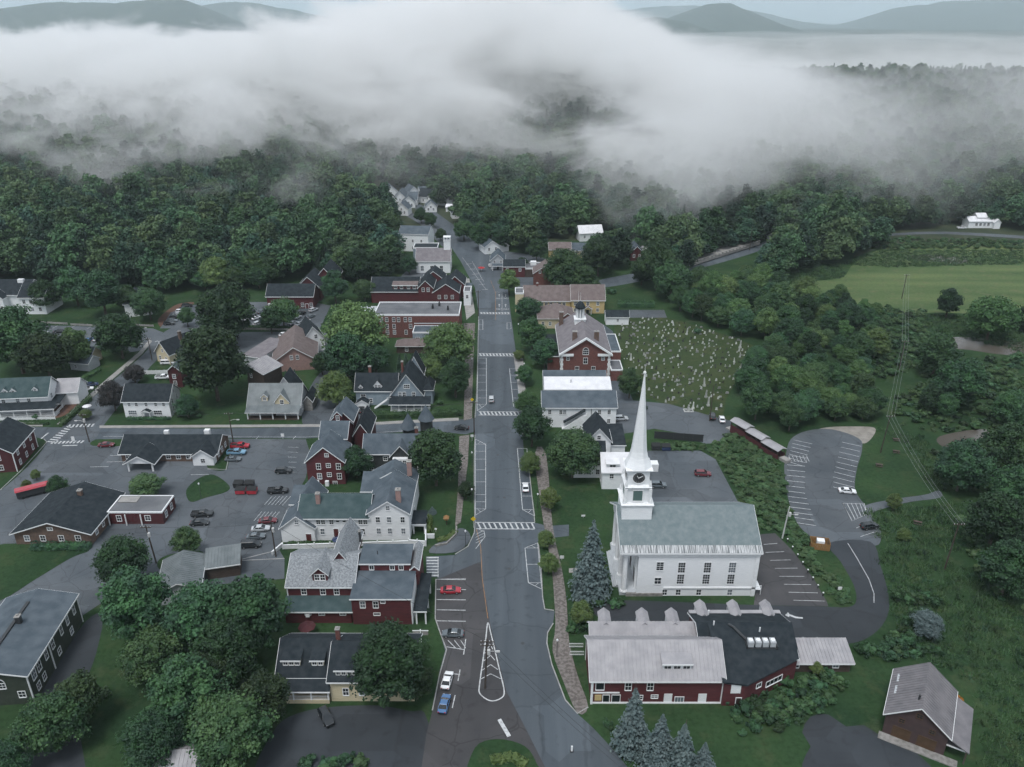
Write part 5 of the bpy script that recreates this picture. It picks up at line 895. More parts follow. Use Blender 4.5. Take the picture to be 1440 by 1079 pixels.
for x, y, z in ((3.2, 7, 7.7), (11.2, 6, 7.4), (19, 11, 10.6)): b.part('vent_pipe', MB().cyl(x, y, z-0.4, z+0.5, 0.1), 'dark_metal')
# yellow house with black roof
b = Bld('yellow_porch_house', 'cream house with black roof and screened white porch beside the driveway', (-45.4, 114.3, 0), 0)
b.gable(0, 10.4, 2.6, 14, 0, 4.6, 8.6, 'x', 'cream_paint', 'roof_dark', 0.5); b.shed(0, 10.2, 0, 2.6, 0, 3.4, 4.4, 'cream_paint', 'roof_dark', 0.4, wall=False); b.box('porch_base', 0, 10.2, 0, 2.6, 0, 0.9, 'cream_paint'); b.posts(((0.1, 0.1), (3.4, 0.1), (6.8, 0.1), (10.1, 0.1)), 0.9, 3.4, 0.12); b.rail(0.1, 0.1, 10.1, 0.1, 0.9)
b.gable(10.5, 26.5, 0.6, 13, 0, 5.4, 9.0, 'x', 'cream_paint', 'roof_dark', 0.5); b.shed_dormer(0.8, 4.2, 4.0, 5.6, 1.6, 4, 0.5, 'cream_paint', 'roof_dark', 3, 0.75, 0.8); b.shed_dormer(6.4, 8.8, 4.0, 5.6, 1.6, 4, 0.5, 'cream_paint', 'roof_dark', 2, 0.75, 0.8); b.shed_dormer(11.6, 19, 1.4, 5.7, 1.5, 4, 0.5, 'cream_paint', 'roof_dark', 7, 0.65, 0.85); b.wins('S', 0.6, (13.4, 16.5, 20), 1.6, 1.0, 1.7); b.chimney(11.0, 8.4, 7.4, 11.0, 0.8, 0.8)
# near left barn and sheds
b = Bld('grey_green_barn', 'long dark green barn with slate roof and arched window at the left edge', (-92.1, 114.4, 0), 5.0, 'barn')
b.gable(-14, 0, 0, 23, 0, 7.2, 9.0, 'y', 'green_siding', 'roof_slate', 0.5, mid=-7.5, corner='trim_white'); b.win('S', 0, -5.4, 4.2, 2.2, 1.2, nx=4, ny=2, arch=True); b.win('S', 0, -1.8, 1.8, 1.2, 1.4); b.win('S', 0, -9, 1.8, 1.2, 1.4)
for y, w in ((2.2, 1.3), (4.4, 1.3), (7.5, 1.0), (10.5, 1.0), (14.5, 0.9), (17.5, 0.9), (20.8, 0.9)): b.win('E', 0, y, 4.2, w, 2.0)
for y in (2.6, 5, 12, 18): b.win('E', 0, y, 1.2, 1.1, 1.5)
b.part('belt_board', MB().box(0.003, 0.15, 8.9, 9.2, 0, 7.0), 'trim_white')
b.part('ridge_duct', MB().box(-7.8, -7.2, 2, 19, 9.1, 9.5), 'dark_metal'); b.chimney(-6.6, 13, 8.6, 10.6, 0.9, 0.9, 'dark_metal')
b = Bld('metal_shed', 'grey ribbed metal shed roof among the maples by the lower lane', G(225, 852), 14, 'shed'); b.gable(0, 9, 0, 12, 0, 3.6, 5.4, 'y', 'grey_paint', 'roof_metal_dark', 0.4, seam=0.7); b.shed(9.6, 17, 7, 13, 0, 3.4, 4.6, 'wood_dark', 'roof_metal_dark', 0.4, seam=0.7)
b = Bld('hidden_shed', 'pale roofed shed at the bottom edge under the near trees', G(215, 1100), 2, 'shed'); b.gable(0, 7.4, 0, 5, 0, 3.2, 4.6, 'x', 'grey_paint', 'roof_metal', 0.4, seam=0.7)
# right foreground
b = Bld('red_mill', 'red two-storey building with pale ribbed metal roof and white trim below the church', (15.2, 114.4, 0), 0, 'building')
b.gable(0, 25, 0, 11.5, 0, 6.2, 10.4, 'x', 'red_paint', 'roof_metal', 0.5, seam=0.75, corner='trim_white'); b.shed_dormer(13.6, 19.0, 1.4, 6.9, 1.75, 4.6, 0.7, 'white_paint', 'roof_metal', 3, 1.25, 1.0)
b.gable(1, 22, 11.7, 17, 0, 5.0, 7.4, 'x', 'red_paint', 'roof_metal', 0.4, seam=0.75)
for x in (3.0, 11.0, 17.2): b.gable(x, x+2.2, 14.0, 18.4, 0, 6.5, 7.5, 'y', 'white_paint', 'roof_metal', 0.2, trim=None)
b.wins('S', 0, (7.0, 11.2), 3.4, 1.1, 1.8); b.win('S', 0, 12.2, 1.4, 1.2, 0.7); b.win('S', 0, 9.4, 1.0, 1.0, 1.0); b.door('S', 0, 14.8, 0, 1.3, 2.3, 'white_paint'); b.door('S', 0, 21.4, 0, 1.3, 2.3, 'white_paint'); b.win('S', 0, 17.0, 0.3, 1.6, 1.3, nx=3, ny=1, gl='glass_pale'); b.box('downlight', 18.0, 18.6, -0.3, -0.02, 5.4, 5.6, 'trim_white')
b.win('S', 0, 1.6, 3.5, 1.5, 1.8, nx=1, ny=1); b.win('S', 0, 4.8, 0.3, 1.5, 1.8, nx=1, ny=1); b.win('S', 0, 2.9, 0.3, 1.2, 1.8, nx=1, ny=1); b.posts(((0.1, -0.1),), 0, 6.0, 0.2); b.box('wall_sign', 0.7, 2.0, -0.12, -0.02, 0.8, 2.2, 'yellow_paint'); b.part('belt_trim', MB().box(0, 5.4, -0.14, -0.003, 2.6, 2.9), 'trim_white'); b.part('sill_board', MB().box(0, 29, -0.16, -0.003, 0, 0.35), 'trim_white')
b.box('wall', 25.1, 29, -0.6, 6, 0, 5.4, 'red_paint'); b.door('S', -0.6, 27.4, 3.2, 1.6, 2.0, 'white_paint')
b.gable(22.5, 41.0, 6.2, 19, 0, 5.6, 8.6, 'x', 'red_paint', 'roof_dark', 0.4)
b.part('roof', MB().add([(24.6, -0.9, 6.3), (29.4, -0.9, 5.5), (41.6, 6.0, 5.6), (41.6, 12.6, 8.9), (24.4, 12.6, 8.9)], [(0, 1, 4), (1, 2, 3, 4)]).add([(24.6, -0.9, 6.0), (29.4, -0.9, 5.2), (41.6, 6.0, 5.3), (24.4, 12.6, 8.5)], [(0, 1, 3), (1, 2, 3)]), 'roof_dark')
b.part('wall', MB().add([(29, -0.6, 0), (41.2, 6.2, 0), (41.2, 6.2, 5.4), (29, -0.6, 5.3)], [(0, 1, 2, 3)]).add([(29, -0.2, 0), (41.2, 6.6, 0), (41.2, 6.6, 5.4), (29, -0.2, 5.3)], [(3, 2, 1, 0)]), 'red_paint')
wa = math.atan2(6.8, 12.2)
for t, z, w, h in ((0.28, 3.6, 1.2, 1.0), (0.58, 2.6, 4.2, 1.2)):
    m1, m2 = window_meshes(w, h, 4 if w > 2 else 2, 1, 'trim_white', 'glass'); o = link('window', m1, b.o, (29+12.2*t, -0.6+6.8*t, z-0.8), wa); link('pane', m2, o)
b.door('S', -0.6, 28.2, 0, 0.9, 2.0, 'door_dark')
for x in (24, 31, 38): b.gable(x, x+2.0, 17.0, 21.5, 4, 6.2, 7.1, 'y', 'white_paint', 'roof_metal', 0.2, trim=None)
b.part('roof_edge', MB().box(22.3, 41.6, 18.6, 19.6, 5.3, 6.1), 'roof_metal')
hv = b.part('roof_plant_frame', MB().box(31.0, 37.2, 6.6, 6.75, 6.6, 7.6).box(31.0, 37.2, 8.6, 8.75, 7.6, 8.6).box(31.0, 31.15, 6.6, 8.75, 7.0, 8.0).box(37.05, 37.2, 6.6, 8.75, 7.0, 8.0), 'dark_metal')
for k in range(4): MB().box(31.4+k*1.45, 32.5+k*1.45, 7.0, 8.4, 7.2, 8.7).build('cooling_unit', 'grey_paint', hv); MB().cyl(31.95+k*1.45, 7.7, 8.7, 8.85, 0.45, n=12).build('cooling_fan', 'trim_white', hv)
b.part('duct', MB().tube([(28.6, 12.0, 8.9), (29.4, 11, 9.0), (31.2, 8.2, 8.4)], [0.25, 0.25, 0.25], 6), 'dark_metal')
for x, y, z in ((25.6, 12, 9.0), (34.5, 10.5, 8.7), (26, 17.6, 7)): b.part('vent_pipe', MB().cyl(x, y, z-0.5, z+0.7, 0.14), 'trim_white')
b.rail(-3.2, 12.5, -0.3, 12.5, 0.3, 1.0); b.rail(-3.2, 14.8, -0.3, 14.8, 0.3, 1.0)
b = Bld('carport', 'low shed with pale ribbed metal roof at the corner of the black driveway', G(1097, 945), 0, 'shed'); b.gable(0, 14, 0, 6.4, 0, 2.6, 4.0, 'x', 'wood_dark', 'roof_metal', 0.5, seam=0.75, mid=5.2); b.wins('S', 0, (3, 11), 1.2, 1.1, 0.6, nx=2, ny=1)
b = Bld('brown_barn', 'brown barn with ribbed metal roof and lean-to in the dark corner', G(1240, 1030), -31, 'barn')
b.gable(0, 10.2, 0, 12, 0, 5.0, 9.0, 'y', 'brown_paint', 'roof_barn', 0.5, seam=0.7); b.shed(10.2, 13.4, 0.5, 11, 0, 2.6, 2.6, 'wood_dark', 'roof_barn', 0.2, wall=False)
b.part('lean_to_roof', MB().prism([(10.3, 4.5), (13.8, 2.8), (13.8, 3.0), (10.3, 4.7)], 'y', -0.3, 11.4), 'roof_barn'); b.posts(((13.4, 0), (13.4, 5), (13.4, 11)), 0, 2.8, 0.12, 'wood_dark')
b.fr = 'brown_door'; b.door('S', 0, 3.0, 0, 2.8, 2.6, 'brown_door'); b.door('S', 0, 7.2, 0, 2.8, 2.6, 'brown_door'); b.wins('S', 0, (2.6, 7.6), 4.0, 0.8, 0.8); b.win('S', 0, 5.1, 6.4, 0.9, 0.9)
b.part('porch_slab', MB().box(-0.5, 12.5, -1.8, -0.003, 0, 0.18), 'stone')
for y in (6.0, 9.4): b.part('skylight_panel', MB().prism([(0.4, 5.55), (3.4, 6.75), (3.4, 6.85), (0.4, 5.65)], 'y', y-1.1, y+1.1), 'grey_paint')
b.part('vent_pipe', MB().cyl(4.4, 2.2, 8.5, 9.6, 0.2), 'dark_metal')
# covered walkway down the bank, black slatted fence
w = Bld('covered_walkway', 'long covered wooden walkway stepping down the bank beside the cemetery lot', G(1031, 608), 0, 'walkway')
pa, pb = np.array(G(1031, 606)), np.array(G(1098, 645)); d = pb-pa; Lw = float(np.linalg.norm(d)); w.o.location = (pa[0], pa[1], 0); w.o.rotation_euler = (0, 0, math.atan2(d[1], d[0]))
for k in range(3):
    x0, x1, z = Lw*k/3, Lw*(k+1)/3, 3.6-0.6*k
    w.part('roof', MB().prism([(-1.9, z+0.4), (0, z+1.1), (1.9, z+0.4), (1.9, z+0.55), (0, z+1.25), (-1.9, z+0.55)], 'x', x0-0.2, x1+0.2), 'roof_metal'); w.box('wall', x0+0.02, x1-0.02, -1.5, -1.38, 0, z-0.9, 'darkred_paint'); w.box('wall', x0+0.02, x1-0.02, 1.38, 1.5, 0, z-0.9, 'darkred_paint'); w.box('deck', x0+0.02, x1-0.02, -1.37, 1.37, 0, z-2.2 if z > 2.4 else 0.2, 'wood_dark')
    for i in range(4): w.posts(((x0+0.3+(x1-x0-0.6)*i/3, -1.44), (x0+0.3+(x1-x0-0.6)*i/3, 1.44)), z-0.9, z+0.5, 0.09, 'wood_dark')
w.box('landing', Lw+0.3, Lw+3, -1, 1, 0, 0.9, 'concrete'); w.box('landing', -2.4, -0.4, -1, 1, 0, 0.4, 'concrete')
def slat_fence(label, p, q, h, n, m, group=None, z=0.0):
    a, c_ = np.array(G(*p)), np.array(G(*q)); d = c_-a; L = float(np.linalg.norm(d)); o = empty('fence', (a[0], a[1], z), math.atan2(d[1], d[0]), label, 'fence', group)
    for i in range(n+1): MB().box(L*i/n-0.08, L*i/n+0.08, -0.08, 0.08, 0, h+0.12).build('post', m, o)
    for i in range(n): MB().box(L*i/n+0.09, L*(i+1)/n-0.09, -0.03, 0.03, 0.15, h).build('panel', m, o)
slat_fence('tall black screening fence between the two church lots', (920, 617), (988, 622), 2.6, 5, 'dark_metal')
slat_fence('weathered pale picket fence along the hotel lot, longest stretch', (40, 454), (95, 457), 1.0, 10, 'concrete'); slat_fence('pale picket fence stretch under the wood house', (100, 458), (148, 460), 1.0, 8, 'concrete'); slat_fence('short pale fence end by the lane corner', (192, 459), (216, 460), 1.0, 4, 'concrete')
slat_fence('long white picket fence along the lodge car park', (338, 464), (433, 466), 1.0, 16, 'concrete'); slat_fence('white picket fence beside the small garden behind the round maple', (368, 500), (377, 484), 1.0, 4, 'concrete'); slat_fence('white picket fence in front of the veranda house', (0, 592), (78, 590), 1.0, 12, 'trim_white'); slat_fence('white board fence behind the white colonial', (202, 527), (238, 526), 1.6, 6, 'trim_white')
# ------------------------------------------------------------------ vehicles
mat('car_glass', (0.012, 0.016, 0.02), 0.08, spec=0.6); mat('tyre', (0.012, 0.012, 0.013), 0.9); mat('rim', (0.35, 0.36, 0.37), 0.35, metal=0.6); mat('lamp_white', (0.75, 0.76, 0.78), 0.2); mat('lamp_red', (0.35, 0.01, 0.01), 0.3); mat('black_plastic', (0.015, 0.016, 0.017), 0.6)
for nm, cc in dict(white=(0.75, 0.76, 0.78), silver=(0.42, 0.44, 0.46), grey=(0.10, 0.12, 0.135), black=(0.010, 0.012, 0.014), red=(0.36, 0.02, 0.035), maroon=(0.13, 0.012, 0.02), blue=(0.055, 0.14, 0.30), pale_blue=(0.16, 0.30, 0.42), navy=(0.02, 0.035, 0.09)).items():
    m = mat('car_'+nm, cc, 0.25, spec=0.6); m.node_tree.nodes['Principled BSDF'].inputs['Coat Weight'].default_value = 0.5
def loft(st, closed=True):
    "st: list of (x, half width, z0, z1) cross-sections with chamfered corners along x"
    V = []; F = []; n = 8
    for x, w, z0, z1 in st:
        c = min(0.14, (z1-z0)*0.3); q = w-0.10
        for y, z in ((-q, z0), (q, z0), (w, z0+c), (w, z1-c), (q, z1), (-q, z1), (-w, z1-c), (-w, z0+c)): V.append((x, y, z))
    for k in range(len(st)-1):
        for j in range(n): F.append((k*n+j, k*n+(j+1) % n, (k+1)*n+(j+1) % n, (k+1)*n+j))
    F.append(tuple(range(n-1, -1, -1))); F.append(tuple(range((len(st)-1)*n, len(st)*n)))
    return V, F
CARS = {}
def car_proto(kind):
    if kind == 'sedan': L, body, green, roofz = 4.7, [(-2.35, 0.78, 0.38, 0.80), (-2.2, 0.88, 0.28, 0.95), (-1.2, 0.92, 0.22, 1.0), (0.7, 0.92, 0.22, 0.98), (1.7, 0.90, 0.25, 0.86), (2.2, 0.84, 0.3, 0.75), (2.35, 0.74, 0.38, 0.66)], [(-1.75, 0.97), (-0.95, 1.42), (0.25, 1.45), (1.15, 0.95)], 1.45
    elif kind == 'suv': L, body, green, roofz = 4.7, [(-2.35, 0.80, 0.45, 1.0), (-2.25, 0.92, 0.35, 1.12), (-1.0, 0.95, 0.3, 1.14), (0.9, 0.95, 0.3, 1.12), (1.8, 0.93, 0.33, 1.05), (2.25, 0.88, 0.38, 0.95), (2.38, 0.78, 0.45, 0.82)], [(-2.22, 1.1), (-1.85, 1.70), (0.35, 1.74), (1.2, 1.08)], 1.74
    elif kind == 'van': L, body, green, roofz = 5.1, [(-2.55, 0.82, 0.4, 1.1), (-2.45, 0.96, 0.3, 1.16), (0.9, 0.98, 0.25, 1.14), (1.9, 0.94, 0.3, 0.98), (2.4, 0.88, 0.35, 0.82), (2.52, 0.8, 0.4, 0.72)], [(-2.42, 1.12), (-2.2, 1.76), (0.9, 1.78), (1.95, 1.0)], 1.78
    else: L, body, green, roofz = 5.6, [(-2.8, 0.9, 0.5, 1.12), (-2.7, 0.97, 0.42, 1.16), (-0.6, 0.98, 0.4, 1.16), (1.2, 0.98, 0.4, 1.16), (2.3, 0.96, 0.42, 1.1), (2.72, 0.9, 0.46, 1.0), (2.8, 0.82, 0.5, 0.9)], [(-0.75, 1.14), (-0.55, 1.78), (0.75, 1.82), (1.45, 1.12)], 1.82
    P = {}
    V, F = loft(body); P['body'] = mesh_np('body', V, F, M['car_white'])
    (xa, za), (xb, zb), (xc, zc), (xd, zd) = green
    w0, w1 = body[2][1]-0.06, body[2][1]-0.24
    V = [(xa, -w0, za), (xd, -w0, zd), (xd, w0, zd), (xa, w0, za), (xb, -w1, zb-0.06), (xc, -w1, zc-0.06), (xc, w1, zc-0.06), (xb, w1, zb-0.06)]
    P['windows'] = mesh_np('windows', V, [(0, 1, 5, 4), (1, 2, 6, 5), (2, 3, 7, 6), (3, 0, 4, 7), (4, 5, 6, 7)], M['car_glass'])
    b = MB(); e = 0.03
    b.add([(xb-0.05, -w1-e, zb-0.07), (xc+0.05, -w1-e, zc-0.07), (xc+0.05, w1+e, zc-0.07), (xb-0.05, w1+e, zb-0.07), (xb+0.05, -w1+0.1, zb+0.01), (xc-0.1, -w1+0.1, zc+0.01), (xc-0.1, w1-0.1, zc+0.01), (xb+0.05, w1-0.1, zb+0.01)], [(0, 3, 2, 1), (4, 5, 6, 7), (0, 1, 5, 4), (1, 2, 6, 5), (2, 3, 7, 6), (3, 0, 4, 7)])
    for s_ in (-1, 1):
        for (x0, z0), (x1, z1) in (((xa, za), (xb, zb-0.06)), ((xd, zd), (xc, zc-0.06)), (((xa+xd)/2-0.1, (za+zd)/2), ((xb+xc)/2, zb-0.06))):
            b.tube([(x0, s_*(w0+0.01), z0), (x1, s_*(w1+0.01), z1)], [0.055, 0.045], 4)
    P['roof'] = mesh_np('roof', b.V, b.F, M['car_white'])
    n = 14; r = 0.33 if kind in ('sedan', 'van') else 0.38
    w = MB(); w.prism([(math.cos(6.2832*i/n)*r, math.sin(6.2832*i/n)*r) for i in range(n)], 'y', -0.11, 0.11); P['wheel'] = mesh_np('wheel', w.V, w.F, M['tyre'])
    w = MB(); w.prism([(math.cos(6.2832*i/10)*r*0.6, math.sin(6.2832*i/10)*r*0.6) for i in range(10)], 'y', -0.125, 0.125); P['rim'] = mesh_np('rim', w.V, w.F, M['rim'])
    P['headlight'] = mesh_np('headlight', *_bx(-0.08, 0.06, -0.2, 0.2, -0.07, 0.07), M['lamp_white']); P['taillight'] = mesh_np('taillight', *_bx(-0.05, 0.06, -0.16, 0.16, -0.08, 0.08), M['lamp_red'])
    P['bumper'] = mesh_np('bumper', *_bx(-0.05, 0.08, -0.72, 0.72, -0.08, 0.08), M['black_plastic']); P['mirror'] = mesh_np('mirror', *_bx(-0.08, 0.08, -0.1, 0.1, -0.06, 0.06), M['black_plastic'])
    if kind == 'pickup':
        t = MB(); t.box(-2.6, -0.85, -0.8, 0.8, 1.165, 1.175); P['bed'] = mesh_np('bed', t.V, t.F, M['black_plastic'])
        t = MB(); [t.box(-2.75, -0.75, s_*0.9-0.06, s_*0.9+0.06, 1.12, 1.32) for s_ in (-1, 1)]; t.box(-2.78, -2.66, -0.9, 0.9, 1.12, 1.32); P['bed_wall'] = mesh_np('bed_wall', t.V, t.F, M['car_white'])
    return P, L, r, body
def _bx(*a):
    b = MB().box(*a); return b.V, b.F
def car(kind, color, p, deg, label, group=None, name=None, px=True):
    if kind not in CARS: CARS[kind] = car_proto(kind)
    P, L, r, body = CARS[kind]; x, y = G(*p) if px else p
    o = empty(name or {'sedan': 'parked_car', 'suv': 'parked_suv', 'van': 'minivan', 'pickup': 'pickup_truck'}[kind], (x, y, 0.05), math.radians(deg), label, {'pickup': 'truck', 'van': 'van'}.get(kind, 'car'), group)
    cm = M['car_'+color]
    for k in ('body', 'roof', 'bed_wall'):
        if k in P:
            q = link(k, P[k], o); q.material_slots[0].link = 'OBJECT'; q.material_slots[0].material = cm
    link('windows', P['windows'], o)
    if 'bed' in P: link('bed', P['bed'], o)
    for sx in (-1, 1):
        for sy in (-1, 1):
            w = link('wheel', P['wheel'], o, (sx*L*0.295, sy*(body[2][1]-0.08), r)); link('rim', P['rim'], w)
    for sy in (-1, 1):
        link('headlight', P['headlight'], o, (L/2-0.10, sy*0.58, body[-2][3]-0.12)); link('taillight', P['taillight'], o, (-L/2+0.03, sy*0.62, body[1][3]-0.2)); link('mirror', P['mirror'], o, (green_x(kind), sy*(body[2][1]+0.08), body[2][3]+0.06))
    for sx in (-1, 1): link('bumper', P['bumper'], o, (sx*(L/2-0.02), 0, 0.52))
    return o
def green_x(kind): return {'sedan': 0.85, 'suv': 0.85, 'van': 1.4, 'pickup': 1.15}[kind]
car('suv', 'silver', (691, 564), 92, 'silver suv driving up the main road between the crossings', name='moving_car')
car('sedan', 'white', (739, 688), 91, 'white car parked in the right-hand bay of the main road')
car('sedan', 'red', (634, 833), 2, 'bright red car parked on the brown asphalt bays'); car('sedan', 'grey', (637, 894), 178, 'dark grey sedan parked across the hatched bay'); car('sedan', 'white', (629, 960), 82, 'white sedan parked at the left kerb of the near road'); car('sedan', 'blue', (625, 993), 82, 'blue sedan parked behind the white sedan on the near road')
car('suv', 'silver', (873, 591), 4, 'silver suv beside the long white commercial building'); car('suv', 'grey', (925, 685), 0, 'dark green grey suv behind the steeple'); car('suv', 'maroon', (988, 669), -4, 'dark red suv alone in the lot behind the church'); car('suv', 'black', (1002, 588), 80, 'black suv under the tall pole at the cemetery edge'); car('sedan', 'white', (1015, 592), 82, 'white car beside the black suv at the cemetery edge')
car('sedan', 'white', (1191, 693), -10, 'white sedan parked in the riverside lot'); car('suv', 'black', (1222, 743), 12, 'black suv parked near the riverside lot entrance')
car('pickup', 'red', (338, 630), 2, 'red pickup, farthest of three beside the ranch lawn'); car('pickup', 'pale_blue', (333, 639), 2, 'light blue pickup between the red pickup and the grey car'); car('sedan', 'grey', (328, 648), 2, 'grey car nearest of three beside the ranch lawn')
car('suv', 'black', (399, 665), 3, 'black boxy suv parked by the grass below the red house'); car('pickup', 'black', (391, 693), 3, 'black pickup near the hatched bays by the inn'); car('sedan', 'maroon', (377, 735), 8, 'maroon car half hidden at the head of the inn row'); car('sedan', 'silver', (367, 746), 8, 'silver car second in the row left of the inn'); car('sedan', 'grey', (360, 757), 8, 'grey car third in the row left of the inn'); car('van', 'black', (353, 769), 5, 'black minivan at the near end of the inn row')
car('pickup', 'black', (285, 726), 6, 'black pickup beside a dark sedan in the middle of the left lot'); car('sedan', 'black', (281, 738), 6, 'black sedan below the black pickup in the left lot')
car('sedan', 'white', (122, 549), 20, 'white car by the hedge of the veranda house'); car('sedan', 'navy', (129, 543), 22, 'navy car just behind the white car by the hedge'); car('pickup', 'white', (230, 533), 8, 'white pickup behind the white colonial'); car('van', 'white', (236, 512), 8, 'white van behind the board fence by the yellow cottage')
car('sedan', 'white', (112, 480), 85, 'white car at the left end of three in the upper lot'); car('sedan', 'blue', (125, 480), 85, 'blue car between white cars in the upper lot'); car('sedan', 'silver', (137, 479), 85, 'silver car right end of three in the upper lot')
for i, (cc, w) in enumerate((('black', 'black car nearest the lane in the slanted row below the wood'), ('grey', 'grey car second from the lane in the slanted row'), ('black', 'black car in the middle of the slanted row below the wood'), ('silver', 'silver car fourth from the lane in the slanted row'), ('white', 'white car fifth from the lane in the slanted row'), ('grey', 'grey car next to last in the slanted row'), ('black', 'black car farthest up the slanted row'))): car('sedan' if i % 2 else 'suv', cc, (238+i*4.2, 457-i*4.2), 8, w)
for i, (x, y, cc) in enumerate(((348, 450, 'white'), (360, 449, 'white'), (351, 441, 'black'), (363, 457, 'silver'), (368, 440, 'grey'), (418, 448, 'silver'), (424, 443, 'black'), (430, 453, 'white'), (437, 447, 'grey'), (441, 438, 'silver'), (412, 456, 'silver'), (421, 457, 'white'), (432, 459, 'grey'))): car('sedan' if i % 3 else 'suv', cc, (x, y), 60, f'{cc} car parked in the crowded lodge car park', 'cars in the lodge car park')
car('sedan', 'black', (649, 604), 175, 'black car waiting at the crossing of the side road'); car('suv', 'white', (492, 575), 75, 'white suv in the drive of the blue victorian house'); car('suv', 'black', (507, 579), 85, 'black suv in the drive beside the white suv'); car('sedan', 'white', (689, 375), 100, 'white car in front of the grey corner store'); car('suv', 'black', (459, 1012), -58, 'black suv alone on the dark driveway below the cream house'); car('pickup', 'white', (1352, 322), 0, 'white pickup far off by the meadow farmhouse')
b = empty('trailer', (*G(48, 696), 0), math.radians(32), 'long red roofed trailer parked beside the lane', 'trailer')
MB().box(-4, 4, -1.1, 1.1, 0.6, 2.5).build('body', 'dark_metal', b); MB().prism([(-1.25, 2.5), (1.25, 2.5), (0.9, 2.9), (-0.9, 2.9)], 'x', -4.2, 4.2).build('roof', 'car_red', b)
for sx in (-2.6, 2.6):
    for sy in (-1, 1): MB().prism([(math.cos(6.28*i/10)*0.4, math.sin(6.28*i/10)*0.4+0.42) for i in range(10)], 'y', sy-0.12, sy+0.12).build('wheel', 'tyre', b, (sx, 0, 0))
# ------------------------------------------------------------------ street furniture
def dumpster(p, m, label):
    o = empty('dumpster', (*G(*p), 0.05), 0, label, 'dumpster')
    MB().prism([(-0.9, 0.25), (0.9, 0.25), (1.1, 1.3), (1.0, 1.65), (-0.9, 1.35)], 'x', -1.3, 1.3).build('body', m, o); MB().prism([(-0.95, 1.37), (1.05, 1.67), (1.05, 1.77), (-0.95, 1.47)], 'x', -1.35, 1.35).build('lid', 'black_plastic', o)
    for sx in (-1.0, 1.0): MB().box(sx-0.15, sx+0.15, -0.7, 0.7, 0, 0.25).build('skid', 'dark_metal', o)
dumpster((339, 694), 'car_red', 'left one of two red dumpsters in the lot'); dumpster((355, 694), 'car_red', 'right one of two red dumpsters in the lot'); dumpster((336, 685), 'dark_metal', 'left one of two black dumpsters behind the red ones'); dumpster((351, 685), 'dark_metal', 'right one of two black dumpsters behind the red ones'); dumpster((922, 632), 'dark_metal', 'left dark dumpster below the screening fence'); dumpster((936, 633), 'car_navy', 'navy dumpster below the screening fence')
e = empty('bin_enclosure', (*G(1152, 769), 0), math.radians(-12), 'fresh orange wooden box enclosure beside the black driveway', 'enclosure')
for i in range(12): MB().box(-2.2+i*0.367, -2.2+i*0.367+0.34, -1.5, -1.42, 0, 1.9).build('plank', 'wood_fresh', e); MB().box(-2.2+i*0.367, -2.2+i*0.367+0.34, 1.42, 1.5, 0, 1.9).build('plank', 'wood_fresh', e)
for i in range(8): MB().box(-2.28, -2.2, -1.4+i*0.35, -1.4+i*0.35+0.32, 0, 1.9).build('plank', 'wood_fresh', e); MB().box(2.2, 2.28, -1.4+i*0.35, -1.4+i*0.35+0.32, 0, 1.9).build('plank', 'wood_fresh', e)
MB().box(-0.8, 1.0, -0.7, 0.8, 0, 2.1).build('bin', 'trim_white', e)
mat('pole_wood', (0.045, 0.036, 0.030), 0.9, (0.065, 0.052, 0.044), 1.0, 4); mat('wire', (0.04, 0.042, 0.045), 0.6); mat('wire_pale', (0.22, 0.23, 0.24), 0.6); mat('sign_yellow', (0.60, 0.42, 0.02), 0.5); mat('insulator', (0.5, 0.5, 0.5), 0.4)
POLE = {}
def pole(key, p, label, h=11, arms=1, tilt=(0, 0), az=0, m='pole_wood', lamp=None, trans=False, r=0.2):
    x, y = G(*p); o = empty('utility_pole', (x, y, 0), 0, label, 'pole'); POLE[key] = (x+tilt[0], y+tilt[1], h)
    MB().tube([(0, 0, -0.5), (tilt[0]*0.5, tilt[1]*0.5, h*0.5), (tilt[0], tilt[1], h)], [r, r*0.85, r*0.65], 8).build('shaft', m, o)
    for k in range(arms):
        z = h-0.5-k*0.9; t = MB(); t.box(-1.3, 1.3, -0.08, 0.08, -0.08, 0.08); a = t.build('crossarm', m, o, (tilt[0]*z/h, tilt[1]*z/h-0.2, z), az)
        for q in (-1.15, -0.5, 0.5, 1.15): MB().cyl(q, 0, 0.08, 0.35, 0.06, n=6).build('insulator', 'insulator', a)
    if trans: MB().cyl(tilt[0]*0.8+0.4, tilt[1]*0.8-0.3, h*0.72, h*0.72+1.1, 0.32, n=10).build('transformer', 'insulator', o)
    if lamp is not None: MB().tube([(0, 0, h*0.72), (lamp*1.4, 0, h*0.76), (lamp*2.6, 0, h*0.76)], [0.05, 0.05, 0.05], 5).build('lamp_arm', 'insulator', o); MB().box(lamp*2.6-0.4, lamp*2.6+0.4, -0.15, 0.15, h*0.74, h*0.765).build('lamp_head', 'insulator', o)
    return o
pole('isl', (682, 968), 'dark utility pole with crossarm standing in the hatched road island', 12.5, 2, (0.6, 0), lamp=1, trans=True)
pole('jl', (126, 622), 'utility pole at the left junction crossing', 10, 1, (-0.3, 0), lamp=-1, trans=True); pole('rl', (328, 622), 'utility pole between ranch building and porch house', 10.5, 1, lamp=1); pole('ll', (220, 792), 'utility pole beside the brick office in the left lot', 11, 1, (-0.6, 0), trans=True); pole('il', (388, 783), 'utility pole left of the inn terrace', 10.5, 0, trans=True)
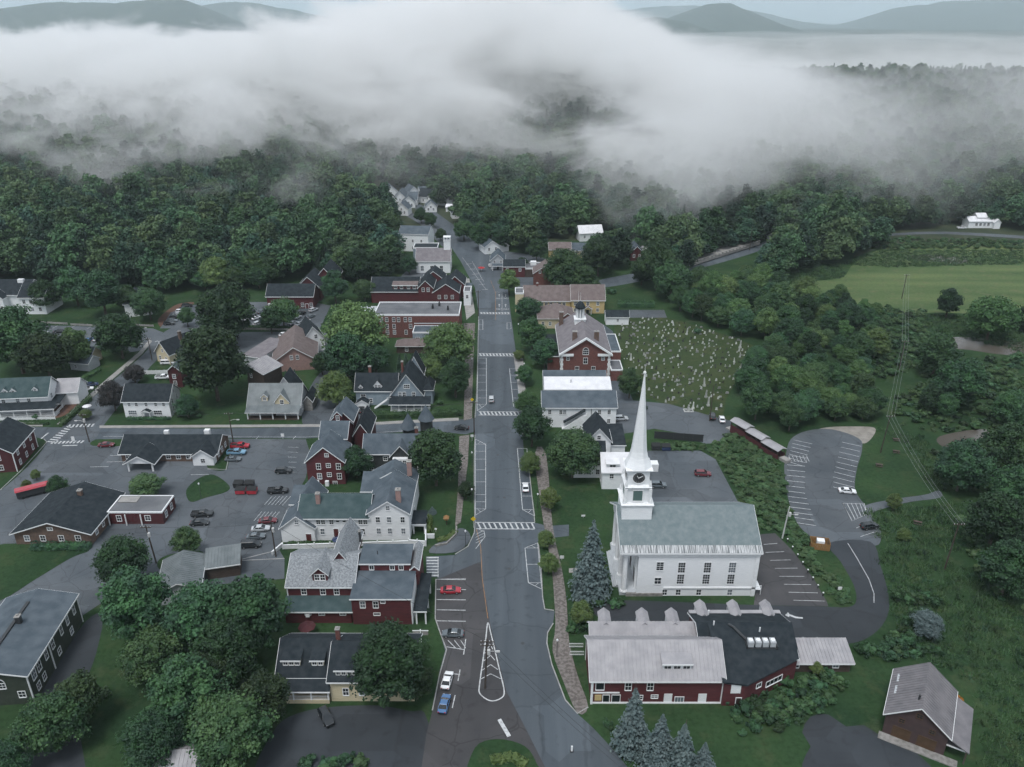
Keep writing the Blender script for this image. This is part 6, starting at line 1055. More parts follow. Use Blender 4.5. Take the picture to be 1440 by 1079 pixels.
pole('ln', (214, 507), 'utility pole on the lane pavement near the yellow cottage', 9.5, 1, lamp=-1); pole('up', (200, 483), 'slim pole with lamp in the upper lot', 9, 0, lamp=1); pole('cem', (998, 592), 'tall slim pole behind the black suv at the cemetery', 13, 0); pole('chl', (1100, 757), 'pale grey pole with lamp between church lot and riverside lot', 9.5, 0, (0.5, 0), m='insulator', trans=True, lamp=1)
pole('pk', (1238, 637), 'tall pole with crossarm in the park beside the riverside lot', 13, 1, (0.6, 0)); pole('pk2', (1328, 801), 'dark pole on the dark lawn by the river path', 13.5, 1, (0.5, 0)); pole('mn', (667, 612), 'utility pole at the corner of main road and side road', 12, 1); pole('mf', (673, 445), 'far utility pole on the left pavement of the main road', 12, 1); pole('bd', (1054, 352), 'lone pole beside the far concrete bridge', 14, 0); pole('hf', (1264, 520), 'pole carrying the line through the shrubs', 12, 1); pole('hg', (1268, 420), 'pole of the line standing at the meadow edge', 12, 1)
pole('gar', (486, 588), 'white flag-like pole beside the blue victorian garage', 8, 0, m='trim_white', r=0.09)
pole('ep', (985, 1240), 'utility pole below the bottom edge of the picture', 11, 1)
def wire(a, c_, offs, sag=0.9, r=0.03, m='wire'):
    for d in offs:
        p, q = POLE[a], POLE[c_]; pts = []
        for i in range(13):
            t = i/12; pts.append((p[0]+(q[0]-p[0])*t+d, p[1]+(q[1]-p[1])*t-0.2, p[2]+(q[2]-p[2])*t-0.2-sag*4*t*(1-t)-abs(d)*0.1))
        tag(MB().tube(pts, [r]*13, 4).build('overhead_wire', m), 'thin overhead wire slung between two utility poles', 'wire', 'overhead wires')
wire('isl', 'mn', (-1.1, 0.5), 1.6); wire('mn', 'mf', (-1.1, 0.5), 1.8); wire('jl', 'rl', (0,)); wire('jl', 'ln', (0,)); wire('ln', 'up', (0,)); wire('pk2', 'pk', (-1.1, 0, 1.1), 1.5, 0.028, 'wire_pale'); wire('pk', 'hf', (-1.1, 0, 1.1), 1.2, 0.03, 'wire_pale'); wire('hf', 'hg', (-1.1, 0, 1.1), 1.2, 0.03, 'wire_pale'); wire('isl', 'il', (0,), 1.0); wire('isl', 'ep', (-0.6, 0.6), 1.4); wire('mn', 'rl', (0.5,), 1.4); wire('rl', 'mn', (0,), 1.2); wire('ll', 'il', (0,))
def sign(p, label, h, w, sh, m, shape='rect', post='insulator'):
    o = empty('road_sign', (*G(*p), 0), 0, label, 'sign'); MB().cyl(0, 0, 0, h, 0.06, n=6).build('post', post, o)
    if shape == 'diamond': MB().prism([(0, h-w), (w*0.72, h-w*0.28-w*0.0), (0, h+w*0.44), (-w*0.72, h-w*0.28)], 'y', -0.1, -0.06).build('panel', m, o)
    else: MB().box(-w/2, w/2, -0.12, -0.06, h-sh, h).build('panel', m, o)
    return o
sign((666, 742), 'yellow diamond warning sign at the near crossing', 3.0, 1.0, 1.0, 'sign_yellow', 'diamond'); sign((664, 572), 'yellow warning sign at the side road corner', 3.0, 0.9, 0.9, 'sign_yellow', 'diamond'); sign((790, 788), 'small white notice board on the church lawn', 1.4, 1.0, 0.8, 'trim_white'); sign((820, 728), 'low white sign on the church lawn by the drive', 0.9, 1.0, 0.5, 'trim_white'); sign((398, 617), 'white board sign at the edge of the left lot', 1.8, 1.0, 1.0, 'trim_white'); sign((104, 622), 'white board at the left junction', 2.0, 1.0, 1.4, 'trim_white'); sign((1180, 832), 'white notice sign on the grass inside the driveway loop', 1.4, 0.9, 0.8, 'trim_white'); sign((664, 620), 'green and white street banner box on the grass verge', 2.2, 0.9, 0.8, 'trim_white'); sign((613, 748), 'white plaque by the inn flower bed', 1.2, 0.6, 0.5, 'trim_white')
s_ = empty('hanging_sign', (*G(592, 903), 0), 0, 'white double hanging sign on a post at the cream house lawn', 'sign'); MB().box(-0.12, 0.12, -0.12, 0.12, 0, 3.4).build('post', 'trim_white', s_); MB().box(-1.7, 1.7, -0.07, 0.07, 3.0, 3.15).build('arm', 'trim_white', s_)
for x in (-0.95, 0.95): MB().box(x-0.65, x+0.65, -0.05, 0.05, 1.9, 2.85).build('board', 'concrete', s_)
s_ = empty('crossing_post', (*G(804, 1057), 0.05), 0, 'short white crossing post standing on the near road', 'post'); MB().box(-0.16, 0.16, -0.1, 0.1, 0, 1.3).build('panel', 'trim_white', s_); MB().box(-0.3, 0.3, -0.25, 0.25, 0, 0.1).build('foot', 'black_plastic', s_)
def umbrella(p, m, label, r=1.6, h=2.6):
    o = empty('patio_umbrella', (*G(*p), 0), 0.3, label, 'umbrella'); MB().cyl(0, 0, 0, h, 0.04, n=6).build('pole', 'trim_white', o)
    V = [(math.cos(i*math.pi/4)*r, math.sin(i*math.pi/4)*r, h-0.5) for i in range(8)]+[(0, 0, h+0.1)]; MB().add(V, [(i, (i+1) % 8, 8) for i in range(8)]).build('canopy', m, o); MB().cyl(0, 0, 0, 0.12, 0.35, n=10).build('base', 'stone', o)
umbrella((433, 892), 'darkred_paint', 'closed maroon patio umbrella behind the red dormer building', 1.9); umbrella((476, 768), 'car_navy', 'blue umbrella on the inn terrace', 1.5); umbrella((124, 579), 'roof_white', 'white umbrella in the veranda house yard', 1.5); umbrella((677, 382), 'lamp_red', 'red umbrella outside the grey corner store', 1.9)
def lamp(p, label, h=4.2):
    o = empty('street_lamp', (*G(*p), 0), 0, label, 'street lamp', None); MB().tube([(0, 0, 0), (0, 0, 0.5), (0, 0, h)], [0.14, 0.07, 0.05], 8).build('post', 'dark_metal', o); MB().tube([(0, 0, h), (0, 0, h+0.25), (0, 0, h+0.5), (0, 0, h+0.62)], [0.12, 0.24, 0.18, 0.03], 8).build('lantern', 'lamp_white', o)
for p, l in (((783, 924), 'black lantern post on the brick path by the mill'), ((655, 768), 'lantern post at the inn corner kerb'), ((664, 655), 'lantern post on the left verge below the side road'), ((664, 708), 'lantern post on the left verge near the wide crossing'), ((283, 700), 'lamp post on the grass island in the left lot'), ((737, 527), 'lantern post by the street trees before the town hall'), ((729, 470), 'lantern post on the right pavement far up the road'), ((664, 520), 'lantern post on the left pavement opposite the town hall'), ((756, 715), 'lantern post between young trees opposite the inn')): lamp(p, l)
def picnic(p, rz, label):
    o = empty('picnic_table', (*G(*p), 0), math.radians(rz), label, 'table'); MB().box(-1, 1, -0.4, 0.4, 0.7, 0.78).build('top', 'wood_dark', o)
    for y in (-0.8, 0.8): MB().box(-1, 1, y-0.15, y+0.15, 0.42, 0.48).build('bench', 'wood_dark', o)
    for x in (-0.7, 0.7): MB().box(x-0.05, x+0.05, -0.8, 0.8, 0.36, 0.42).box(x-0.05, x+0.05, -0.35, -0.25, 0, 0.7).box(x-0.05, x+0.05, 0.25, 0.35, 0, 0.7).build('frame', 'dark_metal', o)
picnic((1236, 656), -20, 'dark picnic table nearest the riverside lot'); picnic((1260, 637), -20, 'dark picnic table beside the tall park pole'); picnic((1260, 620), -10, 'dark picnic table farthest up the park lawn'); picnic((1290, 737), -25, 'dark picnic table alone on the lower park lawn')
o = empty('garden_gazebo', (*G(628, 738), 0), 0, 'small orange roofed bird house in the round flower bed', 'bird house'); MB().box(-0.1, 0.1, -0.1, 0.1, 0, 1.6).build('post', 'wood_dark', o); MB().frustum(0, 0, 1.6, 2.2, 0.9, 0.9).build('box', 'wood_fresh', o); MB().frustum(0, 0, 2.2, 3.0, 1.5, 0.1).build('roof', 'wood_fresh', o)
band(main, [(612, 769), (628, 766), (641, 753), (642, 742)], 0.4, 0.0, 'stone_edging', 'stone', 0.6)
# posts along the church lot bank
for i, t in enumerate(np.linspace(0, 1, 8)):
    x, y = G(1107+t*50, 762+t*76); q = empty('guard_post', (x, y, 0), 0, 'small black post with white cap along the church lot bank', 'post', 'guard posts along the church lot'); MB().box(-0.12, 0.12, -0.12, 0.12, 0, 0.8).build('shaft', 'dark_metal', q); MB().box(-0.14, 0.14, -0.14, 0.14, 0.8, 1.0).build('cap', 'trim_white', q)
# ------------------------------------------------------------------ cemetery
mat('marble', (0.54, 0.55, 0.53), 0.7, (0.30, 0.31, 0.30), 2.0, 4, rnd=0.25); mat('slate_stone', (0.03, 0.032, 0.034), 0.7, (0.06, 0.06, 0.06), 2.0, 4, rnd=0.3); mat('granite', (0.26, 0.26, 0.26), 0.6, (0.19, 0.19, 0.19), 5, 4, rnd=0.25)
turf('cemetery_grass', (0.030, 0.050, 0.021), (0.050, 0.068, 0.029), (0.076, 0.078, 0.038), 2.0)
CEM = [(864, 470), (868, 452), (884, 447), (936, 447), (985, 460), (1040, 478), (1062, 492), (1040, 530), (1022, 560), (1012, 588), (960, 576), (915, 562), (895, 556), (880, 520)]
sheet('cemetery_lawn', dens(CEM, 3), 0.010, 'cemetery_grass')
def inpoly(x, y, poly):
    c_ = False; n = len(poly); j = n-1
    for i in range(n):
        xi, yi = poly[i]; xj, yj = poly[j]
        if (yi > y) != (yj > y) and x < (xj-xi)*(y-yi)/(yj-yi+1e-12)+xi: c_ = not c_
        j = i
    return c_
def slab(w, h, t, top=0.25):
    b = MB(); b.prism([(-w/2, 0), (w/2, 0), (w/2, h-top*w), (w*0.3, h-0.06*w), (0, h), (-w*0.3, h-0.06*w), (-w/2, h-top*w)], 'y', -t/2, t/2); b.box(-w/2-0.12, w/2+0.12, -t/2-0.1, t/2+0.1, -0.1, 0.14); return b
GR = [('gravestone', slab(0.75, 1.25, 0.2), 'marble', 'small white gravestone standing in the rows of the cemetery', 'white gravestones'), ('gravestone', slab(0.7, 1.1, 0.2), 'slate_stone', 'small dark gravestone standing in the rows of the cemetery', 'dark gravestones'), ('gravestone', slab(1.3, 1.0, 0.4, 0.05), 'granite', 'broad grey granite gravestone in the rows of the cemetery', 'grey gravestones'),
      ('obelisk', MB().frustum(0, 0, -0.1, 0.7, 1.2, 1.1).frustum(0, 0, 0.7, 3.6, 0.75, 0.45).frustum(0, 0, 3.6, 4.1, 0.45, 0.02), 'marble', 'tall white obelisk among the gravestones of the cemetery', 'white obelisks')]
gm = [mesh_np(n, b.V, b.F, M[m]) for n, b, m, l, g in GR]
r = rng(77); cw = [G(*p) for p in CEM]; n_ = 0
for row in np.arange(244, 335, 3.6):
    x = 38+r.uniform(0, 3)
    while x < 102:
        x += r.choice([1.6, 2.2, 3.0, 5.0], p=[0.3, 0.3, 0.25, 0.15])*r.uniform(0.9, 1.4); y = row+r.normal(0, 1.1)
        if not inpoly(x, y, cw) or r.rand() < 0.22 or n_ >= 296: continue
        k = int(r.choice([0, 1, 2, 3], p=[0.52, 0.31, 0.13, 0.04])); n, _, _, l, g = GR[k]
        o = tag(link(n, gm[k], None, (x, y, 0), r.normal(0, 0.12)), l, 'obelisk' if k == 3 else 'gravestone', g); q = r.uniform(0.5, 0.92); o.scale = (q, q, q*r.uniform(0.7, 1.15)); o.rotation_euler = (r.normal(0, 0.05), r.normal(0, 0.05), o.rotation_euler[2]); n_ += 1
pts = []
for row in np.arange(243, 336, 3.1):
    for x in np.arange(38, 104, 2.3):
        a, c_ = x+r.normal(0, 0.6), row+r.normal(0, 0.6)
        if inpoly(a, c_, cw) and r.rand() < 0.42: s_ = r.uniform(0.4, 0.75); pts.append((a, c_, 0, r.normal(0, 0.15), s_, s_, s_*r.uniform(0.6, 1.2), int(r.choice([0, 1, 2], p=[0.45, 0.4, 0.15]))))
gn_scatter('small_gravestones', gm[:3], pts, label='crowd of small low gravestones between the larger ones', cat='gravestones')
for k_, (x, y) in enumerate(((700, 640), (709, 700), (716, 800), (703, 530), (735, 905))):
    tag(MB().prism([(math.cos(i*0.5236)*0.42, math.sin(i*0.5236)*0.42) for i in range(12)], 'z', 0.036, 0.05).build('manhole_cover', 'dark_metal', None, (*G(x, y), 0)), 'round dark manhole cover set in the main road', 'manhole', 'manhole covers')
for i, (cc, x, y, l) in enumerate((('silver', 300, 474, 'silver car on the long lot behind the great maple'), ('black', 330, 476, 'black car on the long lot near the pale shed'), ('white', 398, 472, 'white car by the fence of the long lot'), ('grey', 415, 474, 'grey car by the fence of the long lot'), ('maroon', 150, 628, 'maroon car at the left end of the ranch building'), ('silver', 60, 470, 'silver car far left in the upper lot'), ('black', 85, 468, 'black car in the upper lot under the fence'))): car('sedan', cc, (x, y), 78 if i < 4 else 5, l)
o = empty('family_plot', (*G(968, 578), 0), 0, 'white walled family plot with urn at the lower cemetery edge', 'grave'); MB().box(-1.6, 1.6, -1, -0.8, 0, 0.4).box(-1.6, 1.6, 0.8, 1, 0, 0.4).box(-1.6, -1.4, -0.8, 0.8, 0, 0.4).box(1.4, 1.6, -0.8, 0.8, 0, 0.4).build('border', 'marble', o); MB().frustum(0, 0, 0, 1.6, 0.9, 0.6).cyl(0, 0, 1.6, 2.2, 0.2, 0.35).build('monument', 'marble', o)
# ------------------------------------------------------------------ planting
def PX(x, y, z=0.0):
    f = y*math.cos(PITCH)-(z-CAM_H)*math.sin(PITCH); u = y*math.sin(PITCH)+(z-CAM_H)*math.cos(PITCH)
    return (720+FPX*x/f, 539.5-FPX*u/f)
TREES = []
def tree(p, rpx, label, kind='leaf', var=None, group=None, squash=1.0, name='broadleaf_tree'):
    "p, rpx: where the crown's middle and rim are seen; gives back a real position and size"
    k = len(TREES) if var is None else var; cr, tk, R, H = BROAD[k % len(BROAD)]
    z = 0.0
    for _ in range(6):
        x, y = G(p[0], p[1], z); f = y*math.cos(PITCH)-(z-CAM_H)*math.sin(PITCH); rm = rpx*f/FPX; s = rm/(R*0.98); z = s*squash*H*0.52
    return put_tree(x, y, s, label, cr, tk, kind, group, squash, name)
LM = {}
def put_tree(x, y, s, label, cr, tk, kind='leaf', group=None, squash=1.0, name='broadleaf_tree', r=rng(9)):
    o = empty(name, (x, y, T1(x, y)), r.uniform(0, 6.28), label, 'tree', group); o.scale = (s, s, s*squash); TREES.append((x, y, s*5))
    link('trunk', tk, o); c_ = link('crown', cr, o)
    if kind != 'leaf':
        key = (cr.name, kind)
        if key not in LM: m2 = cr.copy(); m2.materials.clear(); m2.materials.append(M[kind]); LM[key] = m2
        c_.data = LM[key]
    return o
for p, rp, l in (((20, 478), 42, 'big dark tree at the left edge below the hotel'), ((63, 500), 36, 'broad tree between hotel lot and veranda house'), ((104, 488), 22, 'tree leaning over the grey bungalow'), ((166, 472), 31, 'round dark tree in the middle of the upper lot'), ((142, 412), 29, 'tall pale green tree in front of the wood left of the wood house'), ((62, 415), 20, 'tree in front of the white hotel wall'), ((104, 402), 24, 'tree between hotel and wood house'), ((208, 428), 24, 'tree hiding the right side of the wood house'), ((180, 420), 16, 'small tree before the wood house front'),
                 ((318, 442), 40, 'dark round tree behind the great maple'), ((298, 512), 49, 'great round maple behind the white colonial'), ((262, 571), 16, 'round bush tree at the corner of the white colonial'), ((262, 446), 12, 'small tree on the slanted car row island'), ((397, 440), 22, 'slender tree in front of the red lodge'), ((380, 450), 14, 'small tree in the lodge car park'),
                 ((500, 470), 42, 'tall dark maple left of the brick building'), ((488, 505), 34, 'lower dark maple above the lime tree'), ((528, 505), 20, 'tree beside the brown lean-to'), ((452, 512), 14, 'small tree right of the pink shop'), ((632, 488), 37, 'open grey green street tree by the brick building'), ((640, 530), 22, 'street tree beside the blue victorian house'), ((608, 520), 16, 'small tree behind the blue victorian house'),
                 ((612, 645), 38, 'large dark tree at the side road corner'), ((500, 650), 22, 'dark tree between the red house and the turret house'), ((655, 690), 12, 'tree shading the left pavement'), ((172, 790), 37, 'dark round tree below the brick office'), ((190, 852), 46, 'large bright maple nearest the green barn'), ((285, 868), 50, 'large maple over the metal shed'), ((352, 868), 52, 'huge dark maple left of the red dormer building'), ((320, 915), 46, 'dark maple below the huge maple'), ((262, 975), 50, 'dark tree in the lower left corner group'), ((322, 1030), 56, 'tall tree at the bottom left beside the drive'), ((290, 960), 34, 'tree rising between the lower left crowns'), ((70, 1020), 44, 'very dark tree in front of the green barn'), ((112, 985), 36, 'dark bush tree beside the yard drive'), ((215, 1040), 42, 'dark tree above the pale shed at the bottom edge'), ((10, 1075), 30, 'tree cut by the bottom left corner'),
                 ((215, 925), 42, 'dark tree below the bright maple'), ((370, 985), 36, 'dark tree touching the cream house porch'), ((548, 935), 54, 'broad maple in front of the cream house'), ((585, 960), 26, 'lower bough tree at the cream house lawn'), ((80, 683), 14, 'small round tree with pale blossom beside the trailer'), ((262, 762), 20, 'dark reddish tree on the lower lot island'),
                 ((743, 435), 18, 'street tree farthest up the right side of the main road'), ((748, 470), 19, 'street tree before the brown roofed shop'), ((766, 497), 20, 'street tree before the town hall'), ((738, 528), 13, 'small street tree left of the town hall'), ((740, 566), 16, 'street tree before the long white building'), ((748, 600), 26, 'round dark street tree below the long white building'), ((806, 640), 37, 'large grey green maple before the parish house'), ((716, 396), 14, 'round tree by the grey corner store'), ((795, 380), 28, 'tree behind the yellow building'), ((842, 362), 24, 'misty tree right of the far yellow house'), ((822, 395), 20, 'lower tree behind the yellow building'), ((925, 372), 30, 'bright tree at the near end of the bridge'), ((945, 395), 28, 'dark tree above the cemetery shed lot'), ((886, 538), 17, 'bushy tree at the cemetery lane'), ((1350, 540), 34, 'big tree in the riverside thicket'), ((1318, 500), 28, 'tree by the river bend upstream'), ((1355, 655), 36, 'dark tree on the river bank left of the bend'), ((1415, 635), 36, 'dark tree at the right edge by the river bend'), ((1395, 448), 34, 'dark round tree in the meadow hedge'), ((1335, 425), 16, 'lone round tree standing in the meadow'), ((1425, 575), 26, 'tree at the right edge in the thicket'), ((1400, 735), 40, 'dark tree at the right edge above the river path'), ((1430, 690), 34, 'dark tree behind the river sign'), ((1420, 800), 38, 'dark tree mass at the right edge')):
    tree(p, rp, l, 'leaf_light' if len(l) % 7 == 0 and p[1] < 780 else 'leaf')
for p, rp, l in (((652, 324), 15, 'tree crowding the far bend of the main road'), ((676, 330), 15, 'tree behind the far white cottage'), ((694, 312), 20, 'misty tree above the far white cottage'), ((705, 338), 13, 'small tree behind the corner store'), ((592, 303), 10, 'tree in the verge of the far road, lower one'), ((606, 310), 9, 'bush tree in the verge of the far road, upper one'), ((546, 322), 22, 'dark tree left of the white hall'), ((545, 345), 16, 'tree close to the white hall wall'), ((575, 372), 12, 'small tree left of the chapel'), ((640, 395), 8, 'pale little tree between chapel and road'), ((620, 330), 8, 'small tree before the far bend'), ((755, 352), 14, 'tree behind the red shop'), ((512, 408), 16, 'tree at the left end of the red inn'), ((470, 402), 18, 'tree between lodge and red inn'), ((735, 372), 9, 'small tree over the red shop roof')): tree(p, rp, l)
tree((205, 684), 25, 'wide low tree between ranch and brick office', squash=0.55); tree((472, 547), 24, 'lime green tree beside the blue victorian house', 'leaf_lime'); tree((158, 557), 19, 'dark purple leaved tree at the lane corner', 'leaf_plum'); tree((188, 526), 14, 'dark purple shrub tree behind the white colonial', 'leaf_plum'); tree((818, 862), 15, 'lime green tree at the mouth of the black driveway', 'leaf_lime')
for p, rp, l in (((746, 652), 15, 'young street tree opposite the side road'), ((772, 702), 15, 'young street tree beside the white parked car'), ((768, 758), 12, 'young street tree at the church drive'), ((772, 793), 14, 'young yellow green tree on the brick path'), ((730, 500), 8, 'young tree on the far right pavement'), ((1258, 705), 10, 'young tree beside the river trail'), ((1272, 752), 9, 'young orange tinted tree on the park lawn'), ((50, 668), 7, 'sapling behind the trailer, upper one'), ((37, 682), 7, 'sapling behind the trailer, lower one'), ((1148, 940), 9, 'small tree in front of the carport'), ((120, 583), 8, 'young tree in the mulch yard')): tree(p, rp, l, 'leaf_lime')
# spruces
SPR = [conifer_mesh('crown', 400, 14, 4.3, 40, M['leaf_spruce'], 0.42, 0.02), conifer_mesh('crown', 401, 11, 3.6, 34, M['leaf_spruce'], 0.42, 0.02)]
SPT = trunk_mesh('trunk', 410, 12, 0.25, 0)
def spruce(p, h, w, label, k=0, name='spruce_tree', me=None):
    x, y = G(*p); H0, R0 = ((14, 4.3), (11, 3.6))[k]; o = empty(name, (x, y, 0), k*1.3+x, label, 'tree'); o.scale = (w/R0, w/R0, h/H0); link('trunk', SPT, o); link('crown', me or SPR[k], o); TREES.append((x, y, w)); return o
spruce((830, 836), 20.5, 5.2, 'tall blue spruce in front of the church porch'); spruce((887, 1052), 14.5, 3.8, 'blue spruce nearest the road before the red mill', 1); spruce((925, 1078), 12.5, 3.8, 'middle blue spruce before the red mill'); spruce((955, 1092), 12.5, 3.9, 'blue spruce at the bottom edge before the mill', 1); spruce((985, 1100), 9.5, 3.2, 'smallest blue spruce at the bottom edge'); tree((1304, 877), 21, 'rounded blue spruce beside the driveway loop', 'leaf_spruce', 3, name='spruce_tree', squash=0.8); spruce((608, 722), 2.2, 1.3, 'small blue bush spruce in the inn garden', 1)
ARB = conifer_mesh('crown', 420, 7, 1.3, 24, M['leaf_conifer'], 0.45, 0.01)
for i, (x, y, h) in enumerate(((404, 530, 6.5), (410, 533, 7.5), (417, 530, 7))): 
    q = empty('arborvitae', (*G(x, y+15), 0), i, f'{("left", "middle", "right")[i]} one of three slim dark cypresses by the porch house', 'tree'); q.scale = (0.9, 0.9, h/7); link('trunk', SPT, q).scale = (0.3, 0.3, 0.4); link('crown', ARB, q)
for i, x in enumerate((563, 572, 581, 590)):
    q = empty('arborvitae', (*G(x, 528), 0), i, f'dark cypress {("first", "second", "third", "last")[i]} from the left behind the blue victorian house', 'tree'); q.scale = (1.3, 1.3, 1.25); link('trunk', SPT, q).scale = (0.3, 0.3, 0.4); link('crown', ARB, q)
# hedges and shrubs: leaf masses
SHR = [crown_mesh('shrub', 500+k, 1.5, 0.0, 1.9, 10, 42, 0.34, M['leaf_shrub'], 0.3, True) for k in range(3)]
SHD = [crown_mesh('shrub', 510+k, 1.5, 0.0, 2.0, 10, 36, 0.36, M['leaf'], 0.3, True) for k in range(2)]
def hedge(pts, label, w=1.2, h=1.6, m='leaf', seed=1):
    r = rng(seed); P = [np.array(G(*p)) for p in pts]; Vs = []; Fs = []; off = 0
    for a, c_ in zip(P[:-1], P[1:]):
        d = c_-a; L = np.linalg.norm(d); n = int(L*44); t = r.rand(n); u = d/L; nn = np.array([-u[1], u[0]])
        ang = r.uniform(-0.4, math.pi+0.4, n); sx = np.cos(ang)*w/2*r.uniform(0.85, 1.1, n); z = np.clip(h*0.35+np.sin(ang)*h*0.65, 0.05, 9)*r.uniform(0.9, 1.1, n)*(1+0.12*np.sin(t*L*1.7))
        C = np.stack([a[0]+u[0]*L*t+nn[0]*sx, a[1]+u[1]*L*t+nn[1]*sx, z], 1); nr = np.stack([nn[0]*np.cos(ang), nn[1]*np.cos(ang), np.sin(ang)], 1)
        v, f = leaf_quads(C, nr, 0.36, r); Vs.append(v); Fs += (f+off).tolist(); off += len(v)
        q = [a-nn*w*0.28, a+nn*w*0.28, c_+nn*w*0.28, c_-nn*w*0.28]; v = np.array([(p[0], p[1], zz) for zz in (0, h*0.62) for p in q]); Vs.append(v); Fs += [tuple(off+i for i in f) for f in ((4, 5, 6, 7), (0, 1, 5, 4), (1, 2, 6, 5), (2, 3, 7, 6), (3, 0, 4, 7))]; off += 8
    return tag(link('hedge', mesh_np('hedge', np.concatenate(Vs), Fs, M[m])), label, 'hedge')
hedge([(520, 589), (645, 584)], 'long clipped hedge in front of the blue victorian house', 2.2, 2.4); hedge([(86, 600), (128, 562)], 'hedge along the lane beside the veranda house', 2.0, 1.8, 'leaf_shrub', 2); hedge([(100, 545), (140, 522)], 'hedge sloping down to the navy car', 2.4, 1.6, 'leaf_shrub', 3); hedge([(45, 772), (128, 771)], 'dark clipped bushes along the brick office front', 2.6, 1.8, 'leaf', 4); hedge([(868, 432), (920, 432)], 'dark hedge behind the cemetery shed', 3.5, 3.0, 'leaf', 5); hedge([(340, 461), (430, 463)], 'low green strip along the lodge car park fence', 1.6, 1.2, 'leaf_shrub', 6); hedge([(385, 490), (420, 492)], 'low hedge by the pink shop yard', 1.6, 1.0, 'leaf_shrub', 7); hedge([(180, 590), (240, 590)], 'low shrubs before the white colonial', 1.4, 0.9, 'leaf', 8); hedge([(135, 492), (180, 498)], 'hedge below the upper lot', 2.6, 2.0, 'leaf', 9); hedge([(0, 598), (70, 597)], 'low clipped border outside the veranda house fence', 0.8, 0.7, 'leaf', 10); hedge([(405, 766), (500, 764)], 'planted bed along the inn front', 1.0, 0.8, 'leaf', 11); hedge([(615, 762), (632, 757), (640, 748)], 'flowering bed curving round the inn corner', 1.6, 0.8, 'leaf_lime', 12); hedge([(602, 750), (604, 728)], 'pale shrubs beside the inn side porch', 1.6, 1.3, 'leaf_lime', 13); hedge([(690, 1072), (720, 1066), (740, 1078)], 'lime shrubs on the bottom traffic island', 2.0, 1.1, 'leaf_lime', 14)
def scatter(name, label, polys, step, protos, smin, smax, seed, flat=1.0):
    r = rng(seed); pts = []
    for poly in polys:
        W = [G(*p) for p in poly]; xs_ = [p[0] for p in W]; ys_ = [p[1] for p in W]
        for x in np.arange(min(xs_), max(xs_), step):
            for y in np.arange(min(ys_), max(ys_), step):
                a, c_ = x+r.uniform(-0.5, 0.5)*step, y+r.uniform(-0.5, 0.5)*step
                if inpoly(a, c_, W): s = r.uniform(smin, smax); pts.append((a, c_, T1(a, c_)-0.1, r.uniform(0, 6.28), s, s, s*flat*r.uniform(0.7, 1.2), r.randint(len(protos))))
    return gn_scatter(name, protos, pts, label=label, cat='shrubs')
scatter('bank_vegetation', 'dense green creepers and shrubs covering the bank right of the church', [[(1000, 626), (1020, 612), (1045, 612), (1075, 640), (1100, 655), (1104, 700), (1120, 745), (1150, 780), (1180, 815), (1198, 850), (1170, 848), (1140, 800), (1108, 752), (1070, 745), (1050, 715), (1035, 690), (1012, 650)], [(920, 622), (990, 628), (1000, 636), (920, 632)]], 1.7, SHR, 0.5, 1.15, 31, 0.7)
scatter('thicket_shrubbery', 'rough shrubs and tall weeds of the river flats', [[(1255, 560), (1300, 545), (1440, 530), (1460, 600), (1390, 602), (1310, 610), (1262, 600)], [(1290, 520), (1440, 500), (1450, 540), (1300, 545)], [(1235, 470), (1330, 470), (1320, 500), (1240, 540), (1225, 520)], [(1120, 420), (1300, 440), (1300, 470), (1220, 470), (1130, 440)], [(1310, 640), (1460, 600), (1480, 700), (1330, 690)], [(1345, 720), (1500, 680), (1520, 900), (1390, 840)], [(1250, 335), (1440, 340), (1440, 350), (1200, 352)]], 3.2, SHR+SHD, 0.6, 1.7, 32, 0.8)
def tuft(seed, m):
    r = rng(seed); V = []; F = []
    for k in range(46):
        a, d = r.uniform(0, 6.28), r.uniform(0, 1.3)**1; x, y = math.cos(a)*d, math.sin(a)*d; h = r.uniform(0.3, 0.95); b = r.uniform(0, 6.28); w = r.uniform(0.06, 0.14); lx, ly = r.normal(0, 0.3, 2)
        o = len(V); V += [(x-math.cos(b)*w, y-math.sin(b)*w, 0), (x+math.cos(b)*w, y+math.sin(b)*w, 0), (x+lx, y+ly, h)]; F.append((o, o+1, o+2))
    return mesh_np('tuft', V, F, M[m])
TUF = [tuft(600, 'leaf_shrub'), tuft(601, 'leaf'), tuft(602, 'leaf_shrub')]
scatter('rough_weeds', 'rough weeds and tall grass tufts over the ground right of the riverside lot', [[(1232, 770), (1300, 760), (1345, 800), (1470, 790), (1520, 1100), (1380, 1100), (1370, 960), (1290, 930), (1255, 870), (1250, 830)], [(1215, 720), (1345, 706), (1380, 780), (1300, 770), (1240, 765)], [(1225, 440), (1440, 446), (1460, 500), (1330, 470)], [(1180, 372), (1240, 352), (1440, 352), (1440, 372), (1250, 376)], [(1222, 600), (1300, 615), (1330, 690), (1310, 690), (1270, 620)], [(1100, 385), (1180, 370), (1190, 390), (1110, 400)]], 1.7, TUF, 0.7, 1.5, 36, 0.9)
scatter('garden_shrubbery', 'dark bushes growing below the red mill and around the driveway loop', [[(1010, 975), (1100, 955), (1180, 950), (1195, 975), (1100, 1010), (1020, 1010)], [(1205, 905), (1240, 895), (1290, 860), (1330, 880), (1320, 920), (1240, 930), (1205, 925)], [(1255, 840), (1290, 830), (1330, 855), (1290, 870)], [(835, 1005), (870, 1010), (860, 1030)], [(405, 1085), (440, 1068), (500, 1066), (520, 1090)], [(1020, 1010), (1110, 985), (1180, 975), (1150, 1010), (1100, 1030), (1040, 1045)], [(820, 845), (872, 843), (905, 850), (850, 856)], [(790, 870), (815, 850), (835, 852), (830, 885), (805, 895)]], 2.0, SHD, 0.6, 1.3, 33)
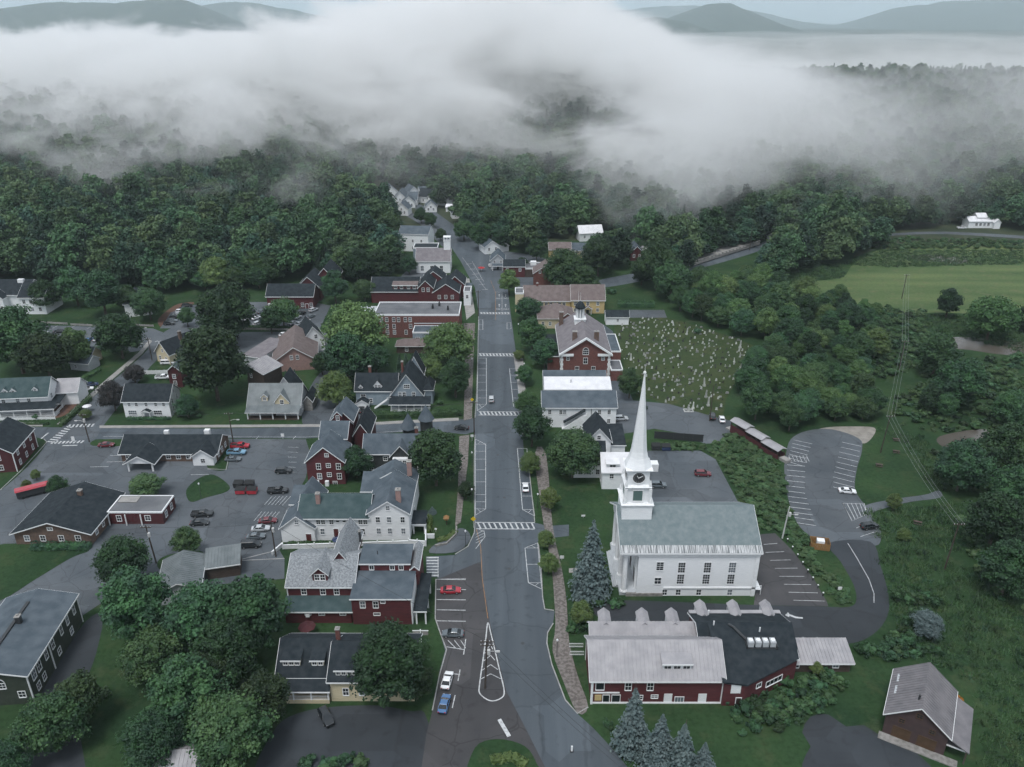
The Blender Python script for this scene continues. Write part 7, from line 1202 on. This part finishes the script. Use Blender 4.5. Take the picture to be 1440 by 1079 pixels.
for p, s_, l in (((1346, 985), 1.0, 'orange flowering bush behind the brown barn'), ((1352, 1004), 0.8, 'smaller orange bush beside the brown barn')):
    m2 = SHR[0].copy(); m2.materials.clear(); m2.materials.append(M['leaf_flower']); o = tag(link('flower_bush', m2, None, (*G(*p), 0)), l, 'bush'); o.scale = (s_*0.6,)*3
for p, s_, l in (((842, 607), 1.1, 'round bush behind the parish house'), ((905, 577), 1.0, 'bush at the end of the cemetery lane'), ((980, 470), 1.4, 'dark bush among the upper gravestones'), ((252, 587), 1.2, 'dark shrub at the colonial house corner'), ((280, 588), 0.8, 'small bush on the corner lawn'), ((618, 570), 1.2, 'shrub at the right end of the victorian porch'), ((645, 585), 0.9, 'bush ending the clipped hedge'), ((50, 590), 0.9, 'bush before the veranda house porch'), ((105, 560), 1.3, 'dark shrub in the veranda house yard'), ((860, 414), 1.6, 'round bush on the lawn above the cemetery shed'), ((440, 760), 0.6, 'small shrub on the inn terrace')):
    o = tag(link('bush', SHD[len(l) % 2], None, (*G(*p), 0)), l, 'bush'); o.scale = (s_,)*3
# ------------------------------------------------------------------ woods
WOODS = {'left': [(-500, 398), (0, 398), (80, 402), (150, 402), (230, 412), (290, 412), (350, 404), (376, 412), (400, 400), (440, 385), (470, 395), (520, 402), (560, 388), (556, 362), (556, 340), (548, 300), (540, 282), (520, 262), (540, 60), (-500, 60)],
         'back': [(610, 280), (625, 284), (680, 296), (690, 320), (680, 335), (660, 325), (640, 312), (625, 300), (580, 276), (540, 262), (540, 60), (1000, 60), (1000, 300), (960, 340), (880, 345), (860, 330), (800, 338), (720, 335), (690, 322), (680, 296)],
         'gap': [(700, 345), (760, 342), (770, 352), (740, 360), (705, 350)], 'bridge': [(830, 372), (870, 360), (880, 378), (840, 388)],
         'right': [(900, 352), (1000, 345), (1060, 330), (1000, 300), (1000, 60), (1900, 60), (1900, 326), (1240, 326), (1235, 350), (1190, 368), (1110, 392), (1085, 400), (1070, 385), (1100, 350), (1090, 335), (1060, 345), (1000, 360), (960, 385), (985, 400), (1070, 405), (1110, 420), (1180, 425), (1230, 440), (1235, 470), (1225, 530), (1222, 592), (1165, 600), (1110, 612), (1050, 600), (1030, 585), (1040, 555), (1060, 520), (1075, 492), (1050, 478), (985, 452), (945, 440), (935, 425), (900, 400), (890, 396), (960, 384)],
         'meadow hedge': [(1370, 452), (1440, 455), (1600, 460), (1600, 480), (1380, 472)], 'river': [(1300, 560), (1330, 545), (1360, 560), (1340, 590), (1300, 590)]}
r = rng(2024); cand = []
def wood_at(x, y):
    q = PX(x, y, T1(x, y))
    for k, poly in WOODS.items():
        if inpoly(q[0], q[1], poly): return k
    return None
yy = 225.0
while yy < 1180:
    st = 7.4 if yy < 520 else 9.2
    xr = yy*0.72+40
    for x in np.arange(-xr, xr, st):
        a, c_ = x+r.uniform(-0.45, 0.45)*st, yy+r.uniform(-0.45, 0.45)*st; k = wood_at(a, c_)
        if k is None or any((a-t[0])**2+(c_-t[1])**2 < (t[2]*0.8)**2 for t in TREES[:90]): continue
        cand.append((a, c_, k))
    yy += st
clear = [(*G(600, 296), 8), (*G(558, 300), 9), (*G(638, 305), 9), (-238, 690, 9), (-150, 690, 9), (*G(1382, 330), 30), (-168, 500, 9), (-100, 605, 20), (-75, 585, 24), (-30, 560, 20)]
cand = [q for q in cand if not any((q[0]-u)**2+(q[1]-v+6)**2 < w*w for u, v, w in clear)]
cand.sort(key=lambda q: q[0]**2+q[1]**2)
nind = max(0, 296-len(TREES))
WL = {'left': 'broadleaf tree at the edge of the dense wood left of the village', 'right': 'broadleaf tree in the wood between cemetery and river', 'back': 'tree in the wood behind the far houses', 'gap': 'tree in the gap behind the corner store', 'bridge': 'tree on the bank before the bridge', 'meadow hedge': 'tree in the hedge along the meadow', 'river': 'tree in the river thicket'}
near = [q for q in cand if q[2] != 'x'][:nind]; rest = cand[nind:]
for a, c_, k in near:
    cr, tk, R, H = BROAD[r.randint(len(BROAD))]; s_ = r.uniform(0.5, 1.2)*(1.12 if k == 'left' else 0.9)
    lb = WL[k]
    if k == 'right': lb = ('broadleaf tree of the wood by the covered walkway' if c_ < 262 and a < 110 else 'broadleaf tree of the wood right of the gravestones' if c_ < 300 and a < 128 else 'broadleaf tree of the wood above the riverside lot' if c_ < 300 else 'broadleaf tree of the wood behind the cemetery' if a < 110 else 'broadleaf tree of the wood below the meadow')
    put_tree(a, c_, s_, lb, cr, tk, 'leaf_light' if r.rand() < 0.3 else 'leaf', lb.replace('broadleaf tree', 'trees').replace('tree ', 'trees '), r.uniform(0.9, 1.15), 'woodland_tree')
pts = []
for a, c_, k in rest:
    con = r.rand() < (0.06 if c_ < 700 else 0.14); s_ = r.uniform(0.5, 1.0)**0.8*1.55*(1.05 if k == 'left' else 0.95)
    v = r.randint(6) if not con else 6+r.randint(2); sz = s_*r.uniform(0.85, 1.2)
    pts.append((a, c_, T1(a, c_)-0.4, r.uniform(0, 6.28), s_, s_, sz, v))
gn_scatter('forest', [f[0] for f in FARB]+CONI, pts, label='dense mixed forest climbing the hills into the fog', cat='forest')
for i in range(90):
    x = r.uniform(200, 740); y = 1090+r.normal(0, 16)+0.05*x; o = empty('ridge_pine', (x, y, T1(x, y)-1), i, 'dark pine showing on the right-hand ridge above the fog', 'tree', 'pines along the ridge'); s_ = r.uniform(0.7, 1.45); o.scale = (s_*1.25, s_*1.25, s_*1.15); link('crown', CONI[i % 2], o); link('trunk', CONT, o)
# ------------------------------------------------------------------ air: haze over everything, fog bank over the woods
def box_mesh(name, x0, x1, y0, y1, z0, z1, m):
    V = [(x, y, z) for z in (z0, z1) for y in (y0, y1) for x in (x0, x1)]
    return mesh_np(name, V, [(0, 2, 3, 1), (4, 5, 7, 6), (0, 1, 5, 4), (1, 3, 7, 5), (3, 2, 6, 7), (2, 0, 4, 6)], m)
hm = bpy.data.materials.new('haze_air'); hm.use_nodes = True; nt = hm.node_tree; nt.nodes.clear()
pv = nt.nodes.new('ShaderNodeVolumePrincipled'); pv.inputs['Color'].default_value = (0.80, 0.92, 0.99, 1); pv.inputs['Density'].default_value = 0.00007; pv.inputs['Anisotropy'].default_value = 0.0
ov = nt.nodes.new('ShaderNodeOutputMaterial'); nt.links.new(pv.outputs[0], ov.inputs['Volume'])
tag(link('haze', box_mesh('haze', -32000, 32000, -700, 47000, -22, 760, hm)), 'thin cool haze filling the whole valley', 'haze', kind='stuff')

fm = bpy.data.materials.new('fog_bank'); fm.use_nodes = True; nt = fm.node_tree; nt.nodes.clear(); N = nt.nodes; L = nt.links
def nmath(op, a, b=None, clamp=False):
    n = N.new('ShaderNodeMath'); n.operation = op; n.use_clamp = clamp
    for k, v in enumerate((a, b)):
        if v is None: continue
        if isinstance(v, (int, float)): n.inputs[k].default_value = v
        else: L.new(v, n.inputs[k])
    return n.outputs[0]
def nmap(v, a, b, c, d, smooth=True):
    n = N.new('ShaderNodeMapRange'); n.interpolation_type = 'SMOOTHSTEP' if smooth else 'LINEAR'
    n.inputs['From Min'].default_value = a; n.inputs['From Max'].default_value = b; n.inputs['To Min'].default_value = c; n.inputs['To Max'].default_value = d
    L.new(v, n.inputs['Value']); return n.outputs[0]
tc = N.new('ShaderNodeTexCoord'); sx = N.new('ShaderNodeSeparateXYZ'); L.new(tc.outputs['Object'], sx.inputs[0])
X, Y, Z = sx.outputs
def nnoise(scale, loc, det, rough, dist=0.0):
    mp = N.new('ShaderNodeMapping'); mp.inputs['Scale'].default_value = scale; mp.inputs['Location'].default_value = loc; L.new(tc.outputs['Object'], mp.inputs[0])
    nz = N.new('ShaderNodeTexNoise'); nz.inputs['Scale'].default_value = 1.0; nz.inputs['Detail'].default_value = det; nz.inputs['Roughness'].default_value = rough; nz.inputs['Distortion'].default_value = dist; L.new(mp.outputs[0], nz.inputs['Vector'])
    return nmap(nz.outputs['Fac'], 0.25, 0.75, -1, 1, False)
nv = nnoise((1/120, 1/120, 1/55), (0.7, 3.2, 1.1), 5, 0.66, 1.0)
nf = nnoise((1/38, 1/38, 1/24), (5.1, 0.3, 2.2), 2, 0.6, 0.5)                # torn fine wisps
nb = nnoise((1/300, 1/300, 0), (2.3, 0.4, 0), 3, 0.55)               # swell of the upper and front edges
xr = nmap(X, 20, 320, 0, 1)
Ye = nmath('ADD', nmath('ADD', Y, nmath('MULTIPLY', xr, 190)), nmath('MULTIPLY', nb, 140))
front = nmap(Ye, 470, 840, -1.15, 0.85)
low = nmap(Z, 4, 60, -0.22, 0.30)
bulge = nmap(nmath('ABSOLUTE', nmath('SUBTRACT', X, -70)), 60, 380, 46, 0)     # the bank stands highest over the middle of the valley
top = nmap(nmath('ADD', nmath('SUBTRACT', nmath('ADD', Z, nmath('MULTIPLY', nb, 34)), bulge), nmath('MULTIPLY', xr, 16)), 62, 132, 0.0, -2.6)
cov = nmath('ADD', nmath('ADD', nmath('ADD', nmath('MULTIPLY', nv, 1.7), nmath('MULTIPLY', nf, 0.55)), front), nmath('ADD', low, top))
# drifting wisps (+) and clear gaps (-) of the bank: centre, radii, strength
for wx, wy, wz, rx, ry, rz, am in ((100, 530, 28, 95, 160, 62, 1.7), (-170, 470, 20, 90, 60, 34, 1.0), (330, 720, 45, 280, 160, 55, 0.7), (45, 770, 48, 95, 130, 50, -0.8), (-330, 600, 35, 240, 90, 40, 0.5), (-60, 690, 50, 140, 90, 40, 0.6), (-260, 500, 18, 170, 60, 32, 0.6), (230, 560, 24, 120, 90, 40, 0.95), (420, 640, 40, 160, 120, 45, 0.8), (-120, 560, 30, 70, 60, 40, 0.6)):
    d = nmath('ADD', nmath('ADD', nmath('POWER', nmath('MULTIPLY', nmath('SUBTRACT', X, wx), 1/rx), 2), nmath('POWER', nmath('MULTIPLY', nmath('SUBTRACT', Y, wy), 1/ry), 2)), nmath('POWER', nmath('MULTIPLY', nmath('SUBTRACT', Z, wz), 1/rz), 2))
    cov = nmath('ADD', cov, nmap(d, 0, 1, am, 0))
thick = nmap(X, 60, 360, 0.024, 0.0034)                    # a thin veil over the right-hand ridge
thin = nmap(Y, 470, 740, 0.42, 1.0)                            # the near edge frays out
dens = nmath('MULTIPLY', nmath('MULTIPLY', nmap(cov, 0.0, 1.4, 0, 1), thick), thin)
mist = nmath('MULTIPLY', nmap(Y, 440, 800, 0, 0.0028), nmap(Z, 20, 75, 1, 0)); dens = nmath('ADD', dens, nmath('MULTIPLY', mist, nmap(nv, -0.9, 0.9, 0.25, 1.4)))
sc = N.new('ShaderNodeVolumeScatter'); sc.inputs['Color'].default_value = (1.0, 0.98, 1.0, 1); sc.inputs['Anisotropy'].default_value = 0.1
L.new(dens, sc.inputs['Density'])
ov = N.new('ShaderNodeOutputMaterial'); L.new(sc.outputs[0], ov.inputs['Volume'])
fm.cycles.volume_step_rate = 0.4
tag(link('fog_bank', box_mesh('fog_bank', -1150, 1150, 395, 1750, 1, 190, fm)), 'pale bank of morning fog lying over the wooded hills', 'fog', kind='stuff')

# fog sea lying in the far valley behind the ridge: one body with an uneven top
gx = np.linspace(-5200, 5200, 66); gy = np.linspace(1900, 6000, 40); VX, VY = np.meshgrid(gx, gy)
VZ = np.array([52+26*noise.fractal(Vector((x*0.0011, y*0.0007, 4.2)), 0.9, 2, 5)+14*noise.noise(Vector((x*0.004, y*0.004, 1))) for x, y in zip(VX.ravel(), VY.ravel())])
n1, n2 = 66, 40; Vt = np.stack([VX.ravel(), VY.ravel(), VZ], 1); Vb = Vt.copy(); Vb[:, 2] = -6; Vf = np.concatenate([Vt, Vb]); o2 = n1*n2; Ff = []
for a in range(n2-1):
    for c_ in range(n1-1): i = a*n1+c_; Ff += [(i, i+1, i+1+n1, i+n1), (o2+i, o2+i+n1, o2+i+1+n1, o2+i+1)]
for c_ in range(n1-1): Ff += [(c_, o2+c_, o2+c_+1, c_+1), ((n2-1)*n1+c_, (n2-1)*n1+c_+1, o2+(n2-1)*n1+c_+1, o2+(n2-1)*n1+c_)]
for a in range(n2-1): Ff += [(a*n1, (a+1)*n1, o2+(a+1)*n1, o2+a*n1), (a*n1+n1-1, o2+a*n1+n1-1, o2+(a+1)*n1+n1-1, (a+1)*n1+n1-1)]
sm = bpy.data.materials.new('fog_sea'); sm.use_nodes = True; nt = sm.node_tree; nt.nodes.clear()
s2 = nt.nodes.new('ShaderNodeVolumeScatter'); s2.inputs['Color'].default_value = (1.0, 0.98, 1.0, 1); s2.inputs['Density'].default_value = 0.0005; s2.inputs['Anisotropy'].default_value = 0.1
ov = nt.nodes.new('ShaderNodeOutputMaterial'); nt.links.new(s2.outputs[0], ov.inputs['Volume'])
tag(link('fog_sea', mesh_np('fog_sea', Vf, Ff, sm)), 'pale sea of fog filling the far valley below the mountains', 'fog', kind='stuff')
